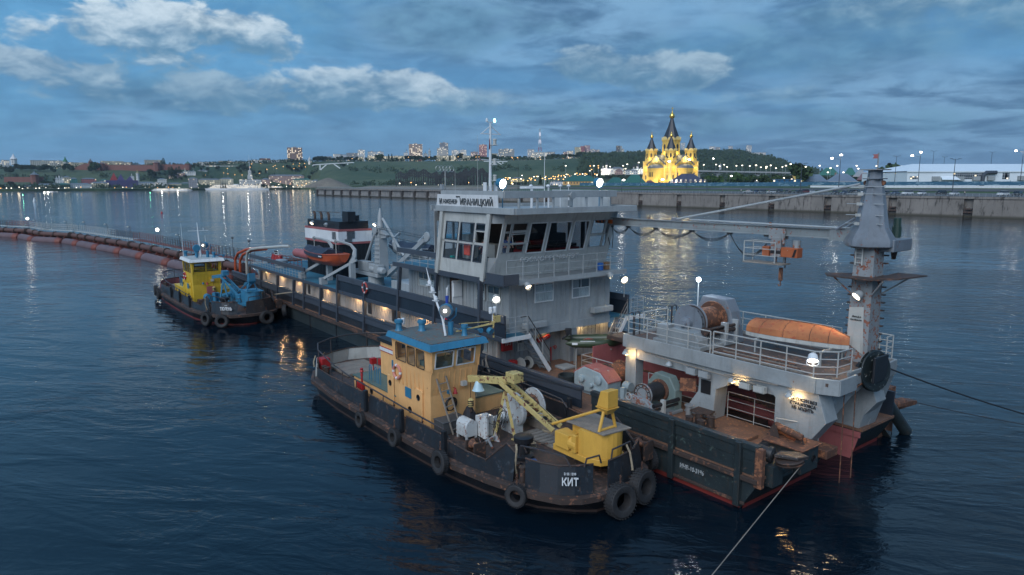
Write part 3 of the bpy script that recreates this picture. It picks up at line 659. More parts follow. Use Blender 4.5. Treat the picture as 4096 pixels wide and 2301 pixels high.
church('N',1440,1480,112,168,1950,'pale hilltop church with one dome left of the pinkish tower',domes=((0.2,1.),));church('N',1625,1662,130,168,1950,'pale hilltop church right of the pinkish tower',domes=((0,.8),));tower('N',1672,1692,110,168,1950,F(WH,3,5,.3,.5,0),(.4,.4,.4),'white hilltop bell tower',.3,8,cap=1.2)
church('K',868,960,540,626,1250,'floodlit white church with three cupolas left of the cathedral',(.72,.70,.62),glow=22000);building('K',945,1060,575,1230,F(WH,3.4,3.4,.3,.5,.4,roof=RG),'white monastery hall beside the floodlit church',roof=RG,rh=3,ybase=632);building('K',982,1052,590,1200,F(PNK,3.4,3.4,.3,.5,.1,roof=RG),'pink gabled house in front of the monastery hall',roof=(.2,.12,.1),rh=5,ybase=636)
church('K',1130,1228,558,620,1260,'white monastery church with dark cupolas',gold=(.03,.03,.04),glow=9000);building('K',1068,1190,598,1220,F(WH,3.4,3.4,.4,.5,.3,roof=RG),'long low white monastery wing',roof=RG,rh=2,ybase=636)
tower('K',1882,1900,542,596,1500,F(WH,3,5,.3,.5,0),(.3,.3,.3),'small white belfry at the foot of the forest hill',.4,8,cap=1.)
# near streets behind the fence
for c,a,b_,y,yb,d_,col,rf,rh,lab in [('K',90,210,664,700,1150,(.55,.46,.24),RG,2,'low yellow lit building left of the cathedral quarter'),('K',430,552,696,735,800,(.5,.52,.55),RG,1,'low white service building behind the dredger roof'),
('K',540,845,648,722,700,(.52,.32,.12),(.02,.10,.085),6,'long orange building with green roof'),('K',905,1085,665,726,640,(.27,.09,.07),(.02,.10,.085),6,'red brick hall with green roof, left part'),('K',1060,1250,640,726,660,(.27,.09,.07),(.02,.11,.085),8,'taller red brick hall with green roof, right part'),
('K',1250,1320,690,728,640,(.22,.08,.06),RR,2,'low red brick annex beside the cathedral'),('L',410,612,330,402,620,(.60,.42,.12),(.03,.11,.09),3,'yellow building with green roof on the right'),('L',470,560,290,340,700,(.1,.2,.16),(.03,.13,.10),8,'green pavilion roof left of a row'),
('L',640,830,284,345,720,(.1,.2,.16),(.03,.13,.10),8,'green pavilion roof in the middle of a row'),('L',880,985,284,345,740,(.1,.2,.16),(.03,.13,.10),8,'green pavilion roof right of a row'),('L',505,720,346,404,560,(.42,.34,.28),(.13,.17,.22),6,'low beige building with blue-grey roof, left'),('L',715,1003,340,404,555,(.46,.38,.30),(.13,.17,.22),7,'low beige building with blue-grey roof, right'),
('L',1010,1130,330,392,570,(.30,.08,.08),(.18,.10,.10),6,'dark red gabled building behind the mast'),('L',1195,1290,305,392,580,(.34,.09,.09),(.04,.13,.10),5,'red brick building right of the mast'),('L',1290,1410,322,392,590,(.25,.25,.26),(.2,.22,.24),6,'grey roofed shed right of the mast'),('L',1325,1470,360,402,540,(.2,.16,.15),(.1,.09,.09),5,'dark hipped roof beside the white hall'),
('L',970,1090,308,350,640,(.4,.36,.36),(.26,.27,.28),6,'pale gabled roof behind the mast'),('L',222,440,396,418,430,(.02,.11,.22),(.02,.09,.18),.3,'row of blue site containers behind the fence'),('K',2350,2576,686,712,440,(.02,.12,.24),(.02,.09,.18),.3,'blue container row at the right of the fence'),
('K',2480,2560,632,668,760,(.4,.22,.08),RG,2,'small orange house by the bridge')]:
 building(c,a,b_,y,d_,F(col,3.0,3.8,.32,.5,.25,roof=rf),lab,roof=rf,rh=rh,ybase=yb,depth=18)
# low brick station hall in front of the cathedral
def hall_extra(root,w,h,z0,dp):
 mb=MB()
 for k in range(8):
  q=-w/2+(k+.7)*w/8;mb.box(q-.9,q+.9,-.12,.05,z0+1.5,z0+5)
 part(root,'arched_window',mb,F((.5,.45,.4),1,1.2,.7,.7,.4),smooth=False)
 lamp(root,-w*.3,-4,z0+3,2500,(1,.95,.85),.5)
building('K',1450,1765,632,600,F((.17,.075,.06),3.0,3.8,.3,.5,.3,roof=(.05,.05,.09)),'low dark brick station hall with purple-grey roof in front of the cathedral',roof=(.05,.05,.085),rh=7.5,ybase=722,depth=24,extra=hall_extra)
# -- cathedral
CD=740.;cp=at(2000+1458/2.1467,737,CD+22);cf=Frame((cp.x,cp.y),R(45)+math.atan2(-cp.x,cp.y),1);Z0=10.3
root=thing('cathedral','yellow floodlit cathedral with five black tent spires and golden cupolas','cathedral',(0,0,Z0),cf)
YEL=paint('cathedral_yellow_stucco',(.66,.44,.10),.8,0,.15,streak=.1,scale=.2);YEL2=paint('cathedral_pale_trim',(.74,.56,.22),.8,0,.1,scale=.2);BLK=paint('black_tent_roof',(.022,.024,.030),.45,0,.3,scale=.3)
CGR=paint('grey_cathedral_roof',(.12,.13,.145),.5,0,.3,scale=.2);GLD=paint('gilding',(.85,.55,.14),.22,0,.05,metal=.95);DKW=paint('dark_cathedral_window',(.02,.02,.03),.3,0,0)
def czy(y,d_=CD):return at(2680,400+y/2.1467,d_).z
H1=czy(520);Hm=czy(582)
mb=MB();a=20.5;mb.box(-a,a,-a,a,Z0-1,H1);part(root,'wall',mb,YEL,smooth=False)
mb=MB()
for hz,o in ((H1-.8,.7),(Hm,.45),(Z0+12,.3)):mb.box(-a-o,a+o,-a-o,a+o,hz,hz+.8)
for sx_ in (-1,1):
 for q in (-a+.4,-12.2,12.2,a-.4):
  mb.box(q-.7,q+.7,sx_*(a+.35)-.35,sx_*(a+.35)+.35,Z0,H1-.8);mb.box(sx_*(a+.35)-.35,sx_*(a+.35)+.35,q-.7,q+.7,Z0,H1-.8)
part(root,'cornice',mb,YEL2,smooth=False)
Hg=czy(468);gw=13.2;f=H1-3
mb=MB();mb.ext([(-gw,-a-.9,f),(gw,-a-.9,f),(0,-a-.9,Hg-1)],(0,2*a+1.8,0));mb.ext([(-a-.9,-gw,f),(-a-.9,gw,f),(-a-.9,0,Hg-1)],(2*a+1.8,0,0));part(root,'gable_wall',mb,YEL,smooth=False)
for ax in (0,1):
 mb=MB()
 for s_ in (-1,1):
  pr=[(s_*(gw+1.2),f-.6),(0,Hg),(0,Hg-1.3),(s_*(gw+1.2),f-2.)]
  if ax==0:mb.ext([(u,-a-1.6,v) for u,v in pr],(0,2*a+3.2,0))
  else:mb.ext([(-a-1.6,u,v) for u,v in pr],(2*a+3.2,0,0))
 part(root,'gable_roof',mb,CGR,smooth=False)
def arch(mb,ax,c,off,w,z0,h,dp=.3,fill=True):
 pts=[(-w/2,0),(w/2,0)]+[(w/2*math.cos(t),h-w/2+w/2*math.sin(t)) for t in [math.pi*k/8 for k in range(9)]]
 if ax==0:mb.ext([(c+u,off,z0+v) for u,v in pts],(0,-dp,0))
 else:mb.ext([(off,c+u,z0+v) for u,v in pts],(-dp,0,0))
# the two walls that face the river: -x and -y sides
for ax in (0,1):
 ring=MB()
 # porch apse with grey half dome
 rr=10.6;N_=14;zc=czy(586)
 prf=[(rr,Z0-1),(rr,zc-.9),(rr+.6,zc-.9),(rr+.6,zc)];apse=MB()
 def half(r,z):return [((r*math.cos(t),-a-.4-r*.75*math.sin(t),z) if ax==0 else (-a-.4-r*.75*math.sin(t),r*math.cos(t),z)) for t in [math.pi*k/N_ for k in range(N_+1)]]
 apse.rings([half(r,z) for r,z in prf],close=False,cap=False);part(root,'apse',apse,YEL,smooth=False,recalc=False)
 dm=MB();hd=czy(548)-zc;dm.rings([half((rr+.6)*math.cos(t),zc+.02+hd*math.sin(t)) for t in [math.pi/2*k/6 for k in range(7)]],close=False,cap=False);part(root,'half_dome',dm,CGR,recalc=False)
 wn=MB();tr=MB()
 for c in (-16.4,16.4):
  arch(tr,ax,c,-a-.02,3.4,Z0+24.5,7,.25);arch(wn,ax,c,-a-.27,1.8,Z0+25.5,5,.1);arch(tr,ax,c,-a-.02,3.4,Z0+5,7,.25);arch(wn,ax,c,-a-.27,1.8,Z0+6,5,.1)
 for k in (-2,-1,0,1,2):arch(tr,ax,k*2.6,-a-.92,2.0,f+1-.0*abs(k),6.5-1.6*abs(k),.25)
 for k in (-1,0,1):
  t0=k*.22;c_=rr*math.sin(t0);off=-a-.4-rr*.75*math.cos(t0)-.05;arch(wn,ax,c_,off,1.1,Z0+9,5.2,.15)
 part(root,'window_surround',tr,YEL2,smooth=False);part(root,'window',wn,DKW,smooth=False)
def drum(cx,cy,r,z0,z1,z2,z3,zt,n=8,big=False):
 mb=MB();rot=math.pi/8
 P=lambda rr_,z:[(cx+rr_*math.cos(rot+2*math.pi*k/n),cy+rr_*math.sin(rot+2*math.pi*k/n),z) for k in range(n)]
 mb.rings([P(r*1.06,z0-4),P(r*1.06,z0),P(r,z0+.5),P(r,z1-1),P(r*1.08,z1-1),P(r*1.08,z1)]);dr=part(root,'drum',mb,YEL,smooth=False)
 for k in range(n):
  ks=MB();wn=MB()
  t=2*math.pi*k/n;e=Vector((math.cos(t),math.sin(t),0));s_=Vector((-e.y,e.x,0));rm=r*math.cos(math.pi/8);w=2*r*math.sin(math.pi/8)*.5
  c=Vector((cx,cy,0))+e*(rm*1.02)
  ks.ext([c+s_*w*.98*math.cos(u)+Vector((0,0,z1+.02+(z2-z1)*math.sin(u))) for u in [math.pi*q/8 for q in range(9)]],e*.6)
  hw=w*.34;hh=(z1-z0)*.52;b0=z0+(z1-z0)*.16
  wn.ext([c+e*.05+s_*hw*u+Vector((0,0,b0+v)) for u,v in ((-1,0),(1,0),(1,hh*.8),(.6,hh*.95),(0,hh),(-.6,hh*.95),(-1,hh*.8))],e*.15)
  part(root,'rounded_gable',ks,YEL2,parent=dr,smooth=False);part(root,'window',wn,DKW,parent=dr,smooth=False)
 mb=MB();mb.rings([P(r*1.0,z1+.02),P(r*.86,z2),P(r*.42,z2+(z3-z2)*.55),P(r*.20,z3-(z3-z2)*.1),P(r*.17,z3)]);tent=part(root,'tent_roof',mb,BLK,smooth=False)
 q=r*.27;mb=MB();mb.lathe((cx,cy,z3),[(q*.7,0),(q*1.05,q*.5),(q*1.1,q*.9),(q*.7,q*1.7),(q*.2,q*2.4),(.1,q*3)],12)
 cu=part(root,'cupola',mb,GLD,parent=tent)
 mb=MB();mb.tube((cx,cy,z3+q*2.6),(cx,cy,zt),.22 if not big else .4,5)
 dx=Vector((math.cos(-R(45)),math.sin(-R(45)),0));c=Vector((cx,cy,zt-1.6));L=1.1 if not big else 2.;mb.beam(c-dx*L,c+dx*L,.25,.25);mb.beam(c-dx*L*.5+Vector((0,0,.8)),c+dx*L*.5+Vector((0,0,.8)),.2,.2)
 part(root,'cross',mb,GLD,parent=tent)
drum(0,0,10.2,czy(462,CD+22),czy(345,CD+22),czy(318,CD+22),czy(158,CD+22),czy(62,CD+22),big=True)
for i,j in ((-1,-1),(1,-1),(-1,1),(1,1)):
 dd=CD+22+(i+j)*10.5;drum(i*14.8,j*14.8,6.4,czy(505,dd),czy(437,dd),czy(418,dd),czy(325 if i+j>-2 else 318,dd),czy(270,dd))
# its floodlights
for (a_,b_,z_,e_) in [(-33,-12,Z0+2,15000),(-33,12,Z0+2,15000),(-12,-33,Z0+2,15000),(12,-33,Z0+2,15000),(-26,-26,Z0+3,12000),(-24,0,czy(500),6500),(0,-24,czy(500),6500),(-24.5,-16,H1-8,3000),(-16,-24.5,H1-8,3000),
      (-12,-1.5,H1+9,3800),(-1.5,-12,H1+9,3800),(-23,-23,H1+2,3800),(-22,9,H1+1.5,2600),(9,-22,H1+1.5,2600),(-24,16,H1-8,2400),(16,-24,H1-8,2400)]:
 lamp(root,a_,b_,z_,e_*.33,(1,.80,.36),1.2,name='floodlight')
# ================================================================ CITY DETAIL: trees, lamps, cars, fences, boats
def leafm(name,c1,c2):
 m,nt,b,g=new_mat(name);P=nt.nodes.new('ShaderNodeTexCoord').outputs['Object']
 g.put(b.inputs['Base Color'],g.mix(g.noise(P,.5,4,.7),c1,c2));b.inputs['Roughness'].default_value=.9;return m
LEAF=[leafm('dark_foliage',(.012,.028,.012),(.03,.055,.02)),leafm('mid_foliage',(.02,.045,.014),(.05,.085,.025)),leafm('fresh_foliage',(.03,.075,.018),(.07,.13,.03))]
BARK=paint('bark',(.05,.04,.03),.9,0,.5)
def crown(r,h,z0,n=260,kind='round',rn=rnd,leaf=.16):
 """leaf clumps through the crown's volume; uneven outline with gaps"""
 mb=MB();lobes=[(Vector((rn.uniform(-.5,.5)*r,rn.uniform(-.5,.5)*r,z0+h*rn.uniform(.25,.8))),rn.uniform(.45,.75)) for _ in range(7)]
 for _ in range(n):
  if kind=='round':
   c,s_=rn.choice(lobes);v=Vector((rn.gauss(0,1),rn.gauss(0,1),rn.gauss(0,1))).normalized()*rn.uniform(.5,1.)*s_*r;v.z*=h/r/2.1;p=c+v
  else:
   f=rn.random()**.8;rr=r*(1-f)*(.7+.5*rn.random()) if kind=='cone' else r*(.35+.9*math.sin(math.pi*min(1,f*.9+.1))**.6)*(.6+.5*rn.random())
   t=rn.uniform(0,2*math.pi);p=Vector((rr*math.cos(t),rr*math.sin(t),z0+h*f))
  s2=r*leaf*rn.uniform(.7,1.6);a=Vector((rn.gauss(0,1),rn.gauss(0,1),rn.gauss(0,1))).normalized();b=a.orthogonal().normalized();c2=a.cross(b)
  mb.quad(p+b*s2,p+c2*s2*.8+a*s2*.3,p-b*s2,p-c2*s2*.8+a*s2*.2)
 return mb
PROTO={}
CNT={}
TREES={}
def tree(kind,x,d,h,label,z=None,w=None,group='trees on the hill and along the streets'):
 """one tree as trunk and crown; kinds differ in shape and tone"""
 p=at(x,737,d);z=(bankz(x,d) if z is None else z)-.2
 if kind not in PROTO:
  r0=thing('tree',label,'tree',(0,0,0),WF,group=group);rn=random.Random(sum(map(ord,kind)))
  shp,leaf,cr,ch,cz=dict(broad=('round',0,.36,.78,.2),broad_mid=('round',1,.38,.75,.2),broad_fresh=('round',2,.46,.8,.15),poplar=('col',0,.11,.92,.06),spruce=('cone',0,.2,.95,.04))[kind]
  mb=MB();mb.tube((0,0,0),(0,0,.5),.022,5,.012)
  for k in range(4):
   t=k*1.7;mb.tube((0,0,.25+.06*k),(math.cos(t)*cr*.6,math.sin(t)*cr*.6,.5+.07*k),.010,4,.004)
  part(r0,'trunk',mb,BARK,smooth=False);part(r0,'crown',crown(cr,ch,cz,420,shp,rn,.2),LEAF[leaf],smooth=False,recalc=False);PROTO[kind]=r0;o=r0
 else:o=dup(PROTO[kind])
 o.name={'poplar':'poplar_tree','spruce':'spruce_tree'}.get(kind,'broadleaf_tree');o.location=(p.x,p.y,z);o.scale=((w or 1)*h,(w or 1)*h,h);o.rotation_euler=(0,0,rnd.uniform(0,6));o['label']=label;o['group']=group
 return o
# rows and clumps of trees one can tell apart: (crop, x0, x1, count, top row spread, distance, kind, height)
for c,x0,x1,n,d_,kind,h0,h1,lab in [
('M',60,130,3,1500,'broad',22,28,'dark broad tree on the bank below the white tent church'),('M',165,335,7,1540,'broad',18,24,'dark broad tree in the park left of the cream block'),('M',350,535,7,1560,'broad',16,24,'dark broad tree in front of the cream government block'),
('M',600,710,4,1570,'broad',18,26,'dark broad tree below the green tent tower'),('M',865,930,3,1560,'broad_mid',22,30,'broad tree against the fortress wall by the gate tower'),('M',1242,1310,5,1640,'poplar',20,26,'slim dark poplar rising above the upper fortress wall'),
('M',1405,1450,3,1560,'broad',26,34,'tall dark tree in front of the fortress wall tower'),('M',1525,1560,3,1640,'poplar',30,36,'tall poplar in the close group right of the wall tower'),('M',1585,1705,10,1600,'poplar',24,34,'poplar in the dense row at the right end of the fortress'),
('M',1600,1660,3,1560,'broad',22,28,'broad tree against the wall under the poplar row'),('M',1800,1960,6,1650,'broad',12,18,'dark tree between the hillside houses'),('M',2030,2060,2,1700,'broad',14,18,'dark tree left of the white modernist block'),
('M',2230,2380,9,1700,'broad',14,20,'dark tree right of the white modernist block'),('N',85,110,2,1700,'broad',12,16,'small tree in front of the long white slab'),('N',150,160,1,1700,'spruce',16,18,'spruce before the left end of the long white slab'),('N',205,265,3,1700,'spruce',20,26,'spruce before the right end of the long white slab'),
('N',345,520,10,1780,'broad',16,24,'dark tree around the foot of the tall brown tower'),('N',610,700,6,1780,'broad',18,26,'dark tree on the hill above the footbridge'),('N',700,1020,14,1790,'broad',14,22,'dark tree on the hill edge between belfry and cream block'),('N',1090,1200,4,1900,'broad',18,24,'dark tree behind the long cream block'),
('N',1205,1235,2,1760,'broad_mid',22,28,'broad tree in the first gap of the cream block'),('N',1300,1340,2,1760,'spruce',22,28,'spruce before the middle of the long cream block'),('N',1365,1390,1,1750,'broad_mid',12,16,'small tree before the right third of the cream block'),('N',1200,1440,9,1900,'broad',20,26,'dark tree showing above the long cream block'),
('N',1470,1740,14,1770,'broad',16,24,'dark tree around the pinkish apartment tower'),('N',1850,1960,5,1900,'broad',18,24,'dark tree behind the lit cream block'),('N',1870,1880,1,1760,'spruce',20,22,'spruce in front of the lit cream block'),('N',1940,1990,3,1760,'broad',26,32,'large tree in the gap of the lit cream block'),
('N',2080,2330,13,1790,'broad',16,28,'dark tree on the hill right of the ship mast'),('N',2330,2576,14,1790,'broad',14,22,'dark tree along the hill edge left of the hotel'),('K',120,235,6,1780,'broad',12,20,'dark tree left of the hilltop hotel'),('K',400,560,10,1760,'broad',14,24,'dark tree right of the hilltop hotel'),
('K',560,950,22,1700,'broad',14,26,'dark tree on the wooded slope below the hilltop towers'),('M',400,470,3,1340,'broad',16,24,'dark tree beside the lower fortress tower'),('M',300,345,2,1260,'broad',12,16,'dark tree in front of the lower fortress wall'),('M',85,110,1,1270,'broad',20,22,'tall tree before the left of the lower fortress wall'),
('M',500,600,4,1400,'broad',10,16,'tree by the five-domed church'),('M',1480,1780,10,1560,'broad',10,16,'dark tree on the lower slope above the embankment houses'),('N',340,620,12,1700,'broad',14,22,'dark tree in the ravine left of the footbridge'),('N',840,900,4,1650,'broad',14,20,'dark tree in the ravine under the footbridge'),
('M',2050,2130,3,1310,'spruce',9,12,'small spruce before the columned building by the ship'),('M',2400,2520,3,1480,'spruce',10,14,'small spruce by the river station'),('N',75,265,4,1500,'spruce',10,14,'small spruce on the embankment by the river station wing'),('K',335,360,1,760,'spruce',14,16,'spruce among the low buildings behind the dredger'),
('K',1355,1370,1,600,'spruce',7,8,'small spruce at the foot of the cathedral'),('K',1770,1890,6,700,'broad_fresh',12,15,'fresh green tree right of the brick station hall'),('K',1990,2100,5,700,'broad_fresh',14,18,'fresh green tree under the bridge approach'),('K',2120,2180,3,720,'broad_mid',12,16,'tree right of the fresh green clump'),
('K',2230,2400,6,700,'broad_mid',10,15,'tree behind the site containers'),('L',440,482,2,560,'broad_mid',22,26,'tall tree in front of the yellow building'),('L',1265,1310,1,620,'broad_mid',26,28,'tall bushy tree behind the red brick building'),('L',1385,1440,2,640,'broad',20,22,'dark tree left of the white hall'),('L',1440,1480,2,640,'broad',16,18,'dark tree close to the corner of the white hall'),
('L',1860,1990,3,560,'broad',24,26,'tree crown showing over the roof of the white hall'),('L',2060,2150,2,560,'broad',24,25,'tree crown over the right of the white hall roof'),('L',620,1080,10,800,'broad',14,20,'dark tree behind the green pavilion roofs'),('L',200,400,7,760,'broad',12,20,'dark tree left of the yellow building')]:
 for k in range(n):
  lb_=lab+(', '+nth(k+1)+' from the left' if n>1 and len(lab.split())<13 else '')
  xx=px(c,x0+(x1-x0)*(k+rnd.uniform(.2,.8))/n,0)[0];flat=(d_<900)
  tree(kind,xx,d_*rnd.uniform(.985,1.015),rnd.uniform(h0,h1)*(.62 if kind=='broad' else .78),lb_,z=10.3 if flat else None,w=rnd.uniform(.85,1.25) if kind[0]=='b' else 1,group='trees: '+lab)
# the wooded hill behind the cathedral: one mass nobody could count
mb=MB();rn=random.Random(3)
def clump(mb,x,d_,s):
 p=at(x,737,d_);z=bankz(x,d_)
 if (x-2680)**2<0:return
 for _ in range(16):
  v=Vector((rn.gauss(0,.5)*s,rn.gauss(0,.5)*s,abs(rn.gauss(.55,.3))*s));q=Vector((p.x,p.y,z))+v;s2=s*rn.uniform(.16,.34);a=Vector((rn.gauss(0,1),-abs(rn.gauss(0,1)),abs(rn.gauss(0,1)))).normalized();b=a.orthogonal().normalized();c2=a.cross(b)
  mb.quad(q+b*s2,q+c2*s2,q-b*s2,q-c2*s2)
for _ in range(3200):
 x=rn.uniform(2330,3330);yr,dr,dn,z0=lerp_tab(BT,x);clump(mb,x,rn.uniform(dn+320,dr+30),rn.uniform(8,13))
for _ in range(1000):
 x=rn.uniform(-60,2400);yr,dr,dn,z0=lerp_tab(BT,x);f=rn.choice([.18,.25,.6,.95,.98]);k=math.sin(x*.013)+math.sin(x*.031+1)
 if k>-.2 or f>.9:clump(mb,x,dn+(dr-dn)*(f+rn.uniform(-.05,.05)),rn.uniform(5,8))
solo('woodland','dark woodland covering the hill behind and right of the cathedral','woodland',mb,LEAF[0],fr=WF,kind='stuff',smooth=False,recalc=False)
# -- footbridges on the slope
def footbridge(c,pts,yd,legs,d_,lab):
 root=thing('footbridge',lab,'footbridge',(0,0,0),WF);A=[at(*px(c,*p),d_) for p in pts]
 mb=MB()
 for a,b in zip(A,A[1:]):mb.beam(a,b,4,1.6)
 part(root,'deck',mb,M['white'],smooth=False)
 for q in legs:
  mb=MB();B_=[at(*px(c,*p),d_) for p in q];mb.beam(B_[0],B_[1],2.2,2.2);part(root,'strut',mb,M['white'],smooth=False)
footbridge('N',[(590,258),(800,244),(975,236)],0,[((657,252),(657,305)),((722,250),(660,305)),((780,246),(845,290)),((915,240),(915,258)),((600,256),(586,268))],1560,'white strutted footbridge over the ravine on the left slope')
footbridge('N',[(2190,224),(2412,226)],0,[((2290,226),(2246,250)),((2310,226),(2356,254)),((2368,227),(2368,248))],1560,'white arched footbridge on the slope behind the ship mast')
# sand heap, dark steel frame of a dismantled hall, huts, crane mast lights
mb=MB();p=at(*px('N',735,470),960);mb.lathe((p.x,p.y,7),[(34,0),(22,5),(12,9.5),(4,12.5),(.2,13)],18);solo('sand_heap','big brown sand heap at the end of the pier','sand heap',mb,DIRT,base=(p.x,p.y,7),fr=WF)
STL=paint('dark_structural_steel',(.02,.025,.03),.6,.1,.3)
for i,(x0,x1,yt,d_,lab) in enumerate([(1370,1760,292,700,'dark lattice steel frame of a hall, left bay'),(1740,2010,300,690,'dark lattice steel frame of a hall, middle bay'),(1960,2245,275,680,'dark lattice steel frame of a hall, right bay beside the mast')]):
 root=thing('hall_skeleton',lab,'steel frame',(0,0,9),WF);A=at(*px('N',x0,465),d_);B_=at(*px('N',x1,465),d_);zt=at(*px('N',x0,yt),d_).z;nb=9;A.z=B_.z=8.5
 for row in range(3):
  mb=MB();off=Vector((0,row*16,0));HT=[3+4*math.sin(math.pi*k/nb)+2.2*math.sin(k*2.3+i*2+row) for k in range(nb+1)]
  for k in range(nb+1):
   q=A.lerp(B_,k/nb)+off;zk=zt-9+HT[k];mb.beam(q,(q.x,q.y,zk),.8,.8)
   if k<nb:
    q2=A.lerp(B_,(k+1)/nb)+off;z2=zt-9+HT[k+1]
    for dz in (0,-3.5):mb.beam((q.x,q.y,zk+dz),(q2.x,q2.y,z2+dz),.55,.55)
    mb.beam((q.x,q.y,zk-3.5),(q2.x,q2.y,z2),.4,.4);mb.beam((q.x,q.y,zk),(q2.x,q2.y,z2-3.5),.4,.4)
    for hz in (.35,.68):mb.beam((q.x,q.y,8.5+(zk-8.5)*hz),(q2.x,q2.y,8.5+(z2-8.5)*hz),.45,.45)
    if k % 2:mb.beam((q.x,q.y,9),(q2.x,q2.y,zk-4),.35,.35)
  part(root,'truss',mb,STL,smooth=False)
# -- white hall
TENT=paint('white_pvc_cladding',(.66,.72,.76),.5,0,.15,streak=.08,scale=.2)
d_=420;A=at(*px('L',1474,405),d_);root=thing('exhibition_hall','large white fabric hall with low pitched roof on the right','hall',(A.x,420,10.3),WF)
x0,x1=A.x,A.x+168;ze=at(*px('L',1480,326),d_).z;zr=at(*px('L',1650,250),d_+27).z
mb=MB();mb.box(x0,x1,d_,d_+54,10.2,ze);mb.ext([(x1+.02,d_,ze),(x1+.02,d_+54,ze),(x1+.02,d_+27,zr-.3)],(-1,0,0));part(root,'wall',mb,TENT,smooth=False)
mb=MB();mb.ext([(x0-.5,d_-.6,ze-.1),(x1+.6,d_-.6,ze-.1),(x1+.6,d_-.6,ze+.5),(x0-.5,d_-.6,ze+.5)],(0,.5,0));mb.rings([[(x0-.5,d_-.6,ze+.52),(x1+.6,d_-.6,ze+.52),(x1+.6,d_+54.6,ze+.52),(x0-.5,d_+54.6,ze+.52)],[(x0+18,d_+27,zr),(x1+.6,d_+27,zr),(x1+.6,d_+27.1,zr),(x0+18,d_+27.1,zr)]]);part(root,'roof',mb,TENT,smooth=False)
for q in (1500,1535,1905,1975,2050,2125,2370,2395):
 X=at(*px('L',q,395),d_).x;zt=at(*px('L',q,392),d_).z;mb=MB();mb.box(X,X+5 if q>1800 and q<2300 else X+2.6,d_-.1,d_+.1,zt,zt+3.6 if q>1800 else zt+1.6);part(root,'window',mb,F((.3,.32,.34),1.3,1.7,.8,.8,.15),smooth=False)
for q,y in ((1710,372),(1940,372),(2090,370),(2228,368),(2515,366)):
 X=at(*px('L',q,y),d_);mb=MB();mb.cb((X.x+2,d_-.8,X.z-1),(4.2,1.4,2.6));part(root,'air_conditioner',mb,M['greylt'],smooth=False)
X=at(*px('L',2180,330),d_);mb=MB();mb.path([(X.x,d_-1.2,10.5),(X.x,d_-1.2,X.z-2),(X.x+2,d_-1.2,X.z),(X.x+8,d_-1.2,X.z)],1.2,8);part(root,'flue',mb,M['slate'])
X=at(*px('L',1790,400),d_);mb=MB();mb.ext([(X.x-1,d_-3.5,X.z),(X.x+10,d_-3.5,X.z),(X.x+9,d_-.1,X.z+2),(X.x,d_-.1,X.z+2)],(0,0,.2));part(root,'porch_roof',mb,TENT,smooth=False)
# -- blue banner fence and white barriers
m,nt,b,g=new_mat('blue_banner_mesh');P=nt.nodes.new('ShaderNodeTexCoord').outputs['Object']
g.put(b.inputs['Base Color'],g.mix(g.ramp(g.noise(g.vm('MULTIPLY',P,(.35,1,1)),.9,5,.7,1.),.5,.66),(.03,.105,.17),(.20,.31,.37)));b.inputs['Roughness'].default_value=.7;BAN=m
def fence_line(name,lab,segs,z1,z2,mat,s,post=True,dz=0):
 root=thing(name,lab,'fence',(segs[0],s,landz(s)),QF);n=max(1,int(abs(segs[1]-segs[0])/12))
 mb=MB();mb.box(segs[0],segs[1],s-.06,s+.06,landz(s)+z1,landz(s)+z2);part(root,'panel',mb,mat,smooth=False)
 if post:
  for k in range(n+1):
   t=segs[0]+(segs[1]-segs[0])*k/n;mb=MB();mb.beam((t,s+.2,landz(s)),(t,s+.2,landz(s)+z2+.4),.18,.18);part(root,'post',mb,M['galv'],smooth=False)
fence_line('banner_fence','long blue printed banner fence below the cathedral',(-120,62),.2,2.3,BAN,84);fence_line('banner_fence','long blue printed banner fence behind the parked cars',(64,330),1.0,2.6,BAN,66)
fence_line('white_barrier','low white barrier boards under the blue banner fence',(75,330),0,1.0,M['white'],63.5,post=False)
# quay railing and its posts
root=thing('quay_railing','thin grey railing along the quay edge','railing',(-28,1,7.2),QF);mb=MB()
for hz in (.35,.7,1.1):mb.beam((-140,1,7.2+hz),(200,1,7.2+hz),.07,.07)
part(root,'rail',mb,M['galv'],smooth=False);mb=MB()
for k in range(170):mb.beam((-140+2*k,1,7.2),(-140+2*k,1,8.35),.08,.08)
part(root,'post',mb,M['galv'],kind='stuff',smooth=False)
root=thing('pier_railing','pale railing along the old pier','railing',(-430,1,7.2),QF);mb=MB()
for hz in (.9,1.6):mb.beam((-430,.8,7.2+hz),(-150,.8,7.2+hz),.16,.16)
part(root,'rail',mb,M['greylt'],smooth=False);mb=MB()
for k in range(140):mb.beam((-430+2*k,.8,7.2),(-430+2*k,.8,8.8),.14,.14)
part(root,'post',mb,M['greylt'],kind='stuff',smooth=False)
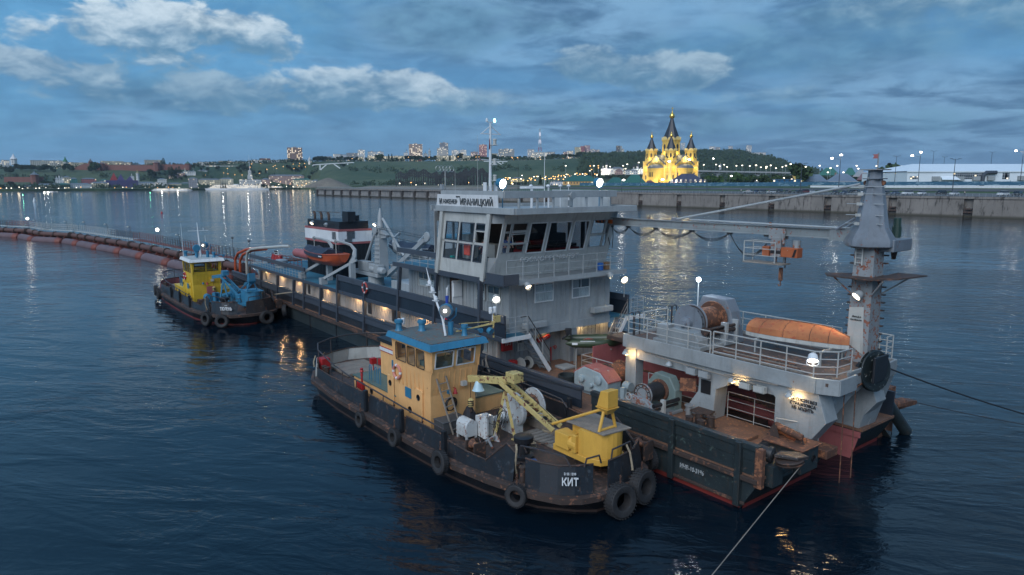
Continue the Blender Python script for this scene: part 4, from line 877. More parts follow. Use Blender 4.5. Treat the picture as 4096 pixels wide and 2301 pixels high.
# -- parked cars
def car_proto(kind):
 L,Wd,H=dict(saloon=(4.5,1.8,1.45),suv=(4.7,1.9,1.75),hatch=(4.1,1.75,1.5))[kind]
 root=thing('parked_car','car','car',(0,0,0),WF,group='cars parked along the quay');hd=.62*H if kind !='suv' else .60*H
 pr=[(-L/2,.32),(-L/2,hd*.92),(-L/2+.12,hd),(-L*.22,hd*1.04),(-L*.10,H*.98),(L*.16 if kind=='saloon' else L*.36,H),(L*.34 if kind=='saloon' else L*.47,hd*1.05),(L/2-.05,hd),(L/2,hd*.8),(L/2,.32)]
 lower=[(-L/2,.3),(-L/2,hd*.9),(-L/2+.15,hd),(L/2-.1,hd),(L/2,hd*.85),(L/2,.3)]
 mb=MB();mb.ext([(x,-Wd/2,z) for x,z in lower],(0,Wd,0));c0,c1=(-L*.24,-L*.09),(L*.17,L*.33) if kind=='saloon' else (L*.38,L*.46)
 mb.ext([(c0[1],-Wd/2+.16,H-.03),(c1[0],-Wd/2+.16,H-.03),(c1[0]-.05,-Wd/2+.2,H),(c0[1]+.05,-Wd/2+.2,H)],(0,Wd-.34,0));part(root,'body',mb,M['white'],bevel=.08)
 mb=MB();mb.rings([[(c0[0],-Wd/2+.05,hd+.01),(c1[1],-Wd/2+.05,hd+.01),(c1[1],Wd/2-.05,hd+.01),(c0[0],Wd/2-.05,hd+.01)],[(c0[1],-Wd/2+.2,H-.05),(c1[0],-Wd/2+.2,H-.05),(c1[0],Wd/2-.2,H-.05),(c0[1],Wd/2-.2,H-.05)]]);part(root,'window',mb,CARGL,smooth=False)
 for sx in (-1,1):
  for sy in (-1,1):
   mb=MB();mb.lathe((sx*L*.31,sy*(Wd/2-.1),.32),[(.1,-.11),(.32,-.1),(.32,.1),(.1,.11)],14,(0,1,0));part(root,'wheel',mb,M['rubber'])
 for sy in (-1,1):
  mb=MB();mb.cb((-L/2,sy*(Wd/2-.3),hd*.72),(.08,.42,.2));part(root,'headlight',mb,M['greylt'],smooth=False);mb=MB();mb.cb((L/2,sy*(Wd/2-.28),hd*.78),(.06,.3,.24));part(root,'tail_light',mb,M['red'],smooth=False)
 return root
CARGL=paint('car_window',(.015,.018,.022),.08,0,0)
cars={k:car_proto(k) for k in ('saloon','suv','hatch')};used=set()
CCOL=dict(white=M['white'],silver=paint('silver_car_paint',(.36,.38,.40),.25,0,.1,metal=.5),black=paint('black_car_paint',(.012,.014,.018),.2,0,.1),blue=paint('dark_blue_car_paint',(.02,.05,.11),.22,0,.1),red=paint('dark_red_car_paint',(.13,.012,.015),.22,0,.1),grey=paint('grey_car_paint',(.11,.12,.13),.25,0,.1),green=paint('pale_green_car_paint',(.20,.25,.20),.25,0,.1))
def place_car(cx,cy,kind,col,lab,z=None,rz=None,crop='L'):
 X,Y=px(crop,cx,cy);zz=7.45;p=gp(X,Y,zz)
 o=cars[kind] if kind not in used else dup(cars[kind]);used.add(kind);o.location=(p.x,p.y,zz if z is None else z);o.rotation_euler=(0,0,(QF.ang+(rz if rz is not None else R(90))));o['label']=lab;o['group']='cars parked along the quay'
 for ch in o.children:
  if ch.name.startswith('body'):ch.data=ch.data.copy();ch.data.materials[0]=CCOL[col]
ROW=[(1480,540,'suv','white','big white off-roader with roof rack at the quay edge right of the mast'),(1613,540,'hatch','white','small white estate car at the quay edge left of the black off-roader'),(1795,540,'suv','black','black off-roader parked alone at the quay edge'),(1920,543,'saloon','white','white saloon parked nose-out under the slim lamp post'),
(2378,550,'suv','white','white off-roader at the right side of the quay'),(2510,552,'suv','black','dark off-roader at the right edge of the picture'),(1365,538,'saloon','blue','dark blue saloon just left of the big white off-roader'),(1280,536,'saloon','black','black saloon just right of the mast'),(1355,510,'suv','white','white car in the second row right of the mast'),(1255,512,'hatch','grey','grey car in the second row right of the mast'),
(1000,530,'suv','grey','grey car behind the mast at the quay edge'),(960,530,'suv','black','black car left of the mast at the quay edge'),(890,532,'saloon','blue','dark blue saloon left of the mast, third from it'),(800,532,'saloon','black','black saloon at the left end of the group by the mast'),(920,500,'hatch','silver','silver car in the second row left of the mast'),(1000,498,'saloon','red','dark red car in the second row left of the mast'),
(1065,528,'hatch','white','white car half behind the mast'),(710,498,'saloon','white','white saloon in the second row under the stay'),(640,498,'saloon','grey','grey saloon in the second row under the stay'),(575,520,'saloon','white','white saloon at the quay edge under the stay'),(575,495,'suv','grey','grey off-roader behind the white saloon under the stay'),(450,525,'saloon','black','black saloon left of the white one under the stay'),
(415,497,'suv','blue','blue off-roader in the second row near the lamp post'),(355,525,'hatch','black','black hatchback near the people at the quay edge'),(275,523,'suv','black','black off-roader right of the white hatchback'),(200,525,'hatch','white','white hatchback among the people at the quay edge'),(175,500,'saloon','red','dark red saloon behind the white hatchback'),(60,523,'saloon','blue','blue saloon at the left part of the car row'),(115,523,'hatch','grey','grey hatchback right of the blue saloon'),(0,520,'saloon','black','black saloon right of the silver saloon'),(510,524,'suv','red','dark red off-roader in the row under the stay')]
for r in ROW:place_car(*r,rz=R(90)+rnd.uniform(-.2,.2))
place_car(2130,800,'saloon','silver','silver saloon at the left end of the car row',rz=R(20),crop='K')
p=gp(*px('L',1832,487),9.0);o=dup(cars['hatch']);o.location=(p.x,p.y,8.35);o.rotation_euler=(0,0,R(185));o['label']='pale green people carrier parked apart beside the white barrier'
for ch in o.children:
 if ch.name.startswith('body'):ch.data=ch.data.copy();ch.data.materials[0]=CCOL['green']
# -- street lamps
def lamp_proto(name,h,heads,mat,r=.16,hr=.55,lab=''):
 root=thing(name,lab,'street lamp',(0,0,0),WF);mb=MB();mb.tube((0,0,0),(0,0,h),r,6,r*.6)
 for hx in heads:mb.tube((0,0,h-.6),(hx,0,h),r*.5,5)
 part(root,'pole',mb,M['galv'],smooth=False)
 for hx in heads:
  mb=MB();mb.ball((hx,-.1,h-.1),(hr*1.3,hr,hr*.7),6,4);part(root,'lamp_head',mb,mat)
 return root
lp=dict(far=lamp_proto('street_lamp',9,(0,),M['lampc'],.2,.75),faro=lamp_proto('street_lamp',9,(0,),M['lampo'],.2,.7),)
first=set()
def put_lamp(k,x,y,d_,lab,grp,hmin=4):
 """x, y: where the glowing head stands in the photo; the pole reaches the ground below it"""
 p=at(x,y,d_);z=10.3 if (d_<900 and x>1260) else bankz(x,d_);h=max(hmin,p.z-z)
 o=lp[k] if k not in first else dup(lp[k]);first.add(k);o.location=(p.x,p.y,p.z-9);CNT.setdefault(grp,[]).append((x,o,lab));o['group']=grp
 return o
rn=random.Random(11)
for k in range(46):
 cx=8+k*54+rn.uniform(-16,16);X,Y=px('M',cx,478+rn.uniform(-14,6));o_=put_lamp('far' if rn.random()<.72 else 'faro',X,Y,1160+cx*.16,'glowing lamp on the far embankment road','lamps along the far embankment')
 if k % 3==0:lamp(o_,0,-3,8,260,(1,.80,.55),1.5)
for k in range(34):
 cx=120+k*36+rn.uniform(-14,14);X,Y=px('N',cx,440+rn.uniform(-26,20));o_=put_lamp('far' if rn.random()<.6 else 'faro',X,Y,1470,'lamp before the pink and yellow riverside houses','lamps by the pink riverside houses')
 if k % 4==0:lamp(o_,0,-3,8,300,(1,.78,.5),1.5)
for k in range(14):
 X,Y=px('N',1380+k*62+rn.uniform(-20,20),430+rn.uniform(-20,25));put_lamp(rn.choice(['far','faro']),X,Y,780,'bright work lamp among the steel frames','work lamps among the steel frames')
for cx,cy in [(2095,332),(2135,340),(2200,350),(2268,352),(2345,278),(2430,336),(2500,298),(2560,272),(2130,292),(1925,352)]:
 put_lamp('faro',*px('M',cx,cy),1600,'small orange path lamp on the left grass slope','orange path lamps on the left slope')
for cx,cy in [(15,248),(90,335),(160,300),(235,262),(250,292),(312,272),(405,250),(465,245),(512,243),(412,292),(520,276),(957,200),(100,245),(460,268),(1484,185),(1678,185),(1950,182),(2118,184),(2145,182),(2450,185),(2460,192),(2504,188)]:
 put_lamp('faro',*px('N',cx,cy),1700,'orange lamp along the hill promenade','orange lamps along the hill promenade')
for k in range(70):
 cx=rn.uniform(30,860);cy=690-cx*.055+rn.gauss(0,16)-(60 if 760<cx<880 else 0)*rn.random();put_lamp('faro' if rn.random()<.7 else 'far',*px('K',cx,cy),1000,'lamp in the light string left of the cathedral','string of lights at the hill foot')
for k in range(20):put_lamp('faro',*px('K',rn.uniform(90,640),rn.uniform(488,512)),1760,'lamp on the upper road left of the cathedral','lamps on the upper road')
for cx,cy in [(565,565),(806,565),(1092,552),(1192,537),(1057,565),(1078,590),(1750,557),(1855,555),(1885,568),(1925,556),(2030,565),(2080,562),(2145,567),(2198,560),(2285,585),(2325,563),(2370,585),(2425,575),(2455,565),(2495,578),(1950,575),(2240,578)]:
 put_lamp('far',*px('K',cx,cy),860,'lamp on the road beside the cathedral and bridge','lamps on the bridge approach')
for cx,cy in [(57,262),(155,275),(196,262),(338,265),(470,290),(655,265),(757,288),(820,266),(878,328),(590,330),(732,328),(1003,266),(1018,293),(1190,268),(1350,268),(1345,302),(1276,292),(1380,268),(1426,270),(1456,268),(1478,272),(1570,268),(1634,255),(285,395),(318,380),(392,393),(610,385),(485,395),(1070,398),(68,403),(92,403),(1305,372),(382,250),(524,275)]:
 put_lamp('far',*px('L',cx,cy),700,'lamp among the low roofs left of the white hall','lamps among the low roofs')
for q in CNT.values():
 for k,(x,o,lab) in enumerate(sorted(q,key=lambda v:v[0])):o['label']=nth(k+1)+' from the left: '+lab
# tall slim masts and near lamp posts
def tall(c,cx,ytop,yb,d_,heads,lit,lab,name='lamp_post',r=.14):
 X,Y=px(c,cx,ytop);P_=at(X,Y,d_);zb=at(*px(c,cx,yb),d_).z if d_>900 else max(7.3,min(10.3,at(*px(c,cx,yb),d_).z));root=thing(name,lab,'lamp post',(P_.x,P_.y,zb),WF)
 mb=MB();mb.tube((P_.x,P_.y,zb),(P_.x,P_.y,P_.z),r*1.4,7,r*.7)
 for hx,hz in heads:mb.tube((P_.x,P_.y,P_.z+min(hz,0)-.4),(P_.x+hx,P_.y,P_.z+hz),r*.5,5)
 part(root,'pole',mb,M['slate'],smooth=False)
 for hx,hz in heads:
  mb=MB();mb.ball((P_.x+hx,P_.y-.2,P_.z+hz),(.7,.45,.35) if lit else (.8,.4,.12),8,5);part(root,'lamp_head',mb,emit('bright_post_glow',(1,.95,.85),12) if lit else M['slate'])
 if lit:lamp(root,P_.x,P_.y-1.2,P_.z-.5,260,(1,.93,.8),.4)
tall('L',855,165,468,330,((0,0),(-4.2,-1.6)),True,'leaning lamp post with two bright heads left of the mast');tall('L',1605,140,480,330,((0,0),(-4,-1.6)),True,'leaning lamp post with two bright heads before the white hall');tall('L',2572,130,480,330,((-3.8,.2),),True,'bright lamp post at the right edge')
for c,cx,yt,yb,d_,lab in [('L',488,245,500,300,'unlit slim lamp post between the cars on the left'),('L',1380,176,400,420,'unlit slim lamp post left of the white hall'),('L',1730,128,330,520,'tall unlit mast with cross head, left behind the white hall'),('L',1830,183,330,560,'small unlit mast behind the white hall'),('L',1932,203,520,290,'unlit slim lamp post in front of the white hall'),('L',2278,138,330,520,'tall unlit mast behind the right part of the white hall')]:
 tall(c,cx,yt,yb,d_,((1.8,.1),(-1.8,.1)),False,lab)
for c,cx,yt,yb,d_,lit,lab in [('K',1823,505,640,620,True,'tall lit lamp post right of the cathedral'),('K',1610,515,760,380,True,'lit lamp post in front of the cathedral porch'),('K',1438,530,752,380,True,'lit lamp post before the cathedral corner'),('K',1208,590,752,380,False,'unlit post left of the cathedral'),('K',1045,690,790,345,True,'small lamp post on the quay lawn, left'),('K',1380,686,795,345,True,'small lamp post on the quay lawn, middle'),('K',1780,690,797,330,False,'small lamp post on the quay lawn, right'),('K',1975,655,740,480,True,'very bright floodlight post right of the brick hall'),('K',2330,560,730,460,False,'slim post left of the containers'),('K',2100,560,745,440,False,'slim post above the fence')]:
 tall(c,cx,yt,yb,d_,((.9,.1),),lit,lab,r=.11)
# -- passenger ships and small craft on the river
def river_ship(c,x0,x1,yt,yb,d_,lab,decks=4):
 X0,Yt=px(c,x0,yt);X1,Yb=px(c,x1,yb);A=at(X0,737,d_);B_=at(X1,737,d_);L=B_.x-A.x;H=at(X0,Yt,d_).z;fr=Frame((A.x,A.y),0,1);root=thing('passenger_ship',lab,'ship',(0,0,0),fr)
 mb=MB();out=[(0,2),(L*.03,0),(L*.9,-1),(L,6),(L*.9,13),(L*.03,12)];mb.rings([[(x+L*.005,y,-.5) for x,y in out],[(x-(L*.012 if x==0 else 0)+(L*.02 if x>L*.95 else 0),y,H*.3) for x,y in out]]);part(root,'hull',mb,M['white'])
 for k in range(decks):
  z0=H*.3+k*H*.6/decks;z1=z0+H*.6/decks-.02;i=.05+.03*k;mb=MB();mb.box(L*i,L*(.93-.035*k),.5+.4*k,11.5-.4*k,z0+.02,z1);part(root,'deck_house',mb,F((.60,.60,.58),2.2,H*.6/decks,.62,.42,.72,roof=(.5,.5,.5)),smooth=False)
 mb=MB();mb.box(L*.45,L*.52,4,8,H*.9,H*1.05);mb.tube((L*.7,6,H*.9),(L*.7,6,H*1.35),.25,5);part(root,'funnel',mb,M['white'],smooth=False)
 lamp(root,L*.3,-5,H*.9,500,(1,.93,.8),.5);lamp(root,L*.7,-5,H*.9,500,(1,.93,.8),.5)
river_ship('M',1918,2500,440,497,1340,'large white four-deck passenger ship with all windows lit at the far quay');river_ship('M',1412,1780,478,505,1270,'low white passenger ship left of the big one',2)
river_ship('N',120,300,455,482,1500,'small white vessel right of the big passenger ship',2);river_ship('M',400,492,505,530,1010,'small white motor vessel moored off the left embankment',1)
def buoy(c,x,y,col,lab,r=.9,glow=None):
 p=gp(*px(c,x,y),0.);root=thing('buoy',lab,'buoy',(p.x,p.y,0),WF);mb=MB();mb.lathe((p.x,p.y,0),[(r,-.3),(r,.7),(r*.75,1.),(r*.2,3.0*r),(.05,3.2*r)],12);part(root,'body',mb,col)
 mb=MB();mb.ball((p.x,p.y,3.3*r),.22,8,5);part(root,'lantern',mb,glow or M['greylt'])
buoy('M',323,604,M['white'],'white conical buoy in the river at the left',.9);buoy('M',215,566,M['greylt'],'small buoy with green light at the left',.7,emit('green_buoy_light',(.2,1,.5),20));buoy('M',1407,540,M['greylt'],'small buoy with green light in mid river',.7,emit('green_buoy_light_b',(.2,1,.5),20))
p=gp(1515/2.3418,800+126/2.3418,0);root=thing('buoy','small dark red buoy in mid river','buoy',(p.x,p.y,0),WF);mb=MB();mb.lathe((p.x,p.y,0),[(.4,-.2),(.4,.3),(.25,.6),(.05,.8)],10);part(root,'body',mb,M['red'])
# road bridge at the right foot of the wooded hill
root=thing('road_bridge','long low arched road bridge right of the cathedral','bridge',(0,0,0),WF);A=at(*px('K',1700,610),1150);B_=at(*px('K',2576,628),1050);mb=MB();mb.beam(A,B_,22,2.2);part(root,'deck',mb,GRYC :=paint('bridge_concrete',(.26,.27,.28),.8,0,.3,scale=.1),smooth=False)
for k in range(5):
 mb=MB();q0=A.lerp(B_,k/5);q1=A.lerp(B_,(k+1)/5)
 pts=[q0.lerp(q1,j/8)+Vector((0,-8,-6+4.6*math.sin(math.pi*j/8))) for j in range(9)];mb.path(pts,.9,5);part(root,'arch',mb,GRYC,smooth=False)
 mb=MB();mb.box(q0.x-2,q0.x+2,q0.y-8,q0.y+8,8,q0.z-1.2);part(root,'pier',mb,GRYC,smooth=False)
# ================================================================ DREDGER
HW=10.6
dr=thing('dredger','large grey and black suction dredger with a glazed wheelhouse and a slotted bow','dredger',(0,0,0))
P=lambda n,mb,m,**k:part(dr,n,mb,m,**k)
LOA=64
outl=lambda o,sl:[(0.1-o*.75,0),(0.1-o*.75,4.66),(12.5,4.66),(12.5,7.65),(.2-o*.75,7.65),(.2-o*.75,HW),(LOA-3+o,HW),(LOA+o,HW-2.5),(LOA+o,2.5),(LOA-3+o,0)]
mb=MB();mb.rings([[(a,b,-1.2) for a,b in outl(0,0)],[(a,b,.0) for a,b in outl(0,0)],[(a,b,1.25) for a,b in outl(1,0)]],cap=False);hull=P('hull',mb,M['greenhull'],smooth=False)
mb=MB();mb.prism([(-.65,0),(-.65,4.66),(12.5,4.66),(12.5,7.65),(-.55,7.65),(-.55,HW),(15.9,HW),(15.9,0)],1.26,1.36);P('fore_deck',mb,M['deckrust'],smooth=False)
mb=MB();mb.prism([(15.9,.02),(15.9,HW),(LOA-2,HW),(LOA+1,HW-2.5),(LOA+1,2.5),(LOA-2,.02)],1.26,1.36);P('main_deck',mb,M['deckrust'],smooth=False)
# red boot topping and the red-lead plating inside the slot
mb=MB()
for (a0,b0),(a1,b1) in [((8.2,0),(0.1,0)),((.1,0),(.1,4.66)),((.2,7.65),(.2,HW))]:
 n=Vector((a1-a0,b1-b0,0)).normalized();o=Vector((n.y,-n.x,0))*.02*(-1 if b0==b1==0 else 1)
 o=Vector((-.02,0,0)) if a0==a1 else Vector((0,-.02,0));mb.quad(Vector((a0,b0,-.6))+o,Vector((a1,b1,-.6))+o,Vector((a1,b1,.17))+o-Vector((.1 if a0==a1 else 0,0,0)),Vector((a0,b0,.17))+o-Vector((.1 if a0==a1 else 0,0,0)))
part(dr,'boot_topping',mb,M['bootred'],parent=hull,smooth=False,recalc=False)
mb=MB();mb.quad((.15,7.62,-1),(-.5,7.62,1.24),(12.4,7.62,1.24),(12.4,7.62,-1));mb.box(-.5,12.4,7.56,7.62,1.0,1.24)
mb.box(12.40,12.44,4.70,7.58,-1,2.9);mb.box(.9,12.4,7.64,7.72,1.37,2.75);part(dr,'slot_plating',mb,M['redlead'],parent=hull,smooth=False)
# port bow side: framed panels
BWK=M['greenhull']
mb=MB();mb.box(-.5,3.0,-.02,.10,1.36,2.42);mb.box(3.0,7.7,.0,.1,1.36,2.40);P('bulwark',mb,BWK,smooth=False,bevel=.02)
mb=MB();mb.box(8.4,15.9,.0,.1,1.5,2.45);P('bulwark',mb,M['slatedk'],smooth=False,bevel=.02)
mb=MB();mb.box(15.9,LOA-2.5,.02,.12,1.36,2.42);P('bulwark',mb,M['blackhull'],smooth=False)
mb=MB();mb.box(-.5,LOA-3,HW-.12,HW-.02,1.36,2.45);P('bulwark',mb,M['slatedk'],smooth=False)
for a0,a1,m in ((-.55,7.7,'greenhull'),(8.35,15.95,'slate'),(15.95,LOA-2.5,'slate')):
 mb=MB();mb.box(a0,a1,-.10,.16,2.30 if a0<8 else 2.34,2.50);mb.box(a0,a1,-.04,.0,1.9,2.30) if a0<16 else None;P('bulwark_rail',mb,M[m] if a0<8 else M['slate'],smooth=False,bevel=.015)
mb=MB();mb.box(-.6,7.7,-.16,-.02,1.12,1.30);mb.box(7.7,52,-.22,-.02,1.02,1.28);mb.box(-.1,3.2,-.10,-.02,.18,.30);P('rubbing_strake',mb,M['rustdk'],smooth=False,bevel=.02)
for a in (.18,3.15):
 mb=MB();mb.ext([(a-.13,-.02,.1),(a+.13,-.02,.1),(a+.10,-.24,2.5),(a-.10,-.24,2.5)],(0,.05,0));mb.box(a-.12,a+.12,-.20,-.02,.1,2.5);P('hull_rib',mb,M['greenhull'],smooth=False,bevel=.02)
mb=MB();mb.box(-.75,-.45,-.12,.1,1.0,2.45);P('hull_rib',mb,M['rust'],smooth=False,bevel=.03)
for k in range(7):mb=MB();mb.box(19.5+k*5.2,19.6+k*5.2,-.06,-.0,.0,1.05);P('hull_rib',mb,M['blackhull'],smooth=False)
text(dr,'lettering','ИНВ-10-3196',(2.22,-.035,.72),(-1,0,.02),(0,0,1),.17,M['greylt'],stretch=.8,bold=.01)
# upper deck (blue), its dark fascia with a long bulwark
mb=MB();mb.box(15.1,25.9,.06,9.9,3.52,3.66);mb.box(25.9,55.8,.06,HW-.3,3.52,3.66);P('upper_deck',mb,M['bluedeck'],smooth=False)
mb=MB();mb.box(14.2,55.8,-.06,.05,3.46,3.72);mb.box(15.1,55.8,HW-.35,HW-.24,3.46,3.72);P('deck_fascia',mb,M['slate'],smooth=False,bevel=.02)
mb=MB();mb.box(14.0,34.4,-.01,.05,3.70,4.5);mb.box(14.9,34,10.1,10.16,3.66,4.5);P('upper_bulwark',mb,M['slatedk'],smooth=False)
mb=MB();mb.box(14.0,34.5,-.10,.06,4.46,4.87);mb.box(14.9,34.0,10.04,10.2,4.46,4.87);P('upper_bulwark_rail',mb,M['slate'],smooth=False,bevel=.02)
mb=MB();mb.box(41.1,55.1,-.06,.08,4.42,4.74);P('rail_beam',mb,M['slate'],smooth=False)
mb=MB();mb.rail([(41.2,.02,3.7),(55.1,.02,3.7)],.72,(.66,.33),.018,.7);P('railing',mb,M['rail'],smooth=False)
for k,a in enumerate((16.25,20.8,25.2,30.0,34.5,37.8,41.2,43.6,47.6,52.1,55.6)):
 zt=4.86 if a<35 else 3.5;mb=MB();mb.beam((a+.25 if a>16.5 else a,-.05,1.25),(a-.15,-.05,zt if a !=16.25 else 6.5),.2,.22,(0,1,0))
 if a in (20.8,25.2):mb.beam((a-.1,-.03,4.8),(a-.35,-.03,6.4),.18,.2,(0,1,0))
 P('gallery_post',mb,M['slate'],smooth=False)
# gallery wall, ribbed, with doors and small windows
mb=MB();mb.box(15.95,56,.95,1.15,1.36,3.5)
for k in range(150):
 a=16.1+k*.265;mb.box(a,a+.05,.92,.95,1.37,3.5)
P('gallery_wall',mb,M['gallery'],smooth=False)
for a,w,kind in ((17.6,.8,'w'),(19.6,.55,'d'),(22.4,.6,'d'),(27.6,.45,'w'),(31.2,.55,'w'),(36.6,.5,'d'),(39.6,.6,'d'),(42.6,.4,'w'),(46.2,.7,'d'),(50.4,.6,'d'),(53.4,.5,'d')):
 mb=MB();z0,z1=(1.45,3.15) if kind=='d' else (2.3,3.15)
 mb.box(a-w/2,a+w/2,.86,.915,z0,z1);d_=P('door' if kind=='d' else 'window',mb,M['offwhite'] if kind=='d' else M['slate'],bevel=.02,smooth=False)
 mb=MB();mb.box(a-w*.28,a+w*.28,.84,.858,2.35,2.95);part(dr,'pane',mb,M['dark'],parent=d_,smooth=False)
for a in (19.2,23.6,28.9,33.0,38.6,44.8,48.9,53.0):
 mb=MB();mb.lathe((a,.62,3.42),[(.03,.06),(.09,0),(.09,-.08)],10);L_=P('gallery_lamp',mb,M['greylt']);mb=MB();mb.ball((a,.62,3.33),(.07,.07,.04),8,4);part(dr,'bulb',mb,M['lampy'],parent=L_)
 lamp(dr,a,.60,3.2,24,(1,.60,.27),.05,name='gallery_light')
# lower house (main deck level) and tier 2
def ribs(mb,a=None,b=None,c0=0,c1=1,z0=0,z1=1,step=.32,t=.03):
 n=int((c1-c0)/step)
 for k in range(1,n):
  c=c0+(c1-c0)*k/n
  if a is not None:mb.box(a-t,a,c-.02,c+.02,z0,z1)
  else:mb.box(c-.02,c+.02,b-t,b,z0,z1)
mb=MB();mb.box(15.96,25.8,1.16,9.5,1.36,3.5);ribs(mb,a=15.96,c0=1.2,c1=5.4,z0=1.4,z1=3.4);ribs(mb,a=15.96,c0=6.1,c1=9.4,z0=1.4,z1=3.4);P('lower_house',mb,M['grey'],smooth=False)
mb=MB();mb.box(15.1,15.95,5.5,6.08,1.36,3.42);P('centre_column',mb,M['grey'],smooth=False,bevel=.02)
def window(par,face,c,z0,z1,c0,c1,fm,gm='glass',split=True,fw=.06,curtain=None,dn=None,lean=0.):
 """framed window on a wall; face 'a' looks forward at a=c, face 'b' looks to port at b=c"""
 def bx(mb,u0,u1,w0,w1,o0,o1):
  if face=='a':mb.ext([(c-o1+lean*(w0-z0),u0,w0),(c-o1+lean*(w0-z0),u1,w0),(c-o1+lean*(w1-z0),u1,w1),(c-o1+lean*(w1-z0),u0,w1)],(o1-o0,0,0))
  else:mb.ext([(u0,c-o1,w0),(u1,c-o1,w0),(u1,c-o1,w1),(u0,c-o1,w1)],(0,o1-o0,0))
 mb=MB();bx(mb,c0-fw,c1+fw,z0-fw,z0,.0,.05);bx(mb,c0-fw,c1+fw,z1,z1+fw,.0,.05);bx(mb,c0-fw,c0,z0,z1,.0,.05);bx(mb,c1,c1+fw,z0,z1,.0,.05)
 if split:zm=z0+(z1-z0)*.52;bx(mb,c0,c1,zm-.02,zm+.02,.0,.045);cm=(c0+c1)/2;bx(mb,cm-.015,cm+.015,zm,z1,.0,.045)
 w=part(dr if par is None else ROOTOF(par),'window',mb,M[fm],parent=par,smooth=False)
 mb=MB();bx(mb,c0,c1,z0,z1,.018,.024);part(dr,'pane',mb,M[gm],parent=w,smooth=False)
 if curtain:mb=MB();bx(mb,c0,c1,z0,z0+(z1-z0)*curtain,.003,.010);part(dr,'curtain',mb,M['curtain'],parent=w,smooth=False)
 if curtain is None or curtain<1:mb=MB();bx(mb,c0,c1,z0+(z1-z0)*(curtain or 0),z1,.002,.008);part(dr,'dark_room',mb,M['room'],parent=w,smooth=False)
 return w
def ROOTOF(o):return dr
window(None,'a',15.96,2.55,3.28,7.2,8.4,'offwhite',curtain=.75);window(None,'a',15.96,2.35,3.05,2.35,2.95,'offwhite',curtain=.6);window(None,'b',.93,2.35,3.15,16.9,17.7,'offwhite',curtain=.7)
for b in (4.35,6.75):
 mb=MB();mb.box(15.88,15.95,b-.33,b+.33,1.4,3.2);d_=P('door',mb,M['greylt'],smooth=False,bevel=.02);mb=MB();mb.tube((15.82,b+.24,2.1),(15.82,b+.24,2.5),.02,5);part(dr,'handle',mb,M['galv'],parent=d_)
F2=15.1
mb=MB();mb.box(F2,25.8,1.1,8.68,3.32,6.42)
ribs(mb,a=F2,c0=1.2,c1=5.5,z0=4.1,z1=6.0,step=.34);ribs(mb,a=F2,c0=6.1,c1=8.6,z0=4.1,z1=6.0,step=.34);ribs(mb,b=1.1,c0=F2+.2,c1=25.7,z0=3.9,z1=6.0,step=.34)
mb.box(F2-.05,F2,5.45,6.1,3.4,6.3);mb.box(F2-.06,F2,1.1,8.68,3.32,3.75);tier2=P('deckhouse',mb,M['greylt'],smooth=False)
window(None,'a',F2-.03,5.15,6.1,2.86,4.1,'white',curtain=.95);window(None,'a',F2-.03,5.12,6.12,5.62,6.9,'white',curtain=.5)
for a0,a1 in ((17.25,18.0),(18.05,19.3),(22.05,22.9),(23.3,24.4)):
 if a0==18.05:continue
 window(None,'b',1.07,5.2,6.0,a0,a1,'offwhite',curtain=.45)
window(None,'b',1.07,5.2,6.0,15.9,16.9,'offwhite',curtain=.55)
mb=MB();mb.box(19.9,20.7,.98,1.07,4.15,6.05);P('doorway',mb,M['rustdk'],smooth=False);mb=MB();mb.box(19.45,19.52,.35,1.05,4.0,6.05);mb.box(19.40,19.53,.40,1.0,5.1,5.9);P('open_door',mb,M['white'],smooth=False,bevel=.02)
for b0,b1,zz in ((1.9,3.5,3.95),(7.0,8.6,4.25)):mb=MB();mb.box(F2-.42,F2-.07,b0,b1,zz-.18,zz+.16);P('cable_duct',mb,M['greylt'],smooth=False,bevel=.04)
# walkway around tier 3
mb=MB();mb.box(14.15,25.8,.1,8.9,6.43,6.55);P('walkway_deck',mb,M['grey'],smooth=False)
mb=MB();mb.box(14.08,14.2,.9,9.0,6.34,6.60);P('walkway_edge',mb,M['greylt'],smooth=False)
mb=MB();mb.box(14.05,25.8,-.06,.08,6.34,6.62);mb.box(14.0,15.5,-.10,-.02,6.40,6.95);mb.box(14.0,14.08,-.08,.9,6.40,6.95);P('walkway_fascia',mb,M['slate'],smooth=False)
mb=MB();mb.box(20.35,25.2,-.06,.05,7.28,7.58);P('rail_beam',mb,M['slate'],smooth=False)
mb=MB();mb.rail([(20.6,.02,6.6),(25.3,.02,6.6)],.7,(.7,.35),.02,.9);mb.rail([(14.15,.2,6.6),(14.15,8.75,6.6),(15.6,8.75,6.6)],1.05,(1.,.66,.33),.028,1.1);P('railing',mb,M['greylt'],smooth=False)
mb=MB();mb.quad((20.6,.1,6.57),(25.6,.1,6.57),(25.6,8.8,6.57),(20.6,8.8,6.57));P('aft_roof_deck',mb,M['bluedeck'],smooth=False)
mb=MB();mb.box(21.2,24.1,2.2,5.0,6.58,8.2);P('ventilation_house',mb,M['greylt'],smooth=False,bevel=.03);mb=MB();mb.box(21.1,24.2,2.1,5.1,8.21,8.32);P('ventilation_roof',mb,M['bluedeck'],smooth=False)
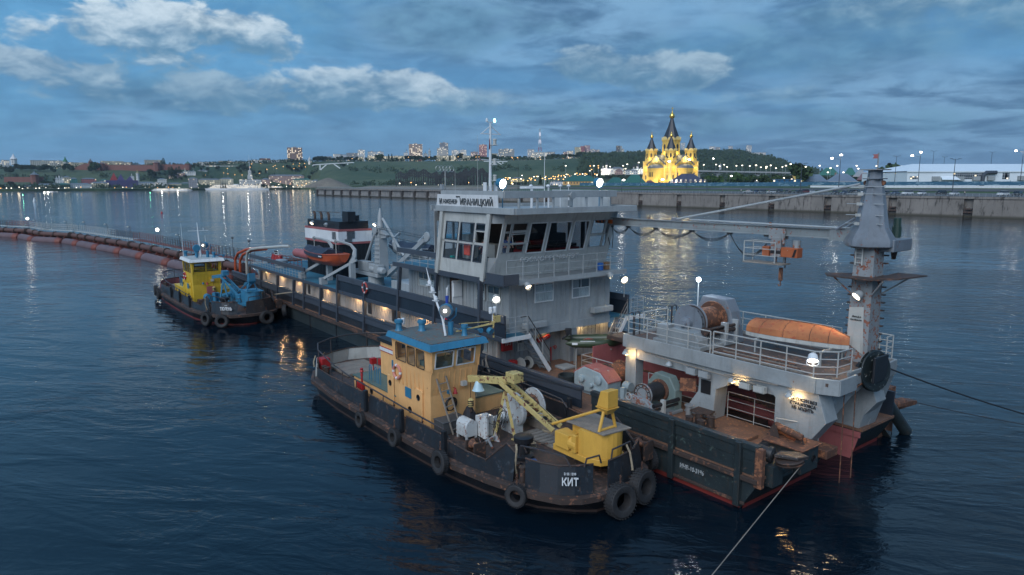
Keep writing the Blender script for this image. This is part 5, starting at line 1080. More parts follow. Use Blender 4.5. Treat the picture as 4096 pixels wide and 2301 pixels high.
# ---- wheelhouse
FB=lambda z:15.62-(z-6.6)*.31
PB=lambda z,a0=15.9:a0-(z-6.6)*.205
WHS=M['greyold']
wh=MB();L0,L1=.45,8.7
def fw(mb,b0,b1,z0,z1,t=.08):mb.ext([(FB(z0),b0,z0),(FB(z0),b1,z0),(FB(z1),b1,z1),(FB(z1),b0,z1)],(t,0,0))
def sw(mb,u0,u1,z0,z1,b=0.,t=.08):mb.ext([(PB(z0,u0),b,z0),(PB(z0,u1),b,z0),(PB(z1,u1),b,z1),(PB(z1,u0),b,z1)],(0,t,0))
fw(wh,L0,L1,6.56,7.8);fw(wh,L0,L1,9.5,10.0)
for b0,b1 in ((2.1,2.27),(3.47,3.62),(5.27,5.42),(6.62,6.85),(8.3,8.7),(L0,.62)):fw(wh,b0,b1,7.8,9.5)
fw(wh,.62,2.1,7.80,7.9);fw(wh,6.85,8.3,7.8,7.9);fw(wh,.62,2.1,8.98,9.08);fw(wh,.62,2.1,8.38,8.44);fw(wh,6.85,8.3,8.6,8.68);fw(wh,1.02,1.10,7.8,9.5);fw(wh,7.9,7.98,7.8,9.5)
wr=P('wheelhouse_wall',wh,M['whgrey'],smooth=False)
# port wing wall: six-pane glazing
wg=MB();sw(wg,15.95,20.35,6.56,7.38);sw(wg,15.95,20.35,9.48,10.0)
for u in (15.95,17.05,18.55,20.0):sw(wg,u,u+(.16 if u<20 else .35),7.38,9.48)
sw(wg,15.95,20.35,8.32,8.44);sw(wg,16.1,17.1,9.02,9.10)
P('wing_wall',wg,M['offwhite'],smooth=False)
for u in (15.8,20.3):mb=MB();mb.beam((u+.12,-.07,6.45),(u+.12-.78,-.07,10.5),.30,.14,(0,1,0));P('wing_post',mb,M['offwhite'],smooth=False,bevel=.02)
mb=MB();mb.ext([(15.8,.02,6.56),(15.62,.45,6.56),(FB(10.),.45,10.),(15.1,.02,10.)],(.06,.02,0));
P('chamfer_panel',MB().ext([(15.82,.04,6.56),(15.62,.45,6.56),(FB(7.7),.45,7.7),(15.6,.04,7.7)],(.05,.02,0)).ext([(15.22,.04,9.5),(FB(9.5),.45,9.5),(FB(10.),.45,10.),(15.12,.04,10.)],(.05,.02,0)),M['greylt'],smooth=False)
# other walls: starboard and aft, glazed above
mb=MB();mb.box(15.6,20.9,8.62,8.7,6.56,7.6);mb.box(14.7,20.9,8.62,8.7,9.5,10.0)
for u in (15.3,16.9,18.6,20.7):mb.box(u,u+.2,8.62,8.7,7.6,9.5)
mb.box(20.82,20.9,.08,8.7,6.56,7.75);mb.box(20.82,20.9,.08,8.7,9.4,10.0)
mb.box(20.82,20.9,2.6,7.9,7.75,9.4)  # middle closed so the front panes come out dark
for b in (.08,1.3,8.5):mb.box(20.82,20.9,b,b+.16,7.75,9.4)
P('aft_wall',mb,M['grey'],smooth=False)
def pane_f(b0,b1,z0,z1,gm,fm='white',fwid=.07,name='window'):
 mb=MB()
 for q in ((b0,b1,z0,z0+fwid),(b0,b1,z1-fwid,z1),(b0,b0+fwid,z0,z1),(b1-fwid,b1,z0,z1)):mb.ext([(FB(q[2])-.03,q[0],q[2]),(FB(q[2])-.03,q[1],q[2]),(FB(q[3])-.03,q[1],q[3]),(FB(q[3])-.03,q[0],q[3])],(.05,0,0))
 w=P(name,mb,M[fm],smooth=False);mb=MB();mb.quad((FB(z0)-.0,b0+.02,z0),(FB(z0),b1-.02,z0),(FB(z1),b1-.02,z1),(FB(z1),b0+.02,z1));part(dr,'pane',mb,M[gm],parent=w,smooth=False)
for b0,b1 in ((2.27,3.47),(3.62,5.27),(5.42,6.62)):pane_f(b0,b1,7.8,9.5,'glassdk')
for b0,b1,z0,z1 in ((.62,1.02,8.44,9.5),(.62,1.02,7.9,8.38),(1.10,2.1,9.08,9.5),(1.10,2.1,7.9,8.38),(6.85,7.9,8.68,9.5),(6.85,7.9,7.9,8.6),(7.98,8.3,7.9,9.5)):pane_f(b0,b1,z0,z1,'glass','greylt',.04)
mb=MB();mb.beam((FB(8.4)-.3,1.10,8.46),(FB(8.4)-.3,2.1,8.46),.03,.05);mb.beam((FB(8.9)-.05,1.1,8.92),(FB(8.9)-.05,2.1,8.92),.03,.05);mb.beam((FB(8.4)-.3,1.10,8.46),(FB(8.9)-.02,1.1,8.96),.03,.03);mb.beam((FB(8.4)-.3,2.10,8.46),(FB(8.9)-.02,2.1,8.96),.03,.03);P('hinged_sash',mb,M['greylt'],smooth=False)
for u0,u1,z0,z1 in ((16.11,17.05,9.1,9.46),(17.21,18.55,8.44,9.46),(18.71,20.0,8.44,9.46),(16.11,17.05,7.4,8.3),(17.21,18.55,7.4,8.3),(18.71,20.0,7.4,8.3)):
 mb=MB();f=.05
 for q in ((u0,u1,z0,z0+f),(u0,u1,z1-f,z1),(u0,u0+f,z0,z1),(u1-f,u1,z0,z1)):sw(mb,*q,b=-.02,t=.04)
 w=P('wing_window',mb,M['slate'],smooth=False);mb=MB();mb.quad((PB(z0,u0),.03,z0),(PB(z0,u1),.03,z0),(PB(z1,u1),.03,z1),(PB(z1,u0),.03,z1));part(dr,'pane',mb,M['glass'],parent=w,smooth=False)
# inside: floor, consoles, red lower lining
mb=MB();mb.box(18.9,19.0,2.6,7.8,7.16,9.98);mb.box(15.2,20.8,.3,8.5,9.94,9.98);P('added_dark_lining',mb,M['dark'],smooth=False)  # dark screen and ceiling sheet added to make the interior look unlit
for a,b in ((18.9,2.55),(20.2,1.4),(17.2,8.4)):mb=MB();mb.box(a,a+.18,b,b+.18,7.15,9.95);P('inner_post',mb,M['slate'],smooth=False)
mb=MB();mb.box(17.6,18.8,2.0,2.6,7.16,8.15);mb.box(19.9,20.6,1.8,2.5,7.16,8.6);P('chart_table',mb,M['offwhite'],smooth=False,bevel=.02)
mb=MB();mb.box(15.7,20.8,.1,8.6,6.58,7.15);P('wheelhouse_floor',mb,M['dark'],smooth=False)
mb=MB();mb.box(FB(7.5)+.25,16.4,2.4,6.6,7.16,7.95);mb.box(17.6,18.3,3.2,6.0,7.16,8.2);P('console',mb,M['red'],smooth=False,bevel=.03);mb=MB();mb.box(15.7,16.3,2.5,6.5,7.97,8.15);mb.box(18.6,20.4,6.6,8.3,7.16,8.5);P('instrument_desk',mb,M['dark'],smooth=False,bevel=.03)
# roof slab with fascia, and the open top bridge with its parapet
mb=MB();mb.prism([(13.5,.45),(14.3,-.1),(20.6,-.1),(21.0,8.9),(13.5,8.5)],10.0,10.12);P('roof',mb,M['greylt'],smooth=False)
mb=MB()
for p,q in (((13.1,-.05),(13.1,8.6)),((13.1,-.12),(20.3,-.12)),((20.9,-.1),(20.9,8.9)),((13.1,8.6),(21,8.9))):mb.beam((*p,10.17),(*q,10.17),.10,.32)
mb.prism([(13.1,-.05),(13.6,-.1),(13.6,8.5),(13.1,8.6)],10.06,10.1);P('roof_fascia',mb,M['greylt'],smooth=False,bevel=.015)
mb=MB()
for p,q in (((14.1,.0),(14.1,8.0)),((14.1,0),(19.9,0)),((14.1,8.0),(19.9,8.3))):mb.beam((*p,10.98),(*q,10.98),.10,.36)
for b in (1.0,2.2,3.3,4.6,5.7,6.9):mb.beam((14.15,b,10.12),(14.15,b,10.85),.1,.12)
for a in (15.5,17,18.5,19.8):mb.beam((a,.05,10.12),(a,.05,10.85),.08,.08)
mb.box(14.5,19.5,7.9,8.0,10.12,10.8);P('parapet',mb,M['greylt'],smooth=False,bevel=.01)
sb=MB();sb.ext([(14.4,-.13,10.22),(20.25,-.13,10.22),(20.0,-.20,10.95),(14.35,-.20,10.95)],(0,.04,0));sg=P('name_board',sb,M['white'],smooth=False)
mm=paint('board_letters',(.06,.07,.075),.5,.1,.3)
for s_,a_,h,w_ in (('И',19.68,.30,.25),('НЖЕНЕР',18.72,.22,1.4),('ИВАНИЦКИЙ',16.25,.33,2.95)):text(dr,'lettering',s_,(a_,-.195,10.55),(-1,0,.0),(0,-.1,1),h,mm,parent=sg,bold=.012,depth=.006,w=w_)
text(dr,'lettering','В-07-706',(17.9,-.215,10.83),(-1,0,0),(0,-.1,1),.07,mm,parent=sg)
text(dr,'lettering','РОСМОРРЕЧФЛОТ',(FB(7.5)-.06,4.1,7.46),(0,1,0),(-.31,0,1),.27,M['white'],stretch=1.2)
# ---- gantry platform over the bow slot
gb=M['gantry']
mb=MB();mb.box(-.9,9.2,3.75,8.85,4.02,4.14);P('gantry_deck',mb,paint('grimy_platform',(.085,.06,.05),.6,.5,.8,chip=(.18,.09,.055),chip2=(.16,.16,.15),bump=.5),smooth=False)
mb=MB()
for p,q in (((-.5,3.65),(9.28,3.65)),((-.5,3.65),(-1.22,4.0)),((-1.22,4.0),(-1.2,5.35)),((9.25,3.65),(9.25,8.9)),((-1.15,7.9),(-1.1,8.95)),((-1.1,8.95),(9.25,8.95)),((-.85,5.35),(-.85,7.9))):mb.beam((*p,3.99),(*q,3.99),.09,.62)
mb.prism([(-1.2,4.0),(-.5,3.7),(-.5,5.3),(-1.2,5.35)],4.05,4.12);P('gantry_fascia',mb,gb,smooth=False,bevel=.02)
mb=MB();mb.beam((-.4,3.95,3.42),(9.1,3.95,3.42),.35,.50);mb.beam((-.4,8.5,3.42),(9.1,8.5,3.42),.35,.50);mb.beam((9.0,3.8,3.4),(9.0,8.8,3.4),.35,.5);P('gantry_girder',mb,gb,smooth=False)
def column(pts,t0,t1):mb=MB();mb.ext([(a,t0,z) for a,z in pts],(0,t1-t0,0));return P('gantry_column',mb,gb,smooth=False,bevel=.02)
column([(8.52,1.36),(9.2,1.36),(9.2,3.7),(8.52,3.7)],3.75,4.3);column([(8.52,1.36),(9.2,1.36),(9.2,3.7),(8.52,3.7)],8.2,8.7)
for t0,t1 in ((3.74,4.62),(7.8,8.68)):
 column([(4.05,1.36),(5.6,1.36),(4.85,2.5),(4.85,3.2),(5.0,3.7),(3.1,3.7),(3.4,3.05),(3.95,2.75)],t0,t1)
 column([(1.17,1.36),(1.17,3.1),(1.5,3.4),(1.5,3.75),(-.55,3.75),(-.95,2.6),(-.1,1.36)],t0,t1)
mb=MB();mb.box(4.2,4.7,3.71,3.73,2.45,3.05);P('cable_box_opening',mb,M['cable'],smooth=False);mb=MB();mb.ext([(4.95,3.72,2.4),(5.5,3.3,2.4),(5.5,3.3,3.0),(4.95,3.72,3.0)],(.03,.02,0));P('hatch_door',mb,M['rust'],smooth=False)
for k,s_ in enumerate(('НА СОСУН БЕЗ','СТРАХПОЯСА','НЕ ХОДИТЬ')):text(dr,'lettering',s_,(.0,3.715,3.27-.17*k),(-1,0,0),(0,0,1),.115,M['cable'],stretch=.92,bold=.008)
mb=MB();mb.rail([(9.0,3.7,4.3),(4.3,3.7,4.3)],.95,(1,.66,.33),.028,1.2);mb.rail([(4.15,3.7,4.3),(-.35,3.7,4.3),(-.95,4.3,4.3),(-.98,5.3,4.3)],.98,(1,.7,.4,.12),.03,1.15);P('railing',mb,M['rail'],smooth=False)
mb=MB();mb.rail([(9.1,4.9,4.3),(9.1,6.7,4.3)],.95,(1,.66,.33),.03,.9);mb.rail([(8.6,8.85,4.3),(1.2,8.85,4.3)],.95,(1,.66,.33),.026,1.2);mb.rail([(-.95,8.3,4.3),(-.95,8.85,4.3),(.1,8.85,4.3)],1.0,(1,.75,.5,.25),.03,.55);P('railing',mb,M['rail'],smooth=False)
for (a,b) in ((9.2,3.9),(9.2,4.35),(9.3,6.9),(9.3,7.3)):
 mb=MB();mb.path([(a,b,4.1),(a,b,5.1),(a,b+.05,5.25),(a,b+.2,5.3),(a,b+.34,5.25),(a,b+.36,5.1),(a,b+.36,4.1)],.03,6);P('ladder_grip',mb,M['raildk'])
mb=MB();mb.rail([(12.9,4.35,1.36),(9.5,4.35,1.36)],1.05,(1,.7,.4,.12),.024,1.0);mb.rail([(8.3,4.45,1.36),(4.4,4.45,1.36)],1.05,(1,.7,.4,.12),.024,1.0);mb.rail([(3.9,4.6,1.36),(1.3,4.6,1.36)],1.15,(1,.7,.4,.1),.018,1.3);mb.rail([(.95,3.5,1.36),(-.3,3.9,1.36),(-.3,4.5,1.36)],1.0,(1,.5),.026,1.2);mb.rail([(12.9,4.35,1.36),(13.0,7.9,1.36)],1.05,(1,.7,.4,.12),.024,1.0);mb.rail([(12.8,7.9,1.36),(1.3,7.9,1.36)],1.0,(1,.6,.3),.024,1.2);P('slot_railing',mb,M['rail'],smooth=False)
# starboard prong front casing that carries the mast
mb=MB();mb.ext([(-.35,7.72,1.36),(-.38,8.45,1.36),(-1.05,9.0,3.7),(-.9,7.85,3.7)],(1.4,0,0));mb.ext([(-.4,8.45,1.36),(-.4,9.1,1.36),(-1.05,9.3,4.0),(-1.02,8.95,4.0)],(1.3,0,0));P('bow_casing',mb,gb,smooth=False)
mb=MB();mb.ext([(2.2,7.7,1.36),(3.8,7.7,1.36),(3.2,7.7,3.6),(2.6,7.7,3.6)],(0,.9,0));P('bow_casing',mb,gb,smooth=False)
# hinged arm of the suction frame with guide rollers
mb=MB();mb.ext([(-.62,4.7,2.9),(-.62,4.7,3.35),(-.9,7.3,3.85),(-.9,7.9,3.75),(-.62,6.3,3.1),(-.6,5.2,2.55)],(.16,0,0));P('suction_frame_arm',mb,gb,smooth=False,bevel=.02)
for b,z,r in ((4.95,3.05,.17),(6.9,3.68,.14),(7.35,3.78,.12)):mb=MB();mb.lathe((-.62,b,z),[(r*.3,-.16),(r,-.14),(r,0),(r*.3,.02)],14,(-1,0,0));P('pulley',mb,M['galv'])
for k in range(5):mb=MB();mb.tube((-.74,5.9+.16*k,3.35+.04*k),(-.9,6.1+.16*k,3.6+.04*k),.035,6);P('clamp_bolt',mb,M['rust'])
mb=MB();mb.box(3.4,12.3,5.3,7.1,.1,.8);mb.box(1.5,12.3,5.6,6.8,3.2,3.45);P('suction_frame',mb,M['rustdk'],smooth=False,bevel=.04);mb=MB();mb.lathe((2.6,6.2,2.6),[(.5,-.5),(.75,-.48),(.78,-.3),(.5,-.26),(.5,.26),(.78,.3),(.75,.48),(.5,.5)],22,(0,1,0));P('ladder_sheave',mb,M['rustdk'])
for b,aa in ((4.9,-.75),(5.7,-.8)):mb=MB();mb.tube((aa,b+.5,3.4),(aa-.35,b-.1,-.4),.022,5);P('hoist_cable',mb,M['rust'])
# front tackle of port prong
mb=MB();mb.ext([(-.95,2.1,1.0),(.5,2.3,1.0),(.5,3.3,1.0),(-.95,3.3,1.0)],(0,0,.92));P('bow_box',mb,M['greenhull'],smooth=False,bevel=.02);mb=MB();mb.box(-1.05,.6,2.0,3.4,1.93,1.97);P('bow_box_lid',mb,M['rust'],smooth=False)
mb=MB();mb.lathe((-.96,2.95,1.45),[(.1,0),(.1,.02),(.13,.03),(.13,0)],14,(-1,0,0));P('hawse_hole',mb,M['cable'])
for k,(b,z,m) in enumerate(((2.75,2.32,'rust'),(2.95,2.12,'orangeold'))):mb=MB();mb.lathe((.25,b,z),[(.05,-.95),(.13,-.9),(.15,-.2),(.11,0),(.15,.15),(.13,.3),(.04,.35)],12,(1,.15,.1));P('roller',mb,M[m])
for q in ([(.2,2.55,1.97),(.75,2.55,1.97),(.45,2.55,2.55)],[(-.75,2.65,1.97),(-.35,2.65,1.97),(-.5,2.65,2.4)]):P('roller_bracket',MB().ext(q,(0,.04,0)),M['rustdk'],smooth=False)
mb=MB();mb.lathe((-.55,.75,2.02),[(.2,-.55),(.24,-.5),(.24,-.1),(.30,-.08),(.30,.05),(.2,.1)],14,(-.8,.2,-.1));P('fairlead_swivel',mb,paint('chipped_black_white',(.02,.02,.022),.5,.3,.6,chip2=(.45,.45,.43),scale=2))
mb=MB();mb.lathe((-1.15,.95,1.92),[(.1,-.09),(.46,-.08),(.48,-.05),(.36,-.02),(.36,.02),(.48,.05),(.46,.08),(.1,.09)],22,(.15,-.1,1));P('fairlead_sheave',mb,M['rustdk'])
mb=MB();mb.ext([(-.75,.6,2.02),(-1.5,.85,2.06),(-1.65,1.3,2.06),(-1.2,1.45,2.04),(-.7,1.1,2.02)],(0,0,.12));P('fairlead_cheek',mb,paint('chipped_black_white_b',(.03,.026,.026),.5,.4,.6,chip2=(.40,.38,.36),scale=3),smooth=False,bevel=.02)
mb=MB();mb.box(-.9,-.55,.35,1.0,1.0,1.75);mb.ext([(-.7,1.15,1.2),(-.7,2.0,1.2),(-.7,2.0,1.7)],(.05,0,0));mb.box(-.75,-.6,.3,1.95,1.1,1.2);P('fairlead_foot',mb,M['greenhull'],smooth=False)
mb=MB();mb.box(-1.05,-.2,3.75,4.6,1.2,1.55);P('timber_fender',mb,M['rust'],smooth=False,bevel=.04)
# starboard bow sheave, pile and hydraulic arm
mb=MB();mb.lathe((-1.05,7.15,4.1),[(.12,-.10),(.80,-.09),(.84,-.06),(.62,-.02),(.62,.02),(.84,.06),(.80,.09),(.12,.10)],30,(-.95,-.25,.1));sh=P('bow_sheave',mb,paint('flaking_black_plate',(.012,.018,.02),.35,.25,.5,chip=(.14,.06,.03),chip2=(.30,.32,.30),scale=2))
mb=MB();mb.box(-1.3,-1.2,6.6,7.75,3.7,4.75);mb.lathe((-.7,7.2,4.1),[(.22,-.2),(.22,.35)],12,(1,.2,0));part(dr,'sheave_bracket',mb,M['black'],parent=sh,smooth=False,bevel=.03)
mb=MB();mb.ext([(.1,10.55,1.0),(-.2,11.5,-.1),(.2,12.6,-.1),(.9,11.6,.9),(.9,10.55,1.3)],(.5,0,0));P('arm_bracket',mb,M['greenhull'],smooth=False,bevel=.03)
mb=MB();mb.tube((-.1,10.7,1.9),(-.3,12.6,.1),.27,14);mb.tube((-.3,12.6,.1),(-.35,13.1,-.45),.16,12);P('hydraulic_cylinder',mb,M['greenhull'])
mb=MB();mb.box(.2,1.3,11.0,12.4,-.5,2.2);mb.tube((.1,11.2,1.5),(.1,13.0,1.3),.25,12);mb.ext([(0,12.2,1.1),(0,14.4,.95),(0,14.4,1.15),(0,12.2,1.5)],(.5,0,0));mb.tube((.6,11.3,2.2),(.6,11.3,2.6),.05,6);P('pile_guide',mb,M['rust'],smooth=False,bevel=.03)
# ---- funnel
mb=MB();fA=[(40.1,2.65),(47.2,2.65),(47.2,5.5),(40.1,5.5)];s_=lambda k:[(40.1-k,2.65-k),(47.2+k,2.65-k),(47.2+k,5.5+k),(40.1-k,5.5+k)]
mb.prism(s_(0),3.6,6.55);ribs(mb,a=40.1,c0=2.65,c1=5.5,z0=3.7,z1=6.5,t=.04);ribs(mb,b=2.65,c0=40.1,c1=47.2,z0=3.7,z1=6.5,t=.04);fn=P('funnel',mb,M['black'],smooth=False)
for z0,z1,k,m in ((6.55,6.73,.09,'redlead'),(6.73,7.62,.085,'white'),(7.62,7.80,.09,'redlead'),(7.8,8.42,-.12,'black')):mb=MB();mb.prism(s_(k),z0+.002,z1-.002);part(dr,'funnel_band',mb,M[m],parent=fn,smooth=False)
for face,c0,c1,z0,z1 in (('b',40.5,41.2,7.0,7.55),('a',3.3,4.0,7.05,7.6),('a',3.1,3.75,6.35,6.95)):
 mb=MB()
 for k in range(7):
  z=z0+(z1-z0)*k/6.
  if face=='a':mb.box(39.96,40.02,c0,c1,z-.02,z+.02)
  else:mb.box(c0,c1,2.5,2.56,z-.02,z+.02)
 part(dr,'louvre',mb,M['cable'],parent=fn,smooth=False,kind=None)
mb=MB();mb.box(39.9,41.0,3.4,4.1,8.42,9.25);mb.lathe((41.5,4.8,8.42),[(.35,0),(.35,.45),(.28,.45)],12);part(dr,'uptake',mb,M['black'],parent=fn,smooth=False)
for a in (46.4,44.9,43.3):mb=MB();mb.path([(a,3.2,8.4),(a,3.2,8.85),(a+.08,3.2,8.98),(a+.22,3.2,9.03)],.12,8);part(dr,'exhaust_pipe',mb,M['rustdk'],parent=fn)
mb=MB();mb.tube((47,3.2,9.1),(41,3.2,9.15),.025,4);part(dr,'pipe_stay',mb,M['rustdk'],parent=fn)
# ---- roofs and hatches on the upper deck between funnel and tier 2
mb=MB();mb.box(27.5,33.0,3.6,8.6,3.67,4.3);P('engine_casing',mb,M['greylt'],smooth=False,bevel=.03);mb=MB();mb.box(28.2,29.8,4.2,5.6,4.32,4.5);P('skylight',mb,M['offwhite'],smooth=False,bevel=.03)
mb=MB();mb.box(30.2,31.2,1.5,2.5,3.67,3.95);P('deck_hatch',mb,M['greylt'],smooth=False,bevel=.03);mb=MB();mb.box(34.6,38.0,6.2,9.0,3.67,4.9);P('engine_casing',mb,M['grey'],smooth=False,bevel=.03)
# ---- stern: towing arches, red air receivers, gear
mb=MB();mb.path([(58.0,.4,1.36),(57.8,.4,4.0),(57.3,.4,4.75),(56.2,.4,5.1),(53.8,.4,5.4),(47.6,.6,6.0),(46,.6,6.1)],.13,8);P('towing_arch',mb,M['offwhite'])
for a,dz in ((61.6,0),(59.9,.0)):mb=MB();mb.path([(a+.8,.5+dz,1.36),(a+.5,.5,3.6),(a-.3,.6,4.3),(a-3.0,.7,4.9),(a-6.5,1.0,5.3)],.14,8);P('towing_arch',mb,M['orange'])
mb=MB();mb.path([(62.2,9.5,1.36),(61.8,9.5,3.8),(61,9.4,4.5),(57,9,5.0),(52,8.6,5.6)],.13,8);P('towing_arch',mb,M['offwhite'])
mb=MB();mb.lathe((47.6,4.6,4.6),[(.1,-.1),(.42,0),(.45,.2),(.45,7.4),(.42,7.6),(.1,7.75)],16,(1,0,0));P('air_receiver',mb,M['redlead'])
mb=MB();mb.lathe((51.2,1.6,3.67),[(.5,0),(.5,.3),(.62,.32),(.62,.7),(.4,.78)],16);P('ventilator',mb,M['greylt'])
for k in range(3):mb=MB();mb.lathe((53.2+k*.85,2.2,3.67),[(.3,0),(.28,.55),(.18,.95)],10);P('pump_casing',mb,M['red'])
mb=MB();mb.box(55.6,60,3.0,8.0,1.36,2.8);mb.box(60.4,62.5,4,7,1.36,3.3);P('stern_machinery',mb,M['rustdk'],smooth=False,bevel=.05)
mb=MB();mb.rail([(57,9.8,1.4),(LOA-2,9.8,1.4),(LOA+.6,7.5,1.4),(LOA+.6,3,1.4)],1.9,(1,.8,.6,.45),.03,1.0);mb.rail([(56,2.4,3.7),(48,2.4,3.7)],.95,(1,.66,.33),.03,1.);P('stern_railing',mb,M['redrail'],smooth=False)
mb=MB();mb.box(49.8,50.9,.9,.94,5.0,5.42);bd=P('warning_board',mb,M['white'],smooth=False)
for k,s_ in enumerate(('БЕРЕГИСЬ','БУКСИРА')):text(dr,'lettering',s_,(50.35,.885,5.3-.19*k),(-1,0,0),(0,0,1),.12,M['cable'],parent=bd)
# catwalk ends with stairs
def stairs(a,b0,b1,z0,z1,n=8,lab=''):
 w=.75;mb=MB();mb.beam((a,b0,z1),(a,b1,z0),.05,.24);P('stair_stringer',mb,M['white'],smooth=False);mb=MB();mb.beam((a+w,b0,z1),(a+w,b1,z0),.05,.2);P('stair_stringer',mb,M['grey'],smooth=False)
 for k in range(n):f=(k+.5)/n;mb=MB();mb.box(a+.03,a+w-.03,b0+(b1-b0)*f-.11,b0+(b1-b0)*f+.11,z1+(z0-z1)*f-.015,z1+(z0-z1)*f+.015);P('stair_tread',mb,M['grey'],smooth=False)
 mb=MB();pts=[(a,b0-.5*(1 if b1>b0 else-1),z1+1.0),(a,b0,z1+1.0),(a,b1,z0+1.1),(a,b1+.05,z0+.1)];mb.path(pts,.028,6);P('handrail',mb,M['raildk'],smooth=False)
 mb=MB()
 for l in (.35,.68):mb.path([(a,b0,z1+l),(a,b1,z0+l+.1)],.016,4)
 for f in (0,.33,.66):mb.tube((a,b0+(b1-b0)*f,z1+(z0-z1)*f),(a,b0+(b1-b0)*f,z1+(z0-z1)*f+1.05),.02,4)
 P('handrail',mb,M['rail'],smooth=False)
stairs(14.3,1.75,3.3,1.4,3.62);stairs(14.5,9.6,8.1,1.4,3.62)
mb=MB();mb.box(14.2,15.1,-.05,1.75,3.46,3.62);mb.box(14.4,15.1,9.6,10.9,3.46,3.62);P('stair_landing',mb,M['bluedeck'],smooth=False);P('landing_edge',MB().box(14.12,14.2,-.08,1.8,3.44,3.66),M['white'],smooth=False);P('landing_edge',MB().box(14.3,14.4,9.5,11.0,3.44,3.66),M['white'],smooth=False)
mb=MB();mb.rail([(14.2,.05,3.64),(14.2,1.6,3.64)],1.05,(1,.75,.5,.25),.022,.75);mb.rail([(14.4,9.8,3.64),(14.4,10.9,3.64),(15.1,10.9,3.64)],1.1,(1,.75,.5,.25),.022,.7);P('landing_railing',mb,M['greylt'],smooth=False)
# ---- crane mast on the starboard bow with its slewing head and boom
cr=thing('jib_crane','tall grey rust-flaked mast crane with long horizontal boom on the starboard bow','crane',(0,8.25,4.1))
C=lambda n,mb,m,**k:part(cr,n,mb,m,**k)
def ring8(r,z,cx=.02,cy=8.25,ca=.32,ea=1):return [(cx+r*x,cy+r*y,z) for x,y in ((-1,-ca),(-ca,-1),(ca,-1),(1,-ca),(1,ca),(ca,1),(-ca,1),(-1,ca))]
mb=MB();mb.rings([[(-.42,7.8,4.1),(.5,7.8,4.1),(.5,8.75,4.1),(-.42,8.75,4.1)],[(-.38,7.83,9.0),(.42,7.83,9.0),(.42,8.68,9.0),(-.38,8.68,9.0)]]);mast=C('mast',mb,M['greyworn'],smooth=False)
mb=MB();mb.rings([ring8(.85,8.95),ring8(.92,9.0),ring8(.92,9.25),ring8(.62,9.75),ring8(.44,10.9),ring8(.27,11.75),ring8(.25,12.1)]);mb.box(-.32,.36,7.9,8.6,11.7,11.74);hd=C('slewing_head',mb,M['greyold'],)
for z in (9.9,10.25,10.7,11.1,11.4):
 mb=MB();mb.cb((.35,7.72+.1*(z-9.9),z),(.22,.05,.12));part(cr,'junction_box',mb,M['offwhite'],parent=hd,smooth=False);mb=MB();mb.tube((-.6,7.85,z),(.9,7.85,z),.02,5);part(cr,'cable_clip',mb,M['greylt'],parent=hd)
for s_ in (-1,1):mb=MB();mb.lathe((.0+.34*s_,8.25-.05,11.55),[(.03,-.05),(.1,-.04),(.1,.04),(.03,.05)],12,(0,1,0));part(cr,'top_sheave',mb,M['rust'],parent=hd)
mb=MB();mb.box(-.4,.45,7.85,8.7,12.06,12.1);mb.tube((-.05,8.25,12.1),(-.05,8.25,12.75),.03,5);C('head_cap',mb,M['greyworn'],smooth=False)
mb=MB();mb.ext([(-.05,8.24,12.52),(-.05,8.24,12.70),(.14,8.16,12.69),(.09,8.18,12.61),(.14,8.16,12.53)],(0,.01,0));part(cr,'pennant',mb,M['redlead'],parent=bpy.data.objects[hd.name],smooth=False)
mb=MB();mb.ext([(-.95,8.2,9.28),(-.95,9.9,9.28),(.4,9.9,9.28),(.4,8.2,9.28)],(0,0,-.5));mb.box(-.6,.2,9.5,10.1,8.75,9.2);C('slewing_drive_box',mb,M['greyold'],smooth=False,bevel=.03)
mb=MB();mb.tube((-.35,9.75,9.28),(-.35,9.75,9.75),.18,10);mb.tube((-.35,9.75,9.75),(-.35,9.75,10.1),.14,10);mb.tube((.0,9.55,9.28),(.0,9.55,9.7),.1,8);C('slewing_motor',mb,paint('dark_green_motor',(.02,.05,.04),.5,.2,.5));mb=MB();mb.tube((-.3,9.8,8.75),(-.3,9.8,8.35),.14,10,.08);C('slewing_gear',mb,M['rustdk'])
for k in range(15):
 z=4.6+k*.33
 if 7.3<z<8.1:continue
 for bb,s_ in ((8.75,1),):mb=MB();mb.box(-.5,-.2,bb-.02,bb+.16,z,z+.05);C('mast_step',mb,M['rustdk'],smooth=False)
 mb=MB();mb.box(.42,.56,7.78,7.98,z,z+.06);C('mast_step',mb,M['rustdk'],smooth=False)
mb=MB();mb.ext([(1.7,8.0,7.68),(1.2,7.2,7.68),(-.5,7.1,7.68),(-1.3,7.9,7.72),(-1.75,9.6,7.78),(-.6,9.6,7.78),(-.5,8.8,7.72),(.5,8.9,7.7)],(0,0,.05));pf=C('mast_platform',mb,M['rustdk'],smooth=False)
for p_,q_ in (((1.2,7.7,7.66),(.46,7.85,7.0)),((-.9,7.6,7.66),(-.4,7.82,7.0)),((-1.2,9.3,7.7),(-.4,8.72,7.0)),((.1,7.3,7.66),(.1,7.8,7.05))):mb=MB();mb.beam(p_,q_,.06,.06);part(cr,'platform_strut',mb,M['greyworn'],parent=pf,smooth=False)
mb=MB();mb.beam((.05,7.75,8.2),(.05,7.75,10.3),.05,.05);mb.beam((.32,7.75,8.2),(.32,7.75,9.6),.04,.04)
for k in range(7):mb.beam((.05,7.75,8.3+k*.2),(.32,7.75,8.3+k*.2),.03,.03)
C('ladder',mb,M['offwhite'],smooth=False)
mb=MB();mb.ext([(.44,7.77,4.9),(.44,7.77,6.4),(-.15,7.77,6.5),(-.25,7.77,4.5)],(0,.02,0));C('painted_patch',mb,M['offwhite'],smooth=False)
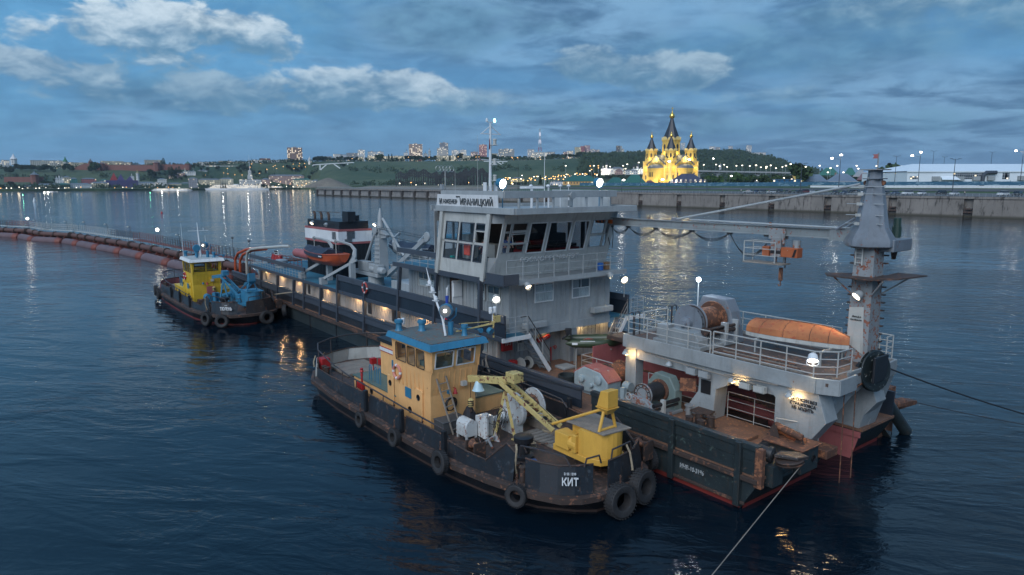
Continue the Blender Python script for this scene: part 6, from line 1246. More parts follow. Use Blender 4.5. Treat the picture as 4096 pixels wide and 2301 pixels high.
text(cr,'lettering','Исп.Д.4',(.1,7.755,6.06),(-1,0,0),(0,0,1),.07,M['cable']);text(cr,'lettering','Сл.Исп.94',(.12,7.755,5.92),(-1,0,0),(0,0,1),.07,M['cable'])
# boom
mb=MB();mb.box(1.55,14.6,8.28,8.32,9.2,9.58);mb.box(.85,14.8,8.18,8.42,9.56,9.60);mb.box(1.55,14.8,8.18,8.42,9.17,9.21);mb.box(.8,1.7,8.15,8.45,9.12,9.62);boom=C('boom',mb,paint('rust_streaked_boom',(.21,.24,.25),.5,.42,.5,chip=(.17,.05,.035)),smooth=False)
mb=MB();mb.tube((1.0,8.1,9.66),(9,8.1,9.7),.035,6);mb.tube((1.0,8.5,9.66),(9,8.5,9.7),.03,6);part(cr,'boom_pipe',mb,M['greylt'],parent=boom)
HZ_=paint('hazard',(.55,.12,.02),.5,0,.3)
mb=MB();mb.box(14.6,15.9,8.17,8.43,9.24,9.46);bt=part(cr,'boom_tip',mb,HZ_,parent=boom,smooth=False)
for k in range(4):mb=MB();mb.ext([(14.8+k*.3,8.165,9.24),(14.92+k*.3,8.165,9.24),(15.02+k*.3,8.165,9.46),(14.9+k*.3,8.165,9.46)],(0,.27,0));part(cr,'black_stripe',mb,M['cable'],parent=boom,smooth=False)
mb=MB();mb.tube((10.1,8.3,9.66),(.62,8.3,11.5),.055,8);C('boom_stay',mb,M['greylt'])
mb=MB();mb.tube((1.3,7.9,9.6),(.6,8.0,10.1),.05,6);mb.tube((1.3,8.6,9.6),(.6,8.5,10.1),.05,6);mb.box(10.0,10.3,8.2,8.4,9.58,9.76);C('boom_lug',mb,M['greyold'])
for a in (11.9,4.6):mb=MB();mb.torus((a,8.3,9.66),(0,1,0),.07,.03,12,6);C('lifting_eye',mb,M['rust'])
px_=[14.75,13.4,11.4,9.0,6.75,4.75]
for k in range(5):
 a0,a1=px_[k],px_[k+1];mb=MB();mb.box(a1-.1,a1+.1,8.2,8.4,9.08,9.2)
 for s_ in (0,.07,.15):
  dp=(.34 if k<4 else .75)+s_*.8;zt1=9.12 if k<4 else 8.75
  mb.path([(a0+(a1-a0)*t,8.3+s_*.4,9.12+(zt1-9.12)*t-4*dp*t*(1-t)) for t in [j/8 for j in range(9)]],.018,4)
 C('festoon_cable',mb,M['cable'],smooth=False)
mb=MB();mb.path([(14.9,8.3,9.2),(15.1,8.4,8.6),(15.0,8.5,8.0),(14.8,8.5,7.8),(14.7,8.45,8.5),(14.7,8.4,9.2)],.025,5);C('hanging_cable',mb,M['cable'])
# hoist trolley with operator cage and hook
mb=MB();mb.box(3.75,4.55,8.12,8.20,9.0,9.5);mb.box(3.75,4.55,8.4,8.48,9.0,9.5);mb.box(3.9,4.4,8.1,8.5,8.2,9.1);mb.beam((3.85,8.1,9.3),(3.75,8.1,8.8),.1,.1);C('trolley',mb,M['greyworn'],smooth=False,bevel=.02)
for a in (3.85,4.42):mb=MB();mb.lathe((a,8.14,9.32),[(.03,-.08),(.12,-.07),(.12,.0)],14,(0,-1,0));C('trolley_wheel',mb,M['greylt'])
mb=MB();mb.box(4.45,4.8,8.05,8.5,8.2,8.65);mb.box(3.05,3.85,8.05,8.5,8.22,8.66);hb=C('hoist_box',mb,paint('orange_hoist',(.34,.09,.03),.5,.25,.5,chip=(.35,.33,.3)),smooth=False,bevel=.02);mb=MB();mb.tube((3.9,8.28,8.42),(4.4,8.28,8.42),.2,14);C('hoist_drum',mb,M['cable']);mb=MB();mb.ext([(3.18,8.04,8.25),(3.3,8.04,8.25),(3.18,8.04,8.6),(3.08,8.04,8.6)],(0,.02,0));part(cr,'black_stripe',mb,M['cable'],parent=hb,smooth=False)
mb=MB();mb.tube((3.25,8.3,8.66),(3.25,8.3,9.0),.17,10);C('hoist_motor',mb,M['greyworn'])
mb=MB();mb.box(3.6,5.6,7.75,8.5,7.86,7.92);cg=C('cage_floor',mb,M['wood'],smooth=False);mb=MB();mb.rail([(3.95,7.75,7.92),(5.55,7.75,7.92),(5.55,8.5,7.92),(3.95,8.5,7.92)],.95,(1,.66,.33),.028,1.5);part(cr,'cage_rail',mb,M['rail'],parent=cg,smooth=False)
mb=MB();mb.tube((3.75,8.3,8.2),(3.75,8.3,7.7),.03,5);mb.tube((4.2,8.3,8.2),(4.2,8.3,7.85),.03,5);C('hoist_chain',mb,M['rustdk']);mb=MB();mb.cb((3.92,8.28,7.4),(.14,.12,.6));mb.path([(3.92,8.28,7.1),(3.92,8.28,6.98),(3.88,8.28,6.9),(3.98,8.28,6.84),(4.02,8.28,6.93)],.03,6);C('hook_block',mb,M['rust'])
# ================================================================ WORK BOATS
HWT=[(2.42,0),(2.47,1.0),(2.66,1.6),(3.1,2.2),(4.1,2.72),(5.9,3.2),(7.8,3.52),(12,3.62),(19,3.6),(22.2,3.35),(23.8,2.6),(24.7,1.4),(25.,0)]
WLT=[(3.0,0),(3.05,.5),(3.5,1.1),(4.6,2.0),(5.6,2.4),(6.8,2.75),(8.6,3.05),(12,3.2),(19,3.2),(22,3.),(23.2,2.3),(23.8,1.3),(24,0)]
def outl2(t,z,g_=0.):return [(a+(g_ if a<5 else-g_ if a>22 else 0),-3.75-(s-g_),z) for a,s in t]+[(a+(g_ if a<5 else-g_ if a>22 else 0),-3.75+(s-g_),z) for a,s in t[-2:0:-1]]
def hwid(a):
 for (x,s),(y,t) in zip(HWT,HWT[1:]):
  if a<=y:return s+(t-s)*(a-x)/(y-x)
 return 0
def side(a,sgn,off=0.):return-3.75+sgn*(hwid(a)-off)
TY={};M['bootdk']=paint('dark_brown_boot',(.05,.03,.025),.5,.3,.5)
def tyre(fr,c,axis,r,w,label,who):
 mb=MB();prof=[(r*.52,-w*.42),(r*.62,-w*.5),(r*.9,-w*.5),(r,-w*.36),(r,w*.36),(r*.9,w*.5),(r*.62,w*.5),(r*.52,w*.42)]
 mb.lathe(c,prof+[prof[0]],26,axis)
 mb.f=[f for f in mb.f if len(f)<20]
 ax=Vector(axis).normalized();u=ax.orthogonal().normalized();v=ax.cross(u)
 for k in range(30):
  t=2*math.pi*k/30;e=u*math.cos(t)+v*math.sin(t);s_=ax.cross(e);p=Vector(c)+e*(r*.985)
  for sg in (-1,1):q=p+ax*w*.27*sg;mb.ext([q-s_*.022*r/.6-ax*w*.2,q+s_*.03*r/.6-ax*w*.2,q+s_*.03*r/.6+ax*w*.2,q-s_*.022*r/.6+ax*w*.2],e*.03*r/.6)
 root=thing('tyre_fender',label,'tyre',c,fr,group=who);part(root,'tyre',mb,M['rubber'])
 mb=MB();p=Vector(c);z1=c[2]+r*.55
 for k in range(7):q=Vector((c[0]-ax.x*w*.1,c[1]-ax.y*w*.1,z1+k*.09));mb.torus(q,(1,0,0) if k % 2 else (0,1,0),.035,.011,8,5)
 part(root,'chain',mb,M['rust']);return root
def work_boat(fr,V,lab):
 rt=thing('work_boat',lab,'boat',(0,-3.75,0),fr);Q=lambda n,mb,m,**k:part(rt,n,mb,M[m] if isinstance(m,str) else m,**k)
 nm_=V['name'];mb=MB();mb.rings([outl2(WLT,-.7),outl2(WLT,0.05),outl2(HWT,.72,.12)],cap=False);hu=Q('hull',mb,'blackhull',smooth=False)
 mb=MB();mb.rings([outl2(WLT,-.3,-.015),outl2(WLT,.10,-.03)],cap=False);part(rt,'boot_topping',mb,M['bootdk'] if nm_=='КИТ' else M['bootred'],parent=hu,smooth=False)
 mb=MB();a_,b_=outl2(HWT,.70,.12),outl2(HWT,.98,.12);a2,b2=outl2(HWT,.74,-.02),outl2(HWT,.94,-.02);mb.rings([a_,a2,b2,b_],cap=False);Q('rubbing_strake',mb,'rustdk',smooth=False)
 mb=MB();mb.add(outl2(HWT,.97,.14),[tuple(range(24))]);Q('deck',mb,'tugdeck',smooth=False,recalc=False)
 def plate(pts,z0,zt,m='blackhull',n='bulwark',t=.05,lean=.12):
  mb=MB();k=len(pts);lo=[Vector((a,b,z0)) for a,b in pts];zt=zt if isinstance(zt,(list,tuple)) else [zt]*k;cc=Vector((12,-3.75,0));up=[]
  for (a,b),z in zip(pts,zt):i=Vector((0,-1 if b>-3.75 else 1,0))*lean*(z-z0);j=Vector((lean*(z-z0),0,0)) if a<5 else Vector((0,0,0));up.append(Vector((a,b,z))+i+j)
  for q in range(k-1):
   d=(lo[q+1]-lo[q]);nrm=Vector((d.y,-d.x,0)).normalized()*t;mb.ext([lo[q],lo[q+1],up[q+1],up[q]],nrm)
  o=Q(n,mb,m,smooth=False);mb=MB();mb.path(up,.035,6);part(rt,'capping_rail',mb,M['rustdk'],parent=o);return o
 for sg in (-1,1):
  S_=lambda a:(a,side(a,sg,.28));plate([S_(a) for a in (22.5,20,17.5,15.5)],.97,[1.45,1.6,1.7,1.76]);plate([S_(a) for a in (15.3,13.5,12.1)],.97,1.78);plate([S_(a) for a in (11.8,10,8.8)],.97,1.7)
  plate([S_(a) for a in (8.55,7.4,6.4,5.5)],.97,[1.58,1.5,1.45,2.3]);plate([S_(a) for a in (5.5,5.1)],.97,[2.3,2.05])
  for a in (15.4,11.95,8.67):mb=MB();b=side(a,sg,.22);mb.box(a-.10,a+.10,b-.09,b+.09,.97,2.0);Q('bollard_post',mb,'black',smooth=False,bevel=.03)
  mb=MB();pts=[(a,side(a,sg,.42),z) for a,z in ((22.6,2.42),(20,2.3),(17.8,2.15),(15,2.08),(12,1.98),(9,1.9),(8.6,1.6))];mb.path(pts,.035,6)
  for a,z in ((22,2.4),(20,2.3),(18.4,2.2),(16.8,2.12),(14,2.04),(13,2.0),(10.6,1.93)):mb.tube((a,side(a,sg,.38),1.5),(a,side(a,sg,.42),z),.025,5)
  Q('side_rail',mb,'raildk')
 def B_(s):
  q=abs(s)/.96
  for (x,t0),(y,t1) in zip(HWT,HWT[1:]):
   if q<=t1:return (x+(y-x)*(q-t0)/(t1-t0)+.16,-3.75+s)
  return (4.2,-3.75+s)
 plate([(4.5,side(4.5,-1,.2)),(3.9,side(3.9,-1,.15)),B_(-2.15),B_(-1.7),B_(-1.1)],.97,1.98,n='bow_plate');plate([B_(-.42),B_(.4),B_(1.2),B_(2.0),(3.5,side(3.5,1,.15))],.97,[1.95,1.98,2.02,2.05,1.6],n='bow_plate');plate([(3.7,side(3.7,1,.15)),(4.6,side(4.6,1,.2)),(5.2,side(5.2,1,.2))],.97,[1.6,2.05,2.2],n='bow_plate')
 plate([(22.5,side(22.5,-1,.28)),(23.7,side(23.7,-1,.2)),(24.5,-4.9),(24.8,-3.75),(24.5,-2.6),(23.7,side(23.7,1,.2)),(22.5,side(22.5,1,.28))],.97,1.7,m='offwhite' if V['name']=='КИТ' else 'redlead',n='stern_bulwark');mb=MB();mb.path([(22.6,side(22.6,-1,.42),2.42),(23.8,-6.0,2.5),(24.6,-4.9,2.5),(24.9,-3.75,2.5),(24.6,-2.6,2.5),(23.8,-1.5,2.5),(22.6,side(22.6,1,.42),2.42)],.04,6)
 for a,b in ((23.8,-6),(24.6,-4.9),(24.6,-2.6),(23.8,-1.5)):mb.tube((a,b,1.6),(a,b,2.5),.03,5)
 Q('stern_rail',mb,'raildk')
 for pts in ([(5.0,-6.2,1.9),(4.9,-6.25,2.35),(4.3,-6.1,2.4),(3.3,-5.6,2.3),(3.1,-5.5,1.95)],[(2.85,-5.1,1.95),(2.8,-5.05,2.25),(2.75,-4.5,2.25),(2.75,-4.4,1.95)],[(2.75,-3.9,1.95),(2.75,-3.85,2.3),(2.8,-2.9,2.35),(2.8,-2.8,2.0)]):mb=MB();mb.path(pts,.035,6);Q('bow_rail',mb,'raildk')
 nm,tk=V['name'],V['letters']
 q0,q1=Vector((*B_(-2.15),0)),Vector((*B_(-1.7),0));q2=Vector((*B_(-1.1),0));dd_=(q1-q0).normalized();nr=Vector((-dd_.y,dd_.x,0));nr=nr if nr.x<0 else-nr;pm_=q1.lerp(q0,.28)
 text(rt,'lettering',nm,tuple(pm_+nr*.075+Vector((.03,.03,1.47))),(dd_.x,dd_.y,0),(.10,.08,1),.25,M['white'],bold=.015,depth=.03,w=.56 if nm=='КИТ' else 1.0);text(rt,'lettering','В 05 1299' if nm=='КИТ' else 'В-05',tuple(pm_+nr*.075+Vector((.06,.05,1.75))),(dd_.x,dd_.y,0),(.10,.08,1),.07,M['white'],depth=.03)
 # low engine casing, deckhouse, wheelhouse
 cab,roof=M[V['cab']],M[V['roof']]
 GT=V['top']
 mb=MB();mb.box(14.4,19.0,-6.05,-3.0,.98,1.70);mb.box(11.9,16.5,-3.72,-1.75,.98,1.74);Q('engine_casing',mb,cab,smooth=False,bevel=.03);mb=MB();mb.box(14.4,19.05,-6.1,-2.95,1.71,1.77);mb.box(11.85,14.35,-3.70,-1.7,1.75,1.80);Q('casing_top',mb,GT,smooth=False)
 wz,wt=2.72,4.62;Fr_=lambda z:11.3-max(0,z-2.5)*.17;Pb=lambda z:-6.08-max(0,z-2.5)*.05;rb=-3.76
 mb=MB();mb.rings([[(11.3,-6.08,.98),(14.5,-6.08,.98),(14.5,rb,.98),(11.3,rb,.98)],[(11.3,-6.08,2.5),(14.5,-6.08,2.5),(14.5,rb,2.5),(11.3,rb,2.5)],[(Fr_(3.6),Pb(3.6),3.6),(14.5,Pb(3.6),3.6),(14.5,rb+.05,3.6),(Fr_(3.6),rb+.05,3.6)]]);
 for k in range(1,8):c=-6.05+k*.286;mb.ext([(Fr_(2.6)-.018,c-.02,2.6),(Fr_(2.6)-.018,c+.02,2.6),(Fr_(3.5)-.018,c+.02,3.5),(Fr_(3.5)-.018,c-.02,3.5)],(.03,0,0))
 ribs(mb,b=-6.09,c0=11.5,c1=14.4,z0=2.5,z1=3.4,step=.35,t=.04)
 hz=Q('deckhouse',mb,cab,smooth=False)
 def fwl(mb,b0,b1,z0,z1):mb.ext([(Fr_(z0),b0,z0),(Fr_(z0),b1,z0),(Fr_(z1),b1,z1),(Fr_(z1),b0,z1)],(.06,0,0))
 def swl(mb,a0,a1,z0,z1,f=0):mb.ext([(a0,Pb(z0) if not f else rb+.05,z0),(a1,Pb(z0) if not f else rb+.05,z0),(a1,Pb(z1) if not f else rb+.1,z1),(a0,Pb(z1) if not f else rb+.1,z1)],(0,.06 if not f else-.06,0))
 mb=MB();L=-6.15;Rr=rb+.1
 fwl(mb,L,Rr,4.48,wt);[fwl(mb,b0,b1,3.6,4.48) for b0,b1 in ((L,-6.0),(-5.06,-4.92),(-3.95,Rr))];fwl(mb,L,Rr,3.58,3.72)
 for f in (0,1):swl(mb,Fr_(4.5),14.5,4.42,wt,f);[swl(mb,a0,a1,3.58,4.44,f) for a0,a1 in ((Fr_(4.),11.62),(12.3,12.42),(13.1,13.22),(14.15,14.5))]
 mb.box(14.44,14.5,L+.1,Rr,3.58,3.75);mb.box(14.44,14.5,L+.1,Rr,4.4,wt);mb.box(14.44,14.5,L+.1,-5.7,3.7,4.42);mb.box(14.44,14.5,-4.2,Rr,3.7,4.42);Q('wheelhouse',mb,cab,smooth=False)
 for b0,b1 in ((-6.0,-5.06),(-4.92,-3.95)):
  mb=MB();fw_=.045
  for q in ((b0,b1,3.72,3.72+fw_),(b0,b1,4.48-fw_,4.48),(b0,b0+fw_,3.72,4.48),(b1-fw_,b1,3.72,4.48)):mb.ext([(Fr_(q[2])-.03,q[0],q[2]),(Fr_(q[2])-.03,q[1],q[2]),(Fr_(q[3])-.03,q[1],q[3]),(Fr_(q[3])-.03,q[0],q[3])],(.04,0,0))
  w=Q('window',mb,V['wf'],smooth=False);mb=MB();mb.quad((Fr_(3.74)+.02,b0,3.74),(Fr_(3.74)+.02,b1,3.74),(Fr_(4.46)+.02,b1,4.46),(Fr_(4.46)+.02,b0,4.46));part(rt,'pane',mb,M['glass'],parent=w,smooth=False)
 for a0,a1 in ((11.62,12.3),(12.42,13.1),(13.22,14.15)):
  mb=MB();mb.path([(a0+.05,Pb(4)-.02,3.62),(a1-.05,Pb(4)-.02,3.62),(a1,Pb(4)-.02,3.7),(a1,Pb(4)-.02,4.36),(a1-.05,Pb(4)-.02,4.42),(a0+.05,Pb(4)-.02,4.42),(a0,Pb(4)-.02,4.36),(a0,Pb(4)-.02,3.7)],.018,4,closed=True);w=Q('window',mb,'cable');mb=MB();mb.quad((a0,Pb(4)+.02,3.6),(a1,Pb(4)+.02,3.6),(a1,Pb(4)+.02,4.44),(a0,Pb(4)+.02,4.44));part(rt,'pane',mb,M['glass'],parent=w,smooth=False)
 mb=MB();mb.box(11.6,12.5,-5.9,-4.2,3.62,3.85);Q('helm_console',mb,GT,smooth=False,bevel=.02);mb=MB();mb.torus((12.3,-4.9,4.0),(1,0,.3),.25,.018,18,5);Q('steering_wheel',mb,paint('green_wheel',(.02,.16,.07),.4,0,.2) if nm=='КИТ' else 'red')
 mb=MB();mb.rings([[(10.72,-6.42,4.60),(14.75,-6.36,4.60),(14.75,-3.40,4.60),(10.72,-3.40,4.60)],[(10.85,-6.32,4.84),(14.68,-6.28,4.84),(14.68,-3.48,4.84),(10.85,-3.48,4.84)]]);Q('roof',mb,roof,smooth=False);mb=MB();mb.box(11.0,14.6,-6.2,-3.6,4.842,4.87);Q('roof_top',mb,V['rtop'],smooth=False)
 text(rt,'lettering','РОСМОРРЕЧФЛОТ',(Fr_(4.55)-.02,-4.75,4.545),(0,1,0),(-.17,0,1),.12,M['cable'] if nm=='КИТ' else M['redlead'],stretch=1.15)
 for a,w,zz in ((12.2,.62,1.15),(14.85,.6,1.2)):
  mb=MB();b=-6.16 if a<14.5 else-6.13;mb.ext([(a+w/2*x,b,zz+.75+.72*z) for x,z in ((-1,-.9),(-.8,-1),(.8,-1),(1,-.9),(1,.9),(.8,1),(-.8,1),(-1,.9))],(0,.08,0));dd=Q('door',mb,cab,smooth=False,bevel=.02);mb=MB();mb.lathe((a,b-.005,zz+1.1),[(.02,0),(.10,0),(.12,.02),(.14,.02),(.14,0)],16,(0,-1,0));part(rt,'porthole',mb,M['cable'],parent=dd)
 for a,z in ((13.1,1.45),(17.0,1.35)):mb=MB();mb.lathe((a,-6.085 if a<14 else-6.055,z),[(.02,0),(.11,0),(.13,.02),(.15,.02),(.15,0)],16,(0,-1,0));Q('porthole',mb,'cable')
 mb=MB();mb.box(12.95,13.45,-6.13,-6.085,2.0,2.45);Q('blue_panel',mb,'blue',smooth=False)
 mb=MB();mb.box(11.05,11.22,-4.6,-4.35,2.75,2.95);Q('plate',mb,'offwhite',smooth=False);mb=MB();mb.lathe((11.1,-4.95,2.5),[(.11,-.02),(.11,0),(.07,.06),(.055,.16),(.02,.2)],14);bl=Q('ship_bell',mb,'red');mb=MB();mb.beam((11.05,-4.95,2.72),(11.25,-4.95,2.72),.03,.03);part(rt,'bell_bracket',mb,M['red'],parent=bl);mb=MB();mb.lathe((11.12,-5.28,2.62),[(.02,-.1),(.08,-.08),(.08,.06),(.03,.1)],10);Q('deck_lamp',mb,'blue')
 # funnel
 mb=MB();mb.box(16.2,18.3,-4.85,-3.75,1.78,3.52);fn=Q('funnel',mb,cab,smooth=False,bevel=.02)
 for z0,z1,m in ((3.0,3.04,'red'),(3.04,3.22,'white'),(3.22,3.26,'red'),(3.52,3.70,'black')):mb=MB();k=.03 if m !='black' else .12;mb.box(16.2-k,18.3+k,-4.85-k,-3.75+k,z0+.001,z1-.001);part(rt,'funnel_band',mb,M[m],parent=fn,smooth=False)
 mb=MB();mb.lathe((15.5,-4.7,2.2),[(.05,-.3),(.33,-.28),(.38,.2),(.1,.3)],16,(.3,-1,.15));Q('ventilator',mb,cab)
 mb=MB();mb.box(14.6,15.1,-5.9,-5.5,2.9,3.3);mb.path([(14.85,-5.7,3.3),(14.85,-5.7,3.5),(14.95,-5.7,3.56),(15.05,-5.7,3.5)],.03,5);mb.box(14.62,15.1,-5.75,-5.6,1.8,2.9);Q('blue_vent_box',mb,'blue',smooth=False)
 for a in (17.6,17.0,16.6):mb=MB();mb.path([(a,-5.85,1.75),(a,-5.85,2.5),(a-.1,-5.85,2.58),(a-.22,-5.85,2.5),(a-.22,-5.85,1.75)],.022,5);Q('grab_rail',mb,'blue')
 # roof gear
 mb=MB();mb.tube((12.1,-4.5,4.87),(12.1,-4.5,5.45),.13,12);mb.path([(12.1,-4.82,6.05),(12.1,-4.78,5.7),(12.1,-4.5,5.5),(12.1,-4.22,5.7),(12.1,-4.18,6.05)],.035,6);sl=Q('searchlight_stand',mb,V['sl']);mb=MB();mb.lathe((12.25,-4.5,6.0),[(.05,-.0),(.24,.05),(.30,.2),(.31,.42),(.29,.46)],20,(-.62,-.78,-.02));part(rt,'searchlight',mb,M[V['sl']],parent=sl);mb=MB();mb.lathe((12.25,-4.5,6.0),[(.01,.468),(.27,.468)],20,(-.62,-.78,-.02));part(rt,'searchlight_lens',mb,M['galv'],parent=sl,recalc=False);mb=MB();mb.ball((11.93,-4.90,6.0),.07,8,5);part(rt,'searchlight_bulb',mb,M['lampw'],parent=sl)
 for a,b,s_ in ((13.6,-5.1,.2),(11.6,-4.1,.16),(14.3,-5.9,.2)):mb=MB();mb.lathe((a,b,4.86),[(s_,0),(s_*.7,.1),(s_*.7,.35),(s_,.37),(s_,.5),(.02,.5)],12);Q('vent_cowl',mb,V['sl'])
 mb=MB();mb.path([(12.6,-3.75,4.9),(12.3,-3.4,5.0),(11.9,-3.2,5.0)],.05,6);mb.lathe((11.75,-3.3,5.0),[(.03,0),(.06,.15),(.12,.3)],12,(-1,0,0));Q('air_horn',mb,V['sl'])
 if V['mast']=='fold':
  mb=MB();mb.path([(11.9,-4.9,4.9),(12.2,-4.85,5.6),(13.0,-4.8,6.6),(13.35,-4.78,7.1),(13.7,-4.75,7.75)],[.05,.05,.045,.04,.008],6);Q('signal_mast',mb,'white')
  for t,z in ((12.85,6.45),(13.1,6.8),(13.35,7.1)):mb=MB();mb.lathe((t,-4.8,z),[(.09,-.1),(.09,.06),(.04,.1)],10,(.4,0,1));mb.cb((t,-4.8,z-.12),(.3,.2,.03));Q('navigation_light',mb,'white',smooth=False)
  mb=MB();mb.beam((12.0,-4.3,5.0),(11.4,-2.6,5.25),.05,.05);mb.beam((12.3,-3.9,4.9),(11.4,-2.7,5.3),.04,.04);mb.beam((11.9,-4.2,5.35),(11.4,-2.6,5.35),.03,.03);mb.tube((11.4,-2.65,4.6),(11.4,-2.65,5.7),.04,6);mb.cb((11.35,-2.5,5.45),(.1,.35,.3));Q('lamp_bracket',mb,'yelold',smooth=False);mb=MB();mb.lathe((11.5,-2.9,5.0),[(.05,0),(.14,.05),(.17,.25)],14,(-1,.2,-.4));Q('small_searchlight',mb,'blue')
  for a,b,z in ((11.42,-2.68,5.75),(15.2,-5.3,4.95)):mb=MB();mb.cb((a,b,z),(.1,.35,.06));[mb.lathe((a,b+s_,z+.02),[(.09,0),(.09,.22),(.05,.25)],10) for s_ in (-.11,.11)];mb.tube((a,b,z),(a,b,z-.4),.03,5);Q('navigation_light',mb,'white')
 else:
  mb=MB();mb.path([(12.9,-4.9,4.87),(13.3,-4.9,6.8),(13.55,-4.9,8.0)],[.08,.06,.02],6);mb.beam((13.4,-5.75,7.25),(13.4,-4.0,7.25),.05,.05);mb.beam((13.5,-4.4,7.25),(13.5,-4.4,7.5),.04,.04);Q('signal_mast',mb,'white');mb=MB();mb.lathe((12.2,-5.4,5.75),[(.05,-.25),(.3,-.2),(.34,.1),(.3,.15)],18,(-1,-.1,0));mb.tube((12.2,-5.4,4.87),(12.2,-5.4,5.5),.1,8);Q('second_searchlight',mb,V['sl']);mb=MB();mb.tube((14.2,-6.1,4.87),(14.35,-6.1,7.9),.03,5,.008);mb.tube((14.2,-4.1,4.87),(14.25,-4.1,6.7),.02,5);Q('whip_antenna',mb,'white')
 # bow deck fittings
 for a,b in ((4.9,-6.15),(5.3,-6.15),(4.9,-1.3),(5.3,-1.3),(21.9,-6.3),(22.3,-6.3)):mb=MB();mb.lathe((a,b,.98),[(.11,0),(.11,.5),(.15,.52),(.15,.58),(.02,.6)],12);Q('bitt',mb,'rustdk')
 for a,b in ((7.55,-6.35),(3.7,-1.15)):
  mb=MB();mb.box(a-.3,a-.24,b-.28,b+.28,.98,1.75);mb.box(a+.24,a+.3,b-.28,b+.28,.98,1.75);Q('fairlead_frame',mb,'rustdk',smooth=False,bevel=.02);mb=MB();mb.lathe((a-.24,b,1.55),[(.2,0),(.14,.1),(.12,.24),(.14,.38),(.2,.48)],14,(1,0,0));Q('fairlead_roller',mb,'rust')
 mb=MB();mb.lathe((6.6,-4.75,.98),[(.42,0),(.42,.12),(.26,.2),(.22,.55),(.38,.66),(.40,.86),(.30,.92),(.02,.95)],20);Q('capstan',mb,'black');
 for k in range(4):t=.7+k*1.5;mb=MB();mb.tube((6.6,-4.75,1.45),(6.6+math.cos(t)*.95,-4.75+math.sin(t)*.95,1.55),.03,5);Q('capstan_bar',mb,'rustdk')
 # windlass
 wm=paint('white_windlass_paint',(.5,.52,.52),.5,.45,.5,chip=(.14,.06,.04),chip2=(.24,.14,.1)) if 'wl' not in TY else TY['wl'];TY['wl']=wm
 mb=MB();mb.lathe((9.1,-3.1,1.95),[(.1,-.32),(.66,-.30),(.74,-.22),(.74,-.05),(.3,0),(.3,.9),(.74,.92),(.74,1.0),(.1,1.02)],26,(0,1,0));mb.cb((9.2,-3.3,1.3),(.9,.5,.7));Q('windlass',mb,wm if nm=='КИТ' else M['blue']);mb=MB();mb.lathe((9.1,-3.1,1.95),[(.46,.02),(.47,.88)],20,(0,1,0));Q('rope_coil',mb,'rust')
 mb=MB();mb.ext([(9.3+.0,-5.6+.28+.28*math.cos(t),1.55+.3*math.sin(t)) for t in [math.pi*k/8 for k in range(9)]],(.75,0,0));mb.box(9.3,10.05,-5.6,-5.05,1.15,1.55);mb.box(9.0,9.5,-5.0,-4.45,1.1,1.95);mb.tube((9.2,-4.4,1.55),(9.2,-3.4,1.75),.22,12);mb.tube((8.9,-4.9,1.1),(8.9,-4.9,2.05),.14,10)
 for q in ((9.35,-5.55),(10.0,-5.55),(9.35,-5.1)):mb.box(q[0]-.04,q[0]+.04,q[1]-.04,q[1]+.04,.98,1.15)
 Q('windlass_engine',mb,wm if nm=='КИТ' else M['blue'],smooth=False);mb=MB();mb.box(6.9,10.6,-2.3,-2.2,.98,1.3);mb.box(6.4,8.6,-3.3,-2.4,.985,1.05);Q('hatch_coaming',mb,'wood' if nm=='КИТ' else 'tugdeck',smooth=False)
 mb=MB();mb.box(21.2,23.8,-5.4,-3.2,.985,1.14);Q('aft_hatch',mb,'wood',smooth=False,bevel=.02)
 return rt
